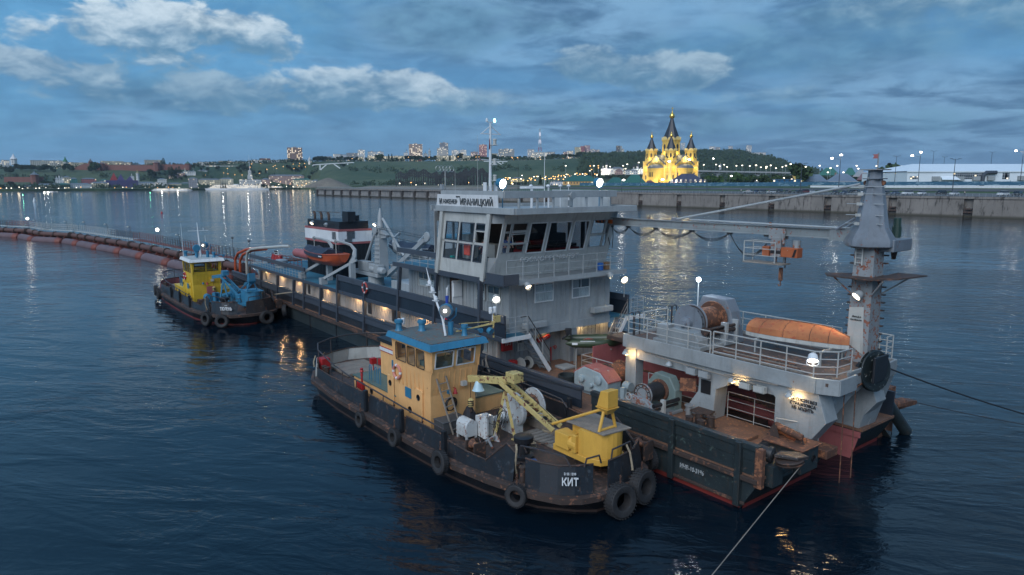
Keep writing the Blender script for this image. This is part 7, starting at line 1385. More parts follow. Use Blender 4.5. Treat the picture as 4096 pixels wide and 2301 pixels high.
def tug_crane(fr,m1,m2,lab):
 rt=thing('deck_crane',lab,'crane',(4.9,-3.4,.98),fr)
 def Q(n,mb,m,**k):
  if n in ('turntable','counterweight','cab_roof','machinery_cab','motor','vent_hole','pedestal'):mb.v=[(4.42+(a-4.8)*.8,-3.12+(b+3.4)*.82,z) for a,b,z in mb.v]
  return part(rt,n,mb,M[m],**k)
 mb=MB();mb.lathe((4.9,-3.4,.98),[(.75,0),(.75,.42)],24);Q('pedestal',mb,'rustdk')
 mb=MB();mb.prism([(6.4,-4.5),(6.4,-2.5),(4.2,-2.4),(3.5,-2.7),(3.2,-3.4),(3.5,-4.2),(4.2,-4.5)],1.42,1.66);pl=Q('turntable',mb,m1,smooth=False,bevel=.02)
 mb=MB();arc=[(4.55+1.3*math.cos(t),-3.45+1.02*math.sin(t)) for t in [math.pi*(.55+.9*k/12) for k in range(13)]];mb.prism([(4.7,-4.45),*arc[::-1],(4.7,-2.5)][::1],1.67,2.62);Q('counterweight',mb,m1,smooth=False);mb=MB();mb.prism([(5.7,-4.3),(3.3,-4.25),(3.2,-2.6),(5.7,-2.5)],2.64,2.68);Q('cab_roof',mb,'wood' if m1=='yellow' else m1,smooth=False);mb=MB();mb.box(4.6,5.7,-3.9,-2.6,1.67,2.63);Q('machinery_cab',mb,m1,smooth=False)
 mb=MB();mb.box(5.2,6.15,-4.62,-3.95,1.68,2.25);mb.box(4.72,5.0,-4.62,-4.4,1.7,2.35);mb.lathe((4.75,-4.4,1.95),[(.02,-.02),(.24,0),(.26,.05),(.26,.5)],16,(1,0,0));mb.lathe((6.1,-3.9,1.95),[(.2,-.2),(.27,-.15),(.27,.15),(.2,.2)],14,(1,.3,0));Q('motor',mb,m1,smooth=False,bevel=.02)
 for k in (0,1):mb=MB();mb.lathe((4.73,-4.4+.12*k,2.0),[(.01,0),(.035,0)],8,(-1,0,0));Q('vent_hole',mb,'cable')
 hd=(3.55,-3.3);mb=MB();mb.ext([(hd[0]-.25,hd[1]-.27,3.55),(hd[0]+.3,hd[1]-.27,3.55),(hd[0]+.12,hd[1]-.27,4.15),(hd[0]-.25,hd[1]-.27,4.2)],(0,.54,0));mb.rings([[(hd[0]-.3,hd[1]-.32,3.54),(hd[0]+.35,hd[1]-.32,3.54),(hd[0]+.35,hd[1]+.32,3.54),(hd[0]-.3,hd[1]+.32,3.54)],[(hd[0]-.1,hd[1]-.15,3.28),(hd[0]+.12,hd[1]-.15,3.28),(hd[0]+.12,hd[1]+.15,3.28),(hd[0]-.1,hd[1]+.15,3.28)]]);Q('frame_head',mb,m1,smooth=False,bevel=.02)
 for s_ in (-1,1):
  mb=MB();mb.tube((hd[0],hd[1]+s_*.2,3.4),(hd[0]-.0,hd[1]+s_*.42,2.68),.06,8);Q('frame_leg',mb,m1);mb=MB();mb.tube((hd[0]+.1,hd[1]+s_*.2,3.45),(6.0,-3.45+s_*.35,2.3),.055,8);Q('frame_stay',mb,m1)
 mb=MB();mb.tube((hd[0],hd[1]-.42,2.72),(hd[0],hd[1]+.42,2.72),.05,8);Q('frame_bar',mb,m1)
 # lattice jib: two side beams with cross bracing, then the bent tip
 p0,p1=Vector((6.1,-3.45,2.0)),Vector((8.55,-4.25,3.5));d=(p1-p0).normalized();s_=Vector((d.y,-d.x,0)).normalized()*.3;jb=None
 for k in (-1,1):mb=MB();mb.beam(p0+s_*k,p1+s_*k*.8,.08,.20);o=Q('jib_beam',mb,m2,smooth=False,bevel=.015);jb=jb or o
 for k in range(6):f0,f1=k/6+.05,(k+1)/6;mb=MB();mb.beam(p0.lerp(p1,f0)-s_,p0.lerp(p1,f1)+s_,.05,.05);mb.beam(p0.lerp(p1,f1)-s_,p0.lerp(p1,f1)+s_,.05,.05);part(rt,'brace',mb,M[m2],parent=jb,smooth=False)
 mb=MB();mb.beam(p1+Vector((-.2,.05,.05)),(10.6,-4.55,3.2),.22,.30);Q('jib_tip',mb,m2,smooth=False,bevel=.03);mb=MB();mb.box(7.6,8.15,-4.45,-3.95,3.62,4.02);mb.beam((8.7,-4.3,3.6),(7.9,-4.2,3.8),.12,.12);Q('sheave_box',mb,m2,smooth=False,bevel=.02);mb=MB();mb.lathe((7.85,-4.2,3.82),[(.05,-.1),(.15,-.09),(.15,.09),(.05,.1)],14,(0,1,0));Q('jib_sheave',mb,'rust')
 for a,b in ((8.75,-4.6),(8.2,-3.9)):
  mb=MB();mb.beam((a,b,1.0),(8.45,-4.25,3.1),.09,.12);mb.ext([(a-.15,b-.1,.99),(a+.15,b-.1,.99),(a+.15,b+.1,.99),(a-.15,b+.1,.99)],(0,0,.04));Q('jib_support_leg',mb,m2,smooth=False)
 mb=MB()
 for y in (-.05,.05):mb.tube((hd[0]+.1,hd[1]+y,3.9),(7.85,-4.2+y,3.95),.012,4)
 mb.tube((7.8,-4.2,3.65),(6.1,-3.5,2.3),.012,4);mb.tube((10.5,-4.55,3.2),(10.5,-4.55,2.35),.012,4);Q('wire',mb,'cable')
 mb=MB();mb.lathe((10.5,-4.55,2.15),[(.03,-.22),(.13,-.16),(.13,.12),(.04,.2)],12);hk=Q('hook_block',mb,'yelold');mb=MB();mb.path([(10.5,-4.55,1.95),(10.5,-4.55,1.85),(10.44,-4.55,1.76),(10.54,-4.55,1.7),(10.6,-4.55,1.8)],.03,6);part(rt,'hook',mb,M['rustdk'],parent=hk)
 for k in range(3):mb=MB();mb.lathe((10.5,-4.55,2.02+.09*k),[(.135,0),(.135,.04)],12);part(rt,'black_stripe',mb,M['cable'],parent=hk)
 return rt
GRN=paint('green_casing_top',(.10,.15,.13),.6,.3,.6);TY['g']=GRN
ra=work_boat(D,dict(name='КИТ',letters=1.15,cab='cream',roof='blue',rtop=paint('rusty_roof_top',(.10,.13,.13),.7,.55,.6,chip=(.13,.07,.05)),top=GRN,wf='white',sl='blue',mast='fold'),'near black-hulled work boat with cream deckhouse and blue roof lying alongside the dredger')
rb_=work_boat(T2,dict(name='ТЮЛЕНЬ',letters=.8,cab='yelcab',roof='white',rtop=M['offwhite'],top=M['yelcab'],wf='black',sl=('blue'),mast='cross'),'far black-hulled work boat with bright yellow deckhouse at the dredger quarter')
tug_crane(D,'yellow','yelold','yellow deck crane with peeling jib on the bow of the near work boat');tug_crane(T2,'blue','blue','light blue deck crane on the bow of the far work boat')
for c,ax,r,w,l in [((2.24,-3.92,.62),(-1,-.1,.1),.60,.42,'large worn tyre hanging lowest at the centre of the near boat bow'),((2.32,-2.72,.78),(-1,.12,.1),.60,.42,'large tyre on the near boat bow beside the lowest one'),((4.55,-6.72,.75),(-.45,-1,.1),.40,.26,'small tyre below the gap left of the white boat name'),((8.35,-7.48,.92),(0,-1,.1),.46,.26,'tyre hanging amidships on the near boat side, nearest the bow'),((11.9,-7.55,.85),(0,-1,.1),.38,.24,'small tyre on the near boat side below the cream cabin door'),((15.3,-7.5,.68),(0,-1,.1),.36,.22,'smallest tyre on the near boat side towards the stern'),((3.9,-.5,.75),(-.3,1,.05),.45,.28,'dark tyre squeezed between the near boat bow and the dredger')]:
 tyre(D,c,ax,r,w,l,'tyre fenders of the near work boat')
for c,ax,r,w,l in [((2.3,-2.6,.55),(-1,.1,.1),.55,.4,'large tyre on the far boat bow nearest the dredger'),((2.9,-6.0,.55),(-1,-.6,.1),.52,.4,'large tyre at the middle of the far boat bow'),((4.4,-6.8,.6),(-.4,-1,.05),.55,.4,'tyre at the left corner of the far boat bow'),((19.5,-7.45,.75),(0,-1,0),.5,.35,'tyre on the far boat side towards the stern, right one'),((22.2,-7.2,.8),(.1,-1,0),.5,.35,'tyre closest to the stern of the far boat'),((3.4,-.7,.75),(-.5,1,.05),.5,.35,'tyre between the far boat bow and the dredger hull')]:
 tyre(T2,c,ax,r,w,l,'tyre fenders of the far work boat')
# ================================================================ THINGS ON THE DREDGER
def winch(name,lab,a,z,b0,b1,rf,rd,mf,md,zf):
 rt=thing(name,lab,'winch',(a,(b0+b1)/2,zf));Q=lambda n,mb,m,**k:part(rt,n,mb,M[m] if isinstance(m,str) else m,**k)
 for k,b in enumerate((b0,b1)):mb=MB();mb.lathe((a,b,z),[(rd*.5,-.05),(rf*.97,-.05),(rf,0),(rf*.97,.05),(rd*.5,.05)],30,(0,1,0));Q('drum_flange',mb,mf[k])
 mb=MB();n=int((b1-b0)/.045);mb.lathe((a,b0,z),[(rd+(.012 if k % 2 else 0),.06+(b1-b0-.12)*k/n) for k in range(n+1)],26,(0,1,0));Q('rope_layers',mb,md)
 for rr,w_ in ((rf*.9,.03),(rf*.62,.02)):mb=MB();mb.torus((a,b0-.05,z),(0,1,0),rr,w_,28,6);Q('flange_ring',mb,'rustdk')
 for k in range(12):t=k*math.pi/6;mb=MB();mb.cb((a+rf*.76*math.cos(t),b0-.055,z+rf*.76*math.sin(t)),(.05,.03,.05));Q('flange_bolt',mb,'cable')
 return rt,Q
OG='greyworn'
rt,Q=winch('hoist_winch','biggest winch, on the gantry platform, with rusty far flange and brown rope',6.2,5.22,4.95,6.45,.82,.56,('greyold','rust'),'rust',4.3)
mb=MB();mb.lathe((6.2,4.9,5.22),[(.02,.0),(.40,.02),(.44,.1),(.66,.12),(.68,.3),(.80,.32)][::-1],26,(0,-1,0));mb.lathe((6.2,4.42,5.22),[(.3,-.2),(.28,.06),(.14,.1),(.14,.25)],18,(0,-1,0));Q('brake_housing',mb,'greyold')
mb=MB();mb.ext([(7.6,4.0,4.16),(5.1,4.0,4.16),(5.15,4.0,4.6),(5.4,4.0,4.95),(6.6,4.0,5.0),(7.2,4.0,4.75)],(0,.7,0));mb.box(5.0,7.7,3.95,6.9,4.15,4.35);mb.box(7.1,7.7,4.2,4.7,4.4,5.0);Q('winch_frame',mb,'gantry',smooth=False,bevel=.03);mb=MB();mb.ext([(7.2,6.55,4.15),(5.0,6.55,4.15),(5.3,6.55,5.6),(5.6,6.55,6.15),(6.9,6.55,6.2),(7.2,6.55,5.6)],(0,.75,0));Q('gear_case',mb,'greyold',smooth=False,bevel=.04)
for z,r in ((5.05,.07),(4.85,.09)):mb=MB();mb.tube((5.1,4.6,z),(5.1,6.6,z),r,10);Q('spooling_screw',mb,'rustdk')
mb=MB();[mb.torus((5.1,4.9+k*.07,5.05),(0,1,.25),.085,.014,12,4) for k in range(12)];Q('screw_thread',mb,'cable',kind='stuff');mb=MB();mb.box(4.95,5.25,5.75,5.95,4.2,5.25);mb.box(4.95,5.25,6.6,6.75,4.3,5.3);Q('spooling_guide',mb,'greylt',smooth=False,bevel=.02);mb=MB();mb.lathe((5.15,4.5,5.0),[(.05,0),(.2,.02),(.2,.08),(.05,.1)],16,(0,-1,0));Q('chain_wheel',mb,'rustdk')
rt,Q=winch('anchor_winch','winch with dark shiny wire rope on the port working deck below the gantry',6.45,2.25,1.95,3.05,.52,.40,('greyworn','rust'),'steelrope',1.36)
mb=MB();mb.ext([(7.2,3.1,1.36),(5.6,3.1,1.36),(5.6,3.1,2.4),(5.95,3.1,2.95),(6.8,3.1,3.0),(7.2,3.1,2.5)],(0,.5,0));Q('gear_case',mb,paint('pale_green_case',(.15,.20,.19),.5,.25,.5),smooth=False,bevel=.04);mb=MB();mb.ext([(7.4,1.55,1.36),(5.5,1.55,1.36),(5.5,1.55,1.75),(6.0,1.55,2.15),(7.0,1.55,2.2),(7.4,1.55,1.7)],(0,.3,0));mb.box(5.5,7.4,1.5,3.6,1.36,1.5);Q('winch_frame',mb,'greyworn',smooth=False,bevel=.03);mb=MB();mb.tube((5.55,1.6,2.0),(5.55,3.3,2.0),.09,10);mb.tube((5.6,1.6,1.78),(5.6,3.3,1.78),.06,8);Q('spooling_screw',mb,'cable');mb=MB();mb.torus((6.9,1.5,2.15),(0,1,0),.16,.02,16,5);Q('hand_wheel',mb,'offwhite');mb=MB();mb.box(5.4,5.6,2.1,2.25,1.4,2.2);Q('spooling_guide',mb,'offwhite',smooth=False)
rt,Q=winch('anchor_winch','winch with pale grey gearbox topped in faded red on the port deck',9.75,2.15,3.05,4.05,.66,.54,('rustdk','rust'),'rust',1.36)
RT=paint('peeling_blue_grey',(.26,.32,.34),.5,.35,.6,chip=(.22,.06,.04),chip2=(.36,.40,.40));mb=MB();mb.ext([(11.0,2.0,1.36),(8.7,2.0,1.36),(8.7,2.0,2.2),(9.2,2.0,2.62),(10.3,2.0,2.72),(11.0,2.0,2.3)],(0,.95,0));gc=Q('gear_case',mb,RT,smooth=False,bevel=.06);mb=MB();mb.ext([(11.02,2.1,2.33),(10.3,2.1,2.74),(9.2,2.1,2.65),(8.7,2.1,2.25)],(0,.8,0));mb.ext([(11.05,2.02,2.32),(10.3,2.02,2.76),(9.2,2.02,2.67),(8.66,2.02,2.24),(8.66,2.02,2.18),(9.2,2.02,2.6),(10.3,2.02,2.68),(11.05,2.02,2.24)],(0,.92,0));part(rt,'gear_case_top',mb,paint('faded_red',(.30,.09,.08),.6,.4,.6,chip2=(.30,.34,.34)),parent=gc,smooth=False)
for a,z,r in ((10.4,2.1,.19),(9.7,1.9,.11),(9.25,2.25,.22),(9.35,1.65,.24)):mb=MB();mb.lathe((a,2.0,z),[(r,0),(r,.12),(r*.7,.15),(.01,.15)],18,(0,-1,0));Q('bearing_cap',mb,RT)
mb=MB();mb.tube((8.7,3.2,1.9),(8.3,3.2,1.9),.22,14);mb.box(8.15,8.4,2.55,2.75,1.36,2.0);Q('winch_motor',mb,RT)
def small(name,lab,cat,mb,m,base,**k):return solo(name,lab,cat,mb,M[m] if isinstance(m,str) else m,base=base,**k)
mb=MB();mb.lathe((12.1,2.6,1.4),[(.45,0),(.5,.1),(.5,.38),(.44,.38),(.42,.1),(.02,.08)],22);small('oil_drip_tub','round open dark tub on the deck beside the red-topped winch','tub',mb,'greenhull',(12.1,2.6,1.4))
for k,b in enumerate((2.55,1.9)):mb=MB();mb.lathe((4.1,b+.3,1.37),[(.16,0),(.16,.45),(.19,.47),(.02,.5)],14);mb.lathe((3.5,b+.3,1.37),[(.16,0),(.16,.45),(.19,.47),(.02,.5)],14);mb.box(3.3,4.3,b+.15,b+.45,1.365,1.4);small('mooring_bollard',('rusty pair of bollards beside the gantry foot','rusty pair of bollards nearer the port bulwark')[k],'bollard',mb,'rustdk',(3.8,b+.3,1.37),group='bollards on the port bow deck')
mb=MB();mb.box(1.6,2.9,2.4,3.4,1.365,1.5);small('deck_hatch','square rusty hatch cover on the port bow deck','hatch',mb,'deckrust',(2.2,2.9,1.365),bevel=.02);mb=MB();mb.ext([(4.7,3.0,1.75),(4.7,3.6,1.78),(3.9,3.7,1.75),(3.8,3.1,1.72)],(0,0,.05));mb.tube((4.3,3.3,1.37),(4.3,3.3,1.75),.06,6);small('steel_table','small rusty plate table by the gantry column','table',mb,'rustdk',(4.3,3.3,1.37));mb=MB();mb.lathe((4.9,3.2,1.37),[(.13,0),(.15,.5),(.2,.52),(.2,.56),(.02,.58)],14);small('bucket','grey lidded bucket beside the rusty plate table','bucket',mb,'galv',(4.9,3.2,1.37))
mb=MB();mb.ext([(.2,2.2,1.36),(.9,2.2,1.36),(.9,3.0,1.5),(.3,3.1,1.7)],(0,.05,.25));small('dark_wedge','dark steel cover leaning behind the bow box','cover',mb,'black',(.5,2.6,1.36))
for k,(a,h) in enumerate(((5.05,.3),(4.39,.3),(2.37,.26),(1.71,.26))):mb=MB();mb.box(a-.24,a+.24,3.38,3.62,3.22,3.25);mb.box(a-.24,a+.24,3.38,3.40,3.22,3.22+h);mb.box(a-.24,a+.24,3.60,3.62,3.22,3.22+h);mb.box(a-.24,a-.22,3.4,3.6,3.25,3.22+h);mb.box(a+.22,a+.24,3.4,3.6,3.25,3.22+h);small('hanging_box',('open grey box on the gantry girder, furthest aft','open grey box on the gantry girder, second from aft','red-edged box on the gantry girder, aft of two','red-edged box on the gantry girder, nearest the bow')[k],'box',mb,('greylt','greylt','offwhite','offwhite')[k],(a,3.5,3.2),smooth=False,group='boxes hung on the gantry girder')
for k,(p_,q_) in enumerate((((7.1,3.5,3.62),(1.9,3.45,3.52)),((3.4,3.5,3.6),(.9,3.42,3.72)))):mb=MB();mb.tube(p_,q_,.03,6);small('wooden_pole',('long thin wooden pole lying on the gantry brackets','shorter grey pole on the brackets above the red-edged boxes')[k],'pole',mb,'wood',p_)
# upturned orange boat on trestles
rt=thing('upturned_boat','orange peeling boat lying keel-up on the gantry platform','boat',(2.1,7.0,4.3));mb=MB();rg=[]
for k in range(13):
 f=k/12;a=4.3-4.3*f;w=.80*min(1,(1-f)**.62*1.28)*(.85 if f<.02 else 1)+.01;h=.62*min(1,.75+f*.6)*(1 if f<.8 else 1-(f-.8)*2.4)+.02;b=7.0+.1*f;rg.append([(a,b-w,4.95),(a,b-w*.94,4.95+h*.45),(a,b-w*.62,4.95+h*.82),(a,b-w*.15,4.95+h),(a,b+w*.15,4.95+h),(a,b+w*.62,4.95+h*.82),(a,b+w*.94,4.95+h*.45),(a,b+w,4.95)])
mb.rings(rg);hl_=part(rt,'hull',mb,M['orangeold'])
for k in (2,5,8,10):part(rt,'seam',MB().path([(a,b,z) for a,b,z in rg[k]],.014,5),M['rust'],parent=hl_)
part(rt,'keel',MB().path([(r[3][0],(r[3][1]+r[4][1])/2,r[3][2]+.01) for r in rg],.025,5),M['rust'],parent=hl_)
mb=MB();mb.rings([[(a,b,z-.012) for a,b,z in (r[0],r[-1])]+[(r[-1][0],r[-1][1],r[-1][2]-.18),(r[0][0],r[0][1],r[0][2]-.18)] for r in rg]);part(rt,'gunwale_band',mb,M['offwhite'],smooth=False)
for a in (3.6,.6):mb=MB();mb.beam((a,5.9,4.72),(a,7.9,4.72),.06,.08);[mb.beam((a,b,4.14),(a,b,4.7),.06,.06) for b in (6.0,7.8)];small('trestle',('white trestle under the stern of the orange boat' if a>2 else 'white trestle under the bow of the orange boat'),'trestle',mb,'rail',(a,6.9,4.14),smooth=False)
for k in range(7):mb=MB();mb.beam((4.6-k*.05,4.3+.2*k,4.2),(.3+.2*k,4.2+.2*k,4.2),.12,.05);small('loose_plank',nth(k+1)+' weathered plank from the port side on the gantry platform','plank',mb,('wood','rustdk','rust')[k % 3],(2.4,4.3+.2*k,4.16),group='planks on the gantry platform',smooth=False)
# inflatable boat with outboard on a rack
rt=thing('inflatable_boat','dark green inflatable boat with outboard motor on a rack by the gantry','boat',(13.2,5.9,2.5));A_,X_,Y_=Vector((14.4,4.6,2.85)),Vector((-.62,.78,0)),Vector((.78,.62,0));T_=lambda x,y,z=0:A_+X_*x+Y_*y+Vector((0,0,z))
mb=MB();mb.path([T_(-.1,-.6),T_(.3,-.62),T_(1.8,-.64),T_(2.5,-.5,.06),T_(3.0,-.2,.14),T_(3.1,0,.16),T_(3.0,.2,.14),T_(2.5,.5,.06),T_(1.8,.64),T_(.3,.62),T_(-.1,.6)],[.04,.22,.25,.25,.25,.25,.25,.25,.25,.22,.04],12);part(rt,'tube',mb,M['olive']);mb=MB();mb.ext([T_(.3,-.5,-.15),T_(2.6,-.35,-.1),T_(2.6,.35,-.1),T_(.3,.5,-.15)],(0,0,.04));mb.ext([T_(.25,-.5,-.15),T_(.25,.5,-.15),T_(.25,.5,.3),T_(.25,-.5,.3)],X_*.04);part(rt,'floor',mb,M['greenhull'],smooth=False)
mb=MB();mb.cb(T_(.1,0,.55),(.34,.26,.34),2.2);mb.tube(T_(.1,0,.4),T_(-.25,0,.1),.06,8);part(rt,'outboard_motor',mb,M['black'],bevel=.05);mb=MB();mb.box(*sorted((T_(1.2,-.3).x,T_(1.2,.3).x)),*sorted((T_(1.,0).y,T_(1.3,0).y+.2)),2.72,2.95);part(rt,'fuel_tank',mb,M['red'],bevel=.03);mb=MB();mb.beam(T_(.7,-.78,.17),T_(1.5,-.8,.17),.04,.03);mb.ext([T_(.25,-.86,-.02),T_(.55,-.87,-.02),T_(.55,-.86,.09),T_(.25,-.85,.09)],(0,-.01,0));part(rt,'white_strip',mb,M['white'],smooth=False)
mb=MB();[mb.beam(T_(x,-.7,-.3),T_(x,.7,-.3),.05,.06) for x in (.5,2.4)];[mb.beam(T_(x,y,-1.5),T_(x,y,-.32),.05,.05) for x in (.5,2.4) for y in (-.6,.6)];small('boat_rack','steel rack carrying the green inflatable','rack',mb,'rail',(13.2,5.9,1.36),smooth=False)
# lifeboats with davits
def lifeboat(a0,b,sg,mh,lab,full):
 rt=thing('lifeboat',lab,'lifeboat',(a0+3.6,b,5.2));mb=MB();rg=[]
 for k in range(11):
  f=k/10;a=a0+7*f;w=1.0*math.sin(math.pi*(.06+.88*f))**.45;z0=5.0+.5*(2*f-1)**4;zt=6.0+.12*(2*f-1)**2;rg.append([(a,b-w,zt),(a,b-w*.9,z0+.45),(a,b-w*.4,z0+.08),(a,b,z0),(a,b+w*.4,z0+.08),(a,b+w*.9,z0+.45),(a,b+w,zt)])
 mb.rings(rg);part(rt,'hull',mb,M[mh]);mb=MB();mb.path([r[0] for r in rg],.05,5);mb.path([r[-1] for r in rg],.05,5);part(rt,'gunwale',mb,M[mh]);s0=0 if not full else 3;mb=MB()
 rg2=[[(a,b+(y-b)*1.06,z-.28),(a,b+(y-b)*1.04,z+.03),(a,b+(y-b)*.4,z+.34+.1*math.sin(a*4)),(a,b-(y-b)*.4,z+.30+.1*math.cos(a*3)),(a,b-(y-b)*1.04,z+.03),(a,b-(y-b)*1.06,z-.28)] for r in rg[s0:] for a,y,z in (r[0],)];mb.rings(rg2);part(rt,'tarpaulin',mb,M['tarp'])
 return rt
lb=lifeboat(36.3,1.35,-1,'orange','orange open lifeboat half covered by a dark tarpaulin on the port davits',True);lb2=lifeboat(36.2,9.3,1,'greylt','lifeboat fully under dark tarpaulin on the starboard davits',False)
mb=MB();mb.box(38.3,38.9,.32,.34,5.8,5.88);part(lb,'reflective_tape',mb,M['white'],smooth=False)
def davit(a,s,lab):
 B=lambda b:b if s>0 else 10.4-b
 rt=thing('davit',lab,'davit',(a,B(.4),3.67),group='lifeboat davits');mb=MB();mb.beam((a+.3,B(.25),4.05),(a-2.6,B(1.9),5.75),.22,.2);part(rt,'track',mb,M['greylt'],smooth=False);mb=MB();mb.box(a,a+.5,min(B(.1),B(.6)),max(B(.1),B(.6)),3.68,4.2);part(rt,'foot',mb,M['greylt'],smooth=False);mb=MB();mb.box(a-2.4,a-2.0,min(B(1.5),B(1.9)),max(B(1.5),B(1.9)),3.68,5.5);part(rt,'post',mb,M['greylt'],smooth=False)
 mb=MB();mb.path([(a-1.6,B(1.9),5.4),(a-1.4,B(2.3),5.9),(a-1.3,B(2.4),6.4),(a-1.,B(2.2),6.8),(a-.6,B(1.7),7.0),(a-.3,B(1.3),7.1)],[.2,.2,.16,.13,.1,.08],6);ar=part(rt,'arm',mb,M['greylt'],smooth=False);mb=MB();mb.lathe((a-.25,B(1.3),7.05),[(.03,-.05),(.16,-.04),(.16,.04),(.03,.05)],12,(1,0,.2));mb.tube((a-.25,B(1.3),7.0),(a-.25,B(1.3),6.1),.03,5);part(rt,'fall_block',mb,M['offwhite'],parent=ar)
davit(37.9,1,'forward davit of the orange lifeboat');davit(42.3,1,'aft davit of the orange lifeboat');davit(37.6,-1,'forward davit of the starboard lifeboat');davit(42.,-1,'aft davit of the starboard lifeboat')
# grey deck crane abaft the deckhouse
rt=thing('cargo_crane','grey ship crane with A-frame and machinery platform between funnel and deckhouse','crane',(35.4,3.6,3.67));Q=lambda n,mb,m='greylt',**k:part(rt,n,mb,M[m],**k)
mb=MB();mb.lathe((35.5,3.6,3.67),[(.65,0),(.6,.8)],16);Q('pedestal',mb);mb=MB();mb.box(33.9,38.3,2.9,4.6,4.42,4.72);Q('slewing_platform',mb,smooth=False,bevel=.04);mb=MB();mb.rings([[(34.0+.02,3.2,4.72),(34.95,3.2,4.72),(34.95,4.0,4.72),(34.02,4.0,4.72)],[(34.15,3.3,8.2),(34.85,3.3,8.2),(34.85,3.9,8.2),(34.15,3.9,8.2)]]);Q('mast',mb,smooth=False);mb=MB();mb.lathe((34.5,3.6,8.2),[(.28,0),(.2,.5),(.2,.8),(.12,1.2),(.05,1.5)],12);Q('mast_head',mb)
for k in range(9):mb=MB();mb.beam((34.9,3.15,5.2+k*.34),(34.1,3.15,5.2+k*.34),.05,.03);Q('rung',mb)
mb=MB();mb.tube((34.7,3.5,8.5),(37.6,3.6,4.9),.11,8);Q('back_stay',mb);mb=MB();mb.tube((34.3,3.7,8.9),(31.3,3.8,6.3),.1,8);Q('front_stay',mb)
mb=MB();mb.lathe((34.6,3.15,8.0),[(.05,-.06),(.32,-.05),(.34,0),(.32,.05),(.05,.06)],18,(0,1,0));Q('sheave',mb);mb=MB();mb.ext([(34.2,3.4,7.4),(33.3,3.4,7.5),(33.2,3.4,7.7),(34.2,3.4,8.1)],(0,.3,0));Q('sheave_bracket',mb,smooth=False)
for s_ in (0,1):mb=MB();mb.box(35.6-1.8*s_+.0,37.3-1.8*s_,2.95,3.5,4.74,5.5-.1*s_);mb.lathe((35.3-1.4*s_,3.1,5.0),[(.2,0),(.27,.1),(.27,.6),(.2,.75)],14,(-1,0,0));Q('winch_unit',mb,smooth=False,bevel=.04)
mb=MB();mb.beam((33.6,3.6,4.6),(27.5,3.4,7.7),.35,.3);Q('jib',mb,smooth=False);mb=MB();mb.lathe((27.1,3.3,7.95),[(.05,-.1),(.32,-.08),(.35,0),(.32,.08),(.05,.1)],18,(0,1,0));Q('jib_sheave',mb)
for z in (8.3,8.15,7.75):mb=MB();mb.tube((34.3,3.3,z),(27.2,3.3,z-.35),.018,4);Q('wire',mb,'cable')
# ---- signal mast, antennas, radar and other gear on the wheelhouse roof
rt=thing('signal_mast','tall white signal mast with crosstree and lights behind the name board','mast',(18.8,2.6,10.12));Q=lambda n,mb,m='white',**k:part(rt,n,mb,M[m],**k)
mb=MB();mb.path([(18.8,2.6,10.12),(18.8,2.6,12.2),(18.8,2.62,14.9)],[.13,.08,.06],8);mb.box(18.65,18.95,2.2,2.25,10.1,11.6);mb.box(18.65,18.95,2.95,3.0,10.1,11.6);Q('mast_pole',mb)
mb=MB();mb.beam((18.8,1.95,14.3),(18.8,3.35,14.3),.05,.05);mb.beam((18.8,2.0,14.3),(18.8,2.62,14.75),.04,.04);mb.beam((18.8,3.3,14.3),(18.8,2.64,14.75),.04,.04);mb.beam((18.8,2.4,14.95),(18.8,2.9,14.95),.05,.05);Q('crosstree',mb,smooth=False)
for b,z,m in ((2.38,15.05,'galv'),(2.92,15.05,'g')):
 mb=MB();mb.lathe((18.8,b,z),[(.07,-.08),(.07,.03),(.05,.1),(.01,.12)],10);Q('top_light',mb) if m !='g' else part(rt,'top_light',mb,emit('green_signal_light',(.35,1,.75),6))
for z in (13.85,12.75,11.85):mb=MB();mb.lathe((18.6,2.78,z),[(.14,-.16),(.1,-.12),(.1,.1),(.13,.12),(.1,.18)],12);mb.cb((18.65,2.74,z-.17),(.4,.34,.03));Q('navigation_light',mb,'offwhite')
mb=MB();mb.beam((18.8,2.6,12.85),(18.8,2.0,12.87),.05,.05);Q('yard',mb);mb=MB();mb.lathe((18.6,2.95,11.7),[(.1,0),(.09,.05),(.02,.09)],10);Q('dome_antenna',mb)
mb=MB();mb.quad((18.7,2.5,14.1),(18.65,2.42,13.95),(18.7,2.44,13.4),(18.72,2.55,13.5));Q('flag',mb,'red',recalc=False)
def antenna(a,b,h,lab,r=.02,m='rail',z0=10.12,tilt=0):mb=MB();mb.tube((a,b,z0),(a+tilt,b,z0+h),r,5,r*.4);small('whip_antenna',lab,'antenna',mb,m,(a,b,z0))
antenna(19.2,2.0,4.1,'thin antenna just left of the signal mast',.018);antenna(18.9,6.75,3.3,'white rod antenna on the right part of the wheelhouse roof',.03,'white');antenna(19.4,5.1,2.6,'dark antenna rod behind the radar',.02,'raildk');antenna(19.4,.6,2.2,'thin antenna behind the name board',.02);antenna(17.5,5.9,1.2,'short white tube antenna near the radar',.04,'white')
rt=thing('aerial_array','ring-shaped aerial on a pole at the aft left of the roof','aerial',(19.8,.2,10.12));mb=MB();mb.tube((19.8,.2,10.12),(19.8,.2,12.3),.03,6);part(rt,'pole',mb,M['rail']);mb=MB();[mb.torus((19.8,.2-.45+k*.22,12.35),(1,0,0),.16,.014,14,4) for k in range(5)];part(rt,'rings',mb,M['galv']);mb=MB();mb.box(19.7,19.9,-.1,.05,11.2,11.5);part(rt,'junction_box',mb,M['greylt'],smooth=False)
rt=thing('radar','white bar radar scanner on the wheelhouse roof','radar',(17.5,4.6,11.15));mb=MB();mb.cb((17.5,4.6,11.3),(.22,1.4,.14),.4);part(rt,'scanner_bar',mb,M['white'],bevel=.03);mb=MB();mb.tube((17.5,4.6,10.12),(17.5,4.6,11.25),.08,8);part(rt,'pedestal',mb,M['white'])
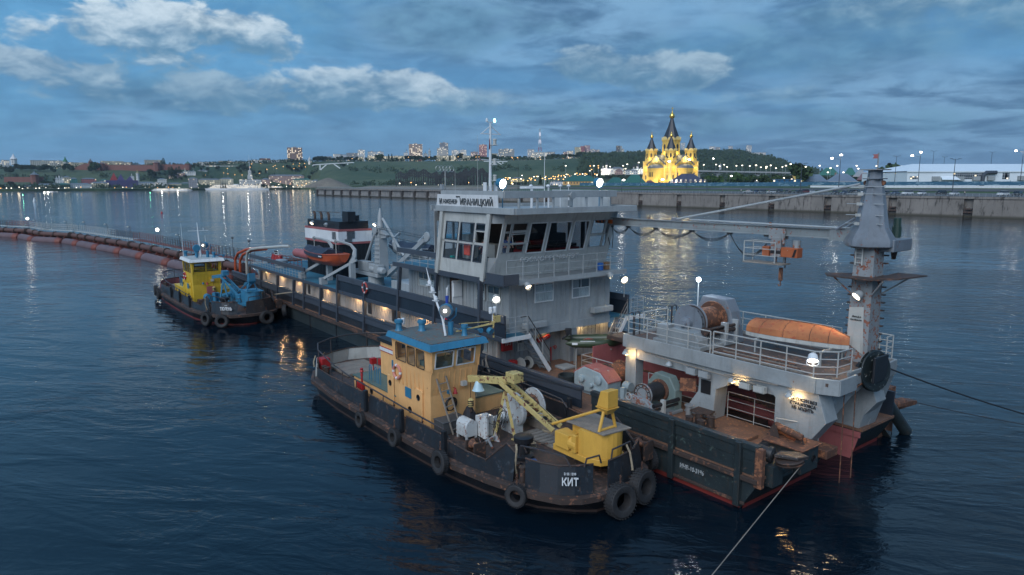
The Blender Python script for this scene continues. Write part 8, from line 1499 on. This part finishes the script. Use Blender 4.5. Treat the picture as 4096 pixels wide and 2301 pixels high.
for k,(b,a) in enumerate(((5.9,16.5),(3.3,16),(7.,17),(4.1,15.5))):mb=MB();mb.tube((a,b,10.12),(a,b,11.35),.02,5);mb.lathe((a,b,11.35),[(.05,0),(.12,.03),(.1,.1),(.02,.14)],12);small('gps_dome',('mushroom antenna left of the right searchlight','small mushroom antenna near the left searchlight','mushroom antenna behind the right searchlight','mushroom antenna in the middle of the roof')[k],'antenna',mb,'white',(a,b,10.12))
mb=MB();mb.lathe((14.15,4.35,10.92),[(.04,0),(.06,.1),(.16,.3),(.21,.36),(.2,.38)],18,(-1,.1,0));mb.cb((14.1,4.35,10.5),(.2,.3,.3));small('loudspeaker','grey horn loudspeaker on the front of the wheelhouse parapet','loudspeaker',mb,'greylt',(14.2,4.35,10.3))
# ---- lamps: each is built and gives its own light
def floodlight(a,b,z,aim,lab,r=.2,body='greylt',col=(1,.74,.42),e=60,glow=None,stand=None,spot=120,fr=D,lens=True):
 rt=thing('floodlight',lab,'floodlight',(a,b,z),fr);d=Vector((aim[0]-a,aim[1]-b,aim[2]-z)).normalized();mb=MB();mb.lathe((a,b,z),[(r*.35,-r*1.5),(r*.8,-r*1.1),(r,-.02),(r*1.05,.0),(r,.02)],18,d);part(rt,'housing',mb,M[body])
 c=Vector((a,b,z))+d*.025;mb=MB();mb.lathe(c,[(.005,.004),(r*.9,0)],18,d);part(rt,'lens',mb,glow or M['lampy'],recalc=False)
 if stand:mb=MB();mb.tube((a,b,z-r*1.1),(a+stand[0],b+stand[1],stand[2]),.03,6);u=d.cross(Vector((0,0,1))).normalized()*r*1.1;p=Vector((a,b,z));mb.path([p+u,p+u*.9-Vector((0,0,r*.8)),p-Vector((0,0,r*1.15)),p-u*.9-Vector((0,0,r*.8)),p-u],.018,5);part(rt,'stand',mb,M[body])
 if e:p=Vector((a,b,z))+d*.12;lamp(rt,p.x,p.y,p.z,e,col,r*.8,spot,(p+d)[:])
 return rt
LW=emit('searchlight_glow',(1,.97,.9),9);LY=emit('flood_glow',(1,.80,.52),6)
floodlight(15.2,.75,11.52,(6,2.5,9.5),'big blue searchlight shining at the left of the wheelhouse roof',.27,'blue',(1,.9,.75),150,LW,(0,0,10.15),60);floodlight(15.2,7.75,11.58,(6,7.5,9.5),'big blue searchlight shining at the right of the wheelhouse roof',.27,'blue',(1,.9,.75),150,LW,(0,0,10.15),60)
floodlight(13.75,1.3,6.3,(11,1.5,3.),'round floodlight under the walkway above the curtained window',.17,e=90,glow=LY,stand=(.35,0,6.45));floodlight(13.75,7.35,6.35,(12.5,9,3.),'floodlight under the right end of the walkway',.17,e=70,glow=LY,stand=(.35,0,6.5));floodlight(14.6,-.12,5.68,(10,-2.2,2.5),'glaring floodlight on a stand at the port bulwark corner',.19,'offwhite',e=130,glow=LW,stand=(0,0,4.87));floodlight(14.7,9.5,5.85,(9,8,3.5),'floodlight on a stand at the starboard bulwark corner',.22,'greylt',e=110,glow=LY,stand=(0,0,4.8))
floodlight(.05,7.5,6.95,(1.6,4.6,4.4),'round floodlight on the crane mast aimed at the orange boat',.2,e=130,glow=LY,col=(1,.74,.45));floodlight(-.33,3.62,4.95,(-1.3,2.0,2.5),'white floodlight hanging on the platform rail corner',.2,'white',e=60,glow=LW,stand=(0,.1,5.25))
rt=thing('pole_light','very bright white light on a thin pole behind the biggest winch','lamp',(7.2,6.6,4.14));mb=MB();mb.tube((7.2,6.6,4.14),(7.2,6.6,6.85),.025,6);part(rt,'pole',mb,M['white']);mb=MB();mb.ball((7.2,6.6,6.93),.10,12,8);part(rt,'bulb',mb,emit('bare_bulb_glow',(.95,.97,1),25));lamp(rt,7.2,6.45,7.1,60,(.92,.95,1),.1)
for k,(a,lit) in enumerate(((8.97,1),(6.31,0),(3.03,1),(.45,1))):
 rt=thing('girder_lamp',('shaded lamp glowing at the aft corner of the gantry','unlit shaded lamp on the gantry girder','shaded lamp glowing over the red slot plating','shaded lamp glowing above the stencilled warning')[k],'lamp',(a,3.5,3.6),group='lamps under the gantry platform');mb=MB();mb.lathe((a,3.48,3.4),[(.03,.14),(.1,.1),(.16,-.02),(.15,-.04)],14);mb.cb((a,3.55,3.56),(.2,.15,.02));part(rt,'shade',mb,M['greylt'])
 if lit:mb=MB();mb.ball((a-.03,3.5,3.37),.07,8,5);part(rt,'bulb',mb,M['lampy']);lamp(rt,a-.22,3.50,3.34,16,(1,.60,.24),.05)
for k,(a,b,z,lit) in enumerate(((15.65,7.0,3.32,1),(15.7,4.15,3.3,0),(15.6,9.0,3.3,1))):
 rt=thing('wall_lamp',('warm wall lamp beside the starboard window of the lower house','shaded lamp over the red foam cylinder','warm wall lamp near the starboard stairs')[k],'lamp',(a,b,z));mb=MB();mb.lathe((a,b,z),[(.03,.12),(.13,.06),(.17,-.04),(.16,-.05)],14);part(rt,'shade',mb,M['galv'])
 mb=MB();mb.ball((a,b,z-.04),.06,8,5);part(rt,'bulb',mb,M['lampy']);lamp(rt,a-.1,b,z-.12,15 if lit else 2,(1,.62,.28),.05)
rt=thing('wheel_room_light','dim lamps inside the wheelhouse over the console','lamp',(17,4.2,9.9));mb=MB();mb.lathe((17,4.2,9.93),[(.02,0),(.12,.02),(.12,.05)],10);part(rt,'fitting',mb,M['greylt']);lamp(rt,17,4.2,9.75,5,(1,.8,.6),.1);lamp(rt,16.8,1.4,9.6,3,(1,.85,.7),.1)
for k,(a,b,z) in enumerate(((45.2,2.4,8.1),(42.2,2.4,8.05),(39.7,5.7,8.1))):floodlight(a,b,z,(a-.6,b-2,z-2.2),('white floodlight on the port side of the funnel, aft','white floodlight on the port side of the funnel, forward','small floodlight at the front right of the funnel')[k],.17,'greylt',e=0,glow=LY if k !=1 else M['offwhite'])
# ---- fire gear and oddments on the lower front wall
mb=MB();mb.box(15.72,15.9,1.15,1.82,2.5,3.12);rt=thing('fire_box','red fire hose box lettered on the front of the lower house','fire box',(15.8,1.5,2.5));part(rt,'box',mb,M['red'],bevel=.02);text(rt,'lettering','ПР-2',(15.715,1.5,2.86),(0,1,0),(0,0,1),.13,M['white'])
mb=MB();mb.lathe((15.7,3.55,2.75),[(.02,-.02),(.1,0),(.13,.06),(.13,.85),(.1,.9),(.02,.92)],14,(-.05,1,.22));rt=thing('foam_cylinder','red fire extinguisher cylinder mounted slanting on the lower house wall','extinguisher',(15.7,3.9,2.75));part(rt,'cylinder',mb,M['red']);text(rt,'lettering','ПОЖАР',(15.56,4.0,2.85),(0,1,.22),(0,-.22,1),.09,M['white'])
for k,(b,z) in enumerate(((4.95,2.2),(6.3,2.3))):mb=MB();mb.torus((15.75,b,z),(1,0,0),.1,.022,12,5);mb.tube((15.75,b,z),(15.95,b,z),.03,6);mb.tube((15.9,b-.2,1.4),(15.9,b-.2,z),.05,8);small('fire_valve',('red fire valve left of the centre column','red fire valve right of the centre column')[k],'valve',mb,'red',(15.8,b,z))
rt=thing('hose_reel','double white hose reel at the foot of the port stairs','hose reel',(15.3,2.3,1.36))
for b in (2.0,2.55):mb=MB();mb.lathe((15.2,b,1.8),[(.02,-.015),(.33,-.02),(.35,0),(.33,.02),(.02,.015)],20,(.15,1,0));part(rt,'reel_disc',mb,M['offwhite'])
mb=MB();mb.lathe((15.2,2.05,1.8),[(.16,0),(.16,.45)],14,(.05,1,0));part(rt,'hose',mb,M['cable']);mb=MB();mb.box(15.3,15.7,1.5,1.85,1.6,2.0);part(rt,'drive_box',mb,M['red'],bevel=.03)
mb=MB();mb.box(13.9,14.7,4.0,4.9,1.365,1.5);small('deck_hatch','small grey hatch on the deck before the centre column','hatch',mb,'greylt',(14.3,4.45,1.365),bevel=.03)
mb=MB();mb.path([(15.6,-.05,2.5),(15.5,-.15,2.3),(15.2,-.14,1.7),(15.5,-.13,1.9),(15.45,-.14,2.5),(15.8,-.15,2.2),(15.7,-.14,1.3)],.05,5);small('rope_bundle','grey rope bundle hung over the bulwark beside the near boat cabin','rope',mb,'wood',(15.5,-.1,2.5))
mb=MB();mb.lathe((14.9,7.65,6.56),[(.02,0),(.17,.0),(.18,.38),(.14,.42),(.02,.42)],14);small('blue_drum','blue plastic drum on the right of the walkway','drum',mb,paint('blue_plastic',(.02,.12,.42),.4,0,.2),(14.9,7.65,6.56));mb=MB();mb.cb((14.9,8.2,6.78),(.3,.32,.42));small('carton','brown carton beside the blue drum','carton',mb,paint('cardboard',(.26,.15,.08),.9,0,.5),(14.9,8.2,6.56));mb=MB();mb.cb((19.6,.5,7.32),(.22,.22,.3));small('bucket','turquoise bucket inside the port wing window','bucket',mb,paint('turquoise',(.02,.32,.28),.4,0,.1),(19.6,.5,7.16))
mb=MB();mb.cb((17.9,.35,8.0),(.55,.14,.75));small('life_jacket','orange life jacket hanging in the port wing window','life jacket',mb,paint('hi_vis_orange',(.75,.09,.05),.7,0,.2),(17.9,.35,7.6),bevel=.06)
def lifering(c,axis,m,lab,fr=D,r=.3):
 rt=thing('life_ring',lab,'life ring',c,fr);mb=MB();mb.torus(c,axis,r,.065,28,8);rg=part(rt,'ring',mb,m);ax=Vector(axis).normalized();u=ax.orthogonal().normalized();v=ax.cross(u)
 for k in range(4):t=.78+k*math.pi/2;p=Vector(c)+(u*math.cos(t)+v*math.sin(t))*r;tg=(-u*math.sin(t)+v*math.cos(t));mb=MB();mb.tube(p-tg*.05,p+tg*.05,.072,8);part(rt,'band',mb,M['white'],parent=rg)
lifering((29.75,-.14,4.45),(0,1,0),paint('ring_red',(.35,.05,.04),.5,0,.3),'red life ring on the dark upper bulwark of the dredger',r=.34);lifering((14.1,-6.17,3.0),(.05,1,0),paint('ring_pink',(.55,.22,.17),.5,0,.3),'faded pink life ring on the cream deckhouse');lifering((13.9,-6.17,3.1),(.05,1,0),M['red'],'red life ring on the bright yellow deckhouse',T2)
# ---- things aboard the near work boat
rt=thing('wooden_ladder','grey wooden ladder leaning on the front of the cream deckhouse','ladder',(10.5,-5.4,1.));p0,p1=(Vector((10.25,-5.62,1.0)),Vector((11.12,-5.88,3.3))),(Vector((10.4,-5.1,1.0)),Vector((11.12,-5.42,3.35)))
for a,b in (p0,p1):mb=MB();mb.beam(a,b,.045,.07);part(rt,'side_rail',mb,M['wood'],smooth=False)
for k in range(7):f=(k+.6)/7.4;mb=MB();mb.beam(p0[0].lerp(p0[1],f),p1[0].lerp(p1[1],f),.05,.03);part(rt,'rung',mb,M['wood'],smooth=False)
mb=MB();mb.box(10.45,11.2,-6.0,-4.8,.985,1.5);mb.box(10.42,11.22,-6.03,-4.77,1.5,1.55);small('deck_chest','grey deck chest behind the wooden ladder','chest',mb,paint('grey_chest',(.07,.075,.08),.6,.2,.5),(10.8,-5.4,.985),bevel=.02)
mb=MB();rn=random.Random(5);mb.rings([[(10.75+r*math.cos(t)*(1+.2*math.sin(3*t+z*4)),-4.45+r*.9*math.sin(t),1.0+z) for t in [2*math.pi*k/10 for k in range(10)]] for r,z in ((.42,0),(.40,.3),(.3,.55),(.14,.85),(.03,.95))]);small('tarpaulin_heap','crumpled black tarpaulin between the chest and the jib','tarpaulin',mb,'cloth',(10.75,-4.45,1.))
mb=MB();[mb.torus((11.15,-5.15,2.0+.01*k),(1,.1*k-.3,.05*k),.26+.02*k,.018,20,5) for k in range(4)];small('cable_coil','black cable coiled on a hook of the cream deckhouse','cable coil',mb,'cable',(11.15,-5.15,2.));mb=MB();rn=random.Random(9);[mb.torus((8.5+rn.uniform(-.2,.2),-4.45+rn.uniform(-.1,.1),2.0+rn.uniform(-.25,.25)),(rn.uniform(-.4,.4)+1,rn.uniform(-1,1),.2),rn.uniform(.25,.45),.012,18,4) for _ in range(9)];small('cable_tangle','tangle of thin black cable hanging on the jib support legs','cable',mb,'cable',(8.5,-4.5,2.));mb=MB();[mb.torus((9.2+rn.uniform(-.3,.3),-5.0+rn.uniform(-.3,.2),1.0+k*.012),(0,.05,1),rn.uniform(.2,.42),.014,20,4) for k in range(6)];small('deck_cable','black cable lying in loops on the deck by the windlass','cable',mb,'cable',(9.2,-5.,1.))
mb=MB();mb.lathe((10.0,-4.5,2.95),[(.27,-.14),(.24,-.12),(.17,.08),(.13,.22),(.04,.3)],16);mb.path([(10.0,-4.5,3.22),(10.1,-4.5,3.05),(10.14,-4.5,2.9)],.012,4);small('hanging_lamp','pale blue bell-shaped lamp hanging from the jib tip','lamp',mb,paint('pale_blue_lamp',(.42,.58,.64),.4,0,.2),(10.0,-4.5,2.95))
rt=thing('national_flag','furled white blue and red flag hanging from a staff behind the blue roof','flag',(14.0,-3.45,4.8));mb=MB();mb.tube((14.3,-3.5,4.7),(14.0,-3.4,6.75),.02,5);part(rt,'staff',mb,M['white'])
for z0,z1,m in ((6.25,6.65,'white'),(5.8,6.25,paint('flag_blue',(.02,.06,.35),.8,0,.2)),(5.1,5.8,paint('flag_red',(.5,.015,.03),.8,0,.2))):mb=MB();w0,w1=.04+(6.7-z1)*.09,.04+(6.7-z0)*.09;mb.rings([[(14.05+(6.7-z)*.05+w*x*.5,-3.42+w*y,z+.001) for x,y in ((-1,0),(-.2,.8),(.5,.1),(1,.7),(.4,-.7),(-.4,-.2))] for w,z in ((w1,z1),(w0,z0))]);part(rt,'stripe',mb,M[m] if isinstance(m,str) else m)
rt=thing('fire_box','dark red locker at the stern rail of the near work boat','locker',(22.9,-6.0,1.));mb=MB();mb.box(22.6,23.2,-6.3,-5.8,1.2,1.85);part(rt,'box',mb,M['red'],bevel=.02)
for k,(a,b) in enumerate(((19.7,-4.6),(19.3,-4.3))):mb=MB();mb.cb((a,b,2.1),(.25,.3,.32));mb.tube((a,b,1.2),(a,b,2.0),.03,5);small('pump_marker',('left red box on a post beside the casing','right red box on a post beside the casing')[k],'box',mb,'red',(a,b,1.2))
mb=MB();mb.box(17.7,18.4,-6.25,-6.08,1.25,1.6);small('red_locker','red locker on the side of the engine casing','locker',mb,'red',(18,-6.1,1.25),bevel=.03);mb=MB();mb.tube((17.1,-6.5,.98),(17.1,-6.5,2.2),.05,8);mb.lathe((17.1,-6.5,2.2),[(.07,0),(.05,.15),(.1,.2),(.06,.3),(.09,.36),(.02,.4)],10);small('fire_monitor','red fire monitor on a yellow post by the casing','fire monitor',mb,'red',(17.1,-6.5,1.))
for k,(fr,pts) in enumerate(((D,[(5.1,-6.3,2.35),(5.0,-6.35,2.2),(5.15,-6.3,1.5),(5.2,-6.2,1.2)]),(D,[(2.8,-3.1,2.3),(2.7,-3.0,2.0),(2.62,-2.95,1.5),(2.6,-2.95,1.35)]),(D,[(24.0,-6.1,1.75),(24.05,-6.2,1.4),(24.0,-6.2,1.1)]),(T2,[(5.2,-6.6,2.2),(5.3,-6.6,1.7),(5.2,-6.5,1.2)]))):mb=MB();mb.path(pts,.04,6);small('mooring_rope',('pale rope over the bow rail of the near boat, left','pale rope on the right bow plate of the near boat','pale rope at the stern of the near boat','pale rope at the far boat bow')[k],'rope',mb,'rope',pts[0],fr=fr)
mb=MB();mb.lathe((16.0,-5.2,2.3),[(.05,-.75),(.4,-.7),(.45,-.4),(.45,.4),(.4,.7),(.05,.75)],18,(1,0,0));small('liferaft_canister','white life raft drum abaft the yellow deckhouse','life raft',mb,'white',(16,-5.2,1.8),fr=T2);mb=MB();mb.box(11.05,11.2,-5.0,-4.3,1.6,2.3);small('red_board','brown-red board on the front of the yellow deckhouse','board',mb,'redlead',(11.1,-4.6,1.6),fr=T2)
for k,(a,b,R_,m,lab) in enumerate(((7.3,-3.9,.3,'rope','pale rope coil on the near boat deck beside the jib'),(5.9,-5.6,.25,'cable','dark hose coil by the bow rail of the near boat'),(8.0,-2.2,.28,'rope','rope coil by the long coaming on the near boat'),(20.6,-2.4,.3,'cable','dark hose coil on the aft deck of the near boat'))):
 mb=MB();[mb.torus((a+.02*(j % 3),b,1.02+.035*j),(.03*(j % 2),.04,1),R_-.02*(j % 2),.022,20,5) for j in range(4)];small('rope_coil',lab,'rope coil',mb,m,(a,b,1.))
mb=MB();mb.tube((7.9,-5.3,1.1),(8.6,-5.0,1.15),.05,8);mb.beam((8.55,-5.3,1.05),(8.6,-4.7,1.2),.1,.1);mb.ext([(8.5,-5.35,1.0),(8.3,-5.5,1.0),(8.6,-5.45,1.35)],(.04,0,0));mb.ext([(8.6,-4.7,1.0),(8.35,-4.55,1.0),(8.65,-4.6,1.4)],(.04,0,0));small('anchor','rusty pale anchor lying on the near boat deck','anchor',mb,'greyworn',(8.3,-5.1,1.))
mb=MB();mb.cb((5.7,-5.0,1.1),(.4,.3,.2),.4);small('blue_crate','small blue crate on the near boat bow deck','crate',mb,paint('blue_crate_plastic',(.02,.10,.30),.5,0,.3),(5.7,-5.0,1.));mb=MB();[mb.beam((7.0+.28*j,-3.35,1.065),(7.0+.28*j,-2.45,1.065),.22,.03) for j in range(6)];small('wooden_grating','weathered board grating on the near boat foredeck','grating',mb,'wood',(7.7,-2.9,1.05),smooth=False)
# ---- mooring lines
def line(name,lab,p,q,r,m,sag=0.):mb=MB();p,q=Vector(p),Vector(q);mb.path([p.lerp(q,k/12)-Vector((0,0,sag*4*(k/12)*(1-k/12))) for k in range(13)],r,5);solo(name,lab,'rope',mb,M[m],base=p,fr=WF)
q=gp(2848,2301,.35);p=D.w(-1.5,1.1,1.86);line('mooring_cable','pale mooring rope running from the port fairlead to the bottom of the picture',p,p+(q-p)*1.22,.015,'wood');p=D.w(-1.05,7.8,4.2);line('anchor_cable','dark anchor cable leading right from the bow sheave',p,gp(4520,1760,.0),.035,'steelrope',.25);line('anchor_cable','thin dark cable leading right from the pile guide',D.w(.4,14.2,1.1),gp(4300,1730,0),.022,'steelrope',.1)
line('mooring_rope','brown rope from the dredger side down to the far work boat',D.w(43.7,-.1,2.4),T2.w(5.4,-.9,1.9),.05,'rope')
# ================================================================ FLOATING PIPELINE
PP=[Vector(p+(0,)) for p in [(-122,156),(-115,151.5),(-107.5,147.8),(-99,139.6),(-89.9,135.4),(-83.2,129.4),(-74.7,121.5),(-66.3,114),(-58.4,106.1),(-49.7,96.9),(-42.0,88.6),(-34.5,81.5)]]
PON=paint('faded_red_pontoon',(.12,.075,.08),.6,.15,.6,scale=.5);POE=paint('red_pontoon_cap',(.17,.045,.03),.6,.3,.6,scale=.5);PIP=paint('rusty_pipe',(.10,.05,.042),.65,.35,.7,chip=(.05,.035,.03),scale=.6)
ordn=['first','second','third','fourth','fifth','sixth','seventh','eighth','ninth','tenth','eleventh']
prev=None
for i,(a,b) in enumerate(zip(PP,PP[1:])):
 d=(b-a).normalized();n=Vector((-d.y,d.x,0));n=n if n.y>0 else-n;fr=WF;lb=ordn[i]+' from the left'
 rt=thing('pontoon','rounded red-brown pontoon of the floating pipeline, '+lb,'pontoon',a+n*.9,WF,group='pontoons of the floating pipeline')
 for k in (0,1):c=n*(.9+3.1*k);L=(b-a).length-.6;mb=MB();mb.lathe(a+c+Vector((0,0,.05)),[(.5,.2),(.8,.9),(.85,1.2),(.85,L-1.2)],16,d);part(rt,'float',mb,PON);mb=MB();mb.lathe(a+c+Vector((0,0,.05)),[(.855,L-1.6),(.82,L-.8),(.5,L-.2),(.05,L)],16,d);part(rt,'float_end',mb,POE)
 rt=thing('discharge_pipe','rusty pipe length on the pontoons, '+lb,'pipe',a+n*2.4,WF,group='pipe lengths of the floating pipeline');A0,B0=a+n*2.4+Vector((0,0,1.35)),b+n*2.4+Vector((0,0,1.35));mb=MB();mb.tube(A0,B0,.46,14);part(rt,'pipe',mb,PIP)
 for f in (0.02,.5,.98):mb=MB();c=A0.lerp(B0,f);mb.lathe(c,[(.47,-.1),(.60,-.09),(.60,.09),(.47,.1)],16,d);part(rt,'flange',mb,M['rustdk'])
 for f in (.18,.4,.62,.84):mb=MB();c=A0.lerp(B0,f);mb.ext([c+n*-.6-Vector((0,0,.75)),c+n*.6-Vector((0,0,.75)),c+n*.3-Vector((0,0,.2)),c-n*.3-Vector((0,0,.2))],d*.15);part(rt,'saddle',mb,POE)
 rt=thing('pipeline_walkway','railed walkway section along the floating pipeline, '+lb,'walkway',a+n*3.4,WF,group='walkway sections of the floating pipeline');W0,W1=a+n*3.3+Vector((0,0,2.15)),b+n*3.3+Vector((0,0,2.15));mt=M['rail'] if 1<i<6 else M['redrail'] if i % 2 else M['raildk']
 mb=MB();mb.beam(W0,W1,1.0,.1);part(rt,'deck',mb,M['redrail'] if i>6 else M['offwhite'],smooth=False)
 for s_ in (-.5,.5):
  mb=MB();q0,q1=W0+n*s_,W1+n*s_;k=int((q1-q0).length/1.1)
  for l in (.4,.8,1.2):mb.beam(q0+Vector((0,0,l)),q1+Vector((0,0,l)),.045,.045)
  for j in range(k+1):q=q0.lerp(q1,j/k);mb.beam(q-Vector((0,0,.9 if j % 4==0 else 0)),q+Vector((0,0,1.2)),.05,.05)
  part(rt,'railing',mb,mt,smooth=False)
for k,(x,y,lit) in enumerate(((410,70,1),(485,95,0),(857,110,0),(1113,118,0),(1380,145,0),(1680,178,0),(2065,210,1),(2300,280,0))):
 X,Y=x/3.22,850+y/3.22;best=min(((p.lerp(q,t/10)+Vector((1.9,2.8,0))) for p,q in zip(PP,PP[1:]) for t in range(10)),key=lambda v:abs(v.x/v.y-(X-2048)/FPX));zz=at(X,Y,best.y).z;rt=thing('pipeline_lamp',('lamp on the pipeline walkway, '+ordn[k]+' from the left'),'lamp',(best.x,best.y,2.2),WF,group='lamps on the pipeline walkway')
 mb=MB();mb.path([(best.x,best.y,2.2),(best.x,best.y,zz-.15),(best.x-.1,best.y,zz),(best.x-.4,best.y,zz)],.04,5);part(rt,'pole',mb,M['slate']);mb=MB();mb.lathe((best.x-.4,best.y,zz-.12),[(.05,.15),(.22,.02),(.2,-.05)],10);part(rt,'shade',mb,M['offwhite']);mb=MB();mb.ball((best.x-.4,best.y-.05,zz-.16),.26 if lit else .12,8,5);part(rt,'bulb',mb,M['lampw'] if lit else M['offwhite'])
 if lit:lamp(rt,best.x-.4,best.y-.6,zz-.3,25,(1,.85,.62),.2)
for k,(x,y) in enumerate(((70,365),(230,395))):X,Y=(900+x/2.411,800+y/2.411);p=at(X,Y,86-6*k);mb=MB();mb.tube((p.x,p.y,2),(p.x,p.y,p.z),.035,5);mb.ball((p.x,p.y,p.z),(.2,.16,.16),8,5);solo('stern_lamp',('black lamp post on the dredger stern, left','curved lamp post on the dredger stern, right')[k],'lamp',mb,M['slate'],base=(p.x,p.y,2),fr=WF)
# ================================================================ PEOPLE
SKIN=paint('skin',(.50,.28,.20),.55,0,.1)
def person(base,fr,rz,pose,shirt,legs,lab,hair=(.02,.015,.012),sc=1.):
 """continuous skinned body with clothes as children; local x forward, y left, z up (metres for a 1.75 m adult)"""
 rt=bpy.data.objects.new('person',None);COL.objects.link(rt);rt.location=fr.w(*base);rt.rotation_euler=(0,0,fr.ang+rz);rt.scale=(sc,)*3;rt['label']=lab;rt['category']='person'
 P_=dict(stand=dict(pel=(0,0,.95),ch=(.02,0,1.3),nk=(.03,0,1.47),hd=(.05,0,1.62),sh=.19,el=(.02,.25,1.12),wr=(.12,.24,.88),kn=(.03,.1,.5),an=(0,.1,.06)),
   lean=dict(pel=(-.12,0,.93),ch=(.05,0,1.25),nk=(.13,0,1.40),hd=(.20,0,1.55),sh=.19,el=(.22,.26,1.06),wr=(.42,.1,1.02),kn=(-.05,.1,.5),an=(-.12,.1,.06)),
   sit=dict(pel=(0,0,.55),ch=(.05,0,.93),nk=(.09,0,1.09),hd=(.13,0,1.24),sh=.19,el=(.24,.22,.85),wr=(.26,.06,1.12),kn=(.45,.12,.58),an=(.5,.12,.08)),
   walk=dict(pel=(0,0,.95),ch=(.03,0,1.3),nk=(.04,0,1.47),hd=(.06,0,1.62),sh=.19,el=(.1,.24,1.12),wr=(.25,.22,.95),kn=(.18,.1,.52),an=(.2,.1,.08)))[pose]
 def skin(name,verts,edges,mat,par):
  me=bpy.data.meshes.new(name);me.from_pydata([v[0] for v in verts],edges,[]);o=bpy.data.objects.new(name,me);COL.objects.link(o);o.parent=par;md=o.modifiers.new('skin','SKIN');sv=me.skin_vertices[0].data
  for k,v in enumerate(verts):sv[k].radius=v[1] if isinstance(v[1],tuple) else (v[1],)*2
  sv[0].use_root=True;sb=o.modifiers.new('sub','SUBSURF');sb.levels=sb.render_levels=1;me.materials.append(mat);return o
 V=Vector;pel,ch,nk,hd=(V(P_[k]) for k in ('pel','ch','nk','hd'));mir=lambda p,s:V((p[0],p[1]*s,p[2]));bk=pose=='walk'
 def limb(s):an=V(P_['an']);kn=V(P_['kn']);(an,kn)=((V((-.28,.1,.12)),V((-.05,.1,.5))) if bk and s<0 else (an,kn));return [(pel+V((0,s*.09,-.04)),.085),(mir(kn,s),.06),(mir(an,s),.04),(mir(an,s)+V((.16,0,-.03)),.035)]
 def arm(s):return [(ch+V((-.01,s*P_['sh'],.1)),.055),(mir(P_['el'],s),.042),(mir(P_['wr'],s),.03),(mir(P_['wr'],s)+V((.08,-s*.02,.03)),(.04,.02))]
 vs=[(pel,(.13,.1)),(ch,(.15,.1)),(nk,.055),(hd,(.078,.09)),(hd+V((.0,0,.1)),(.07,.08))];es=[(0,1),(1,2),(2,3),(3,4)]
 for s in (-1,1):
  for L_,r0 in ((limb(s),0),(arm(s),1)):n=len(vs);vs+=L_;es+=[(r0,n),(n,n+1),(n+1,n+2),(n+2,n+3)]
 body=skin('body',vs,es,SKIN,rt)
 vs=[(pel+V((0,0,.02)),(.15,.115)),(ch,(.17,.12)),(nk-V((0,0,.04)),.075)];es=[(0,1),(1,2)]
 for s in (-1,1):A=arm(s);n=len(vs);vs+=[(A[0][0],.072),(A[0][0].lerp(A[1][0],.8),.06)];es+=[(1,n),(n,n+1)]
 skin('shirt',vs,es,shirt,body);vs=[(pel,(.155,.125))];es=[]
 for s in (-1,1):A=limb(s);n=len(vs);vs+=[(A[0][0],.105),(A[1][0],.078),(A[1][0].lerp(A[2][0],.9),.062)];es+=[(0,n),(n,n+1),(n+1,n+2)]
 skin('trousers',vs,es,legs,body)
 def pm(name,mb,m):me=mesh(name,mb,m);o=bpy.data.objects.new(name,me);COL.objects.link(o);o.parent=body
 mb=MB();mb.ball(hd+V((-.02,0,.09)),(.10,.095,.10),12,6);pm('hair',mb,paint('hair',hair,.7,0,.1));mb=MB();mb.ball(hd+V((.095,0,.02)),(.025,.018,.03),8,5);pm('nose',mb,SKIN)
 for s in (-1,1):mb=MB();mb.ball(hd+V((.08,s*.035,.045)),.012,6,4);pm('eye',mb,M['cable']);mb=MB();mb.ball(hd+V((0,s*.088,.02)),(.022,.012,.035),8,5);pm('ear',mb,SKIN)
 mb=MB();mb.ball(hd+V((.083,0,-.035)),(.01,.03,.008),8,4);pm('mouth',mb,M['red']);return rt
cl=lambda n,c:paint(n,c,.85,0,.3)
BT_,DR_,JN_,DK_,WT_=cl('blue_tshirt',(.03,.10,.32)),cl('dark_red_shirt',(.12,.015,.025)),cl('jeans',(.06,.10,.17)),cl('dark_clothes',(.02,.022,.028)),cl('white_shirt',(.5,.5,.5))
person((15.85,1.5,7.15),D,R(180),'lean',BT_,JN_,'man in blue T-shirt and jeans leaning on the open wheelhouse window');person((16.9,.75,7.15),D,R(140),'sit',DR_,DK_,'man in dark red shirt sitting with his hand at his chin in the port wing');mb=MB();mb.box(16.7,17.15,.45,.95,7.16,7.6);small('stool','dark seat under the man in the port wing','stool',mb,'dark',(16.9,.7,7.16))
person((17.0,2.75,7.15),D,R(180),'stand',DK_,DK_,'dark-clothed man standing inside behind the first big pane');person((17.3,4.0,7.15),D,R(180),'sit',DK_,DK_,'second dark figure sitting at the wheelhouse console');person((21.4,.6,1.37),D,R(180),'stand',BT_,DK_,'person in blue walking along the lit side gallery')
for k,(c,x,y,po,sh,lab) in enumerate((('L',2015,545,'walk',WT_,'person in white top walking at the quay edge right of the white saloon'),('L',994,535,'stand',WT_,'person in white standing among the cars left of the mast'),('L',122,525,'stand',DR_,'person in dark red beside the white hatchback, left'),('L',178,530,'stand',DK_,'person in dark clothes by the white hatchback, right'),('K',1910,795,'stand',DK_,'dark-clothed person at the quay railing right of the cathedral'),('K',1410,790,'walk',DK_,'person walking on the quay below the cathedral'),('K',2070,795,'stand',WT_,'person beside the silver saloon'))):
 p=gp(*px(c,x,y),7.25);person((p.x,p.y,7.2),WF,R(-60+50*k),po,sh,DK_,lab)
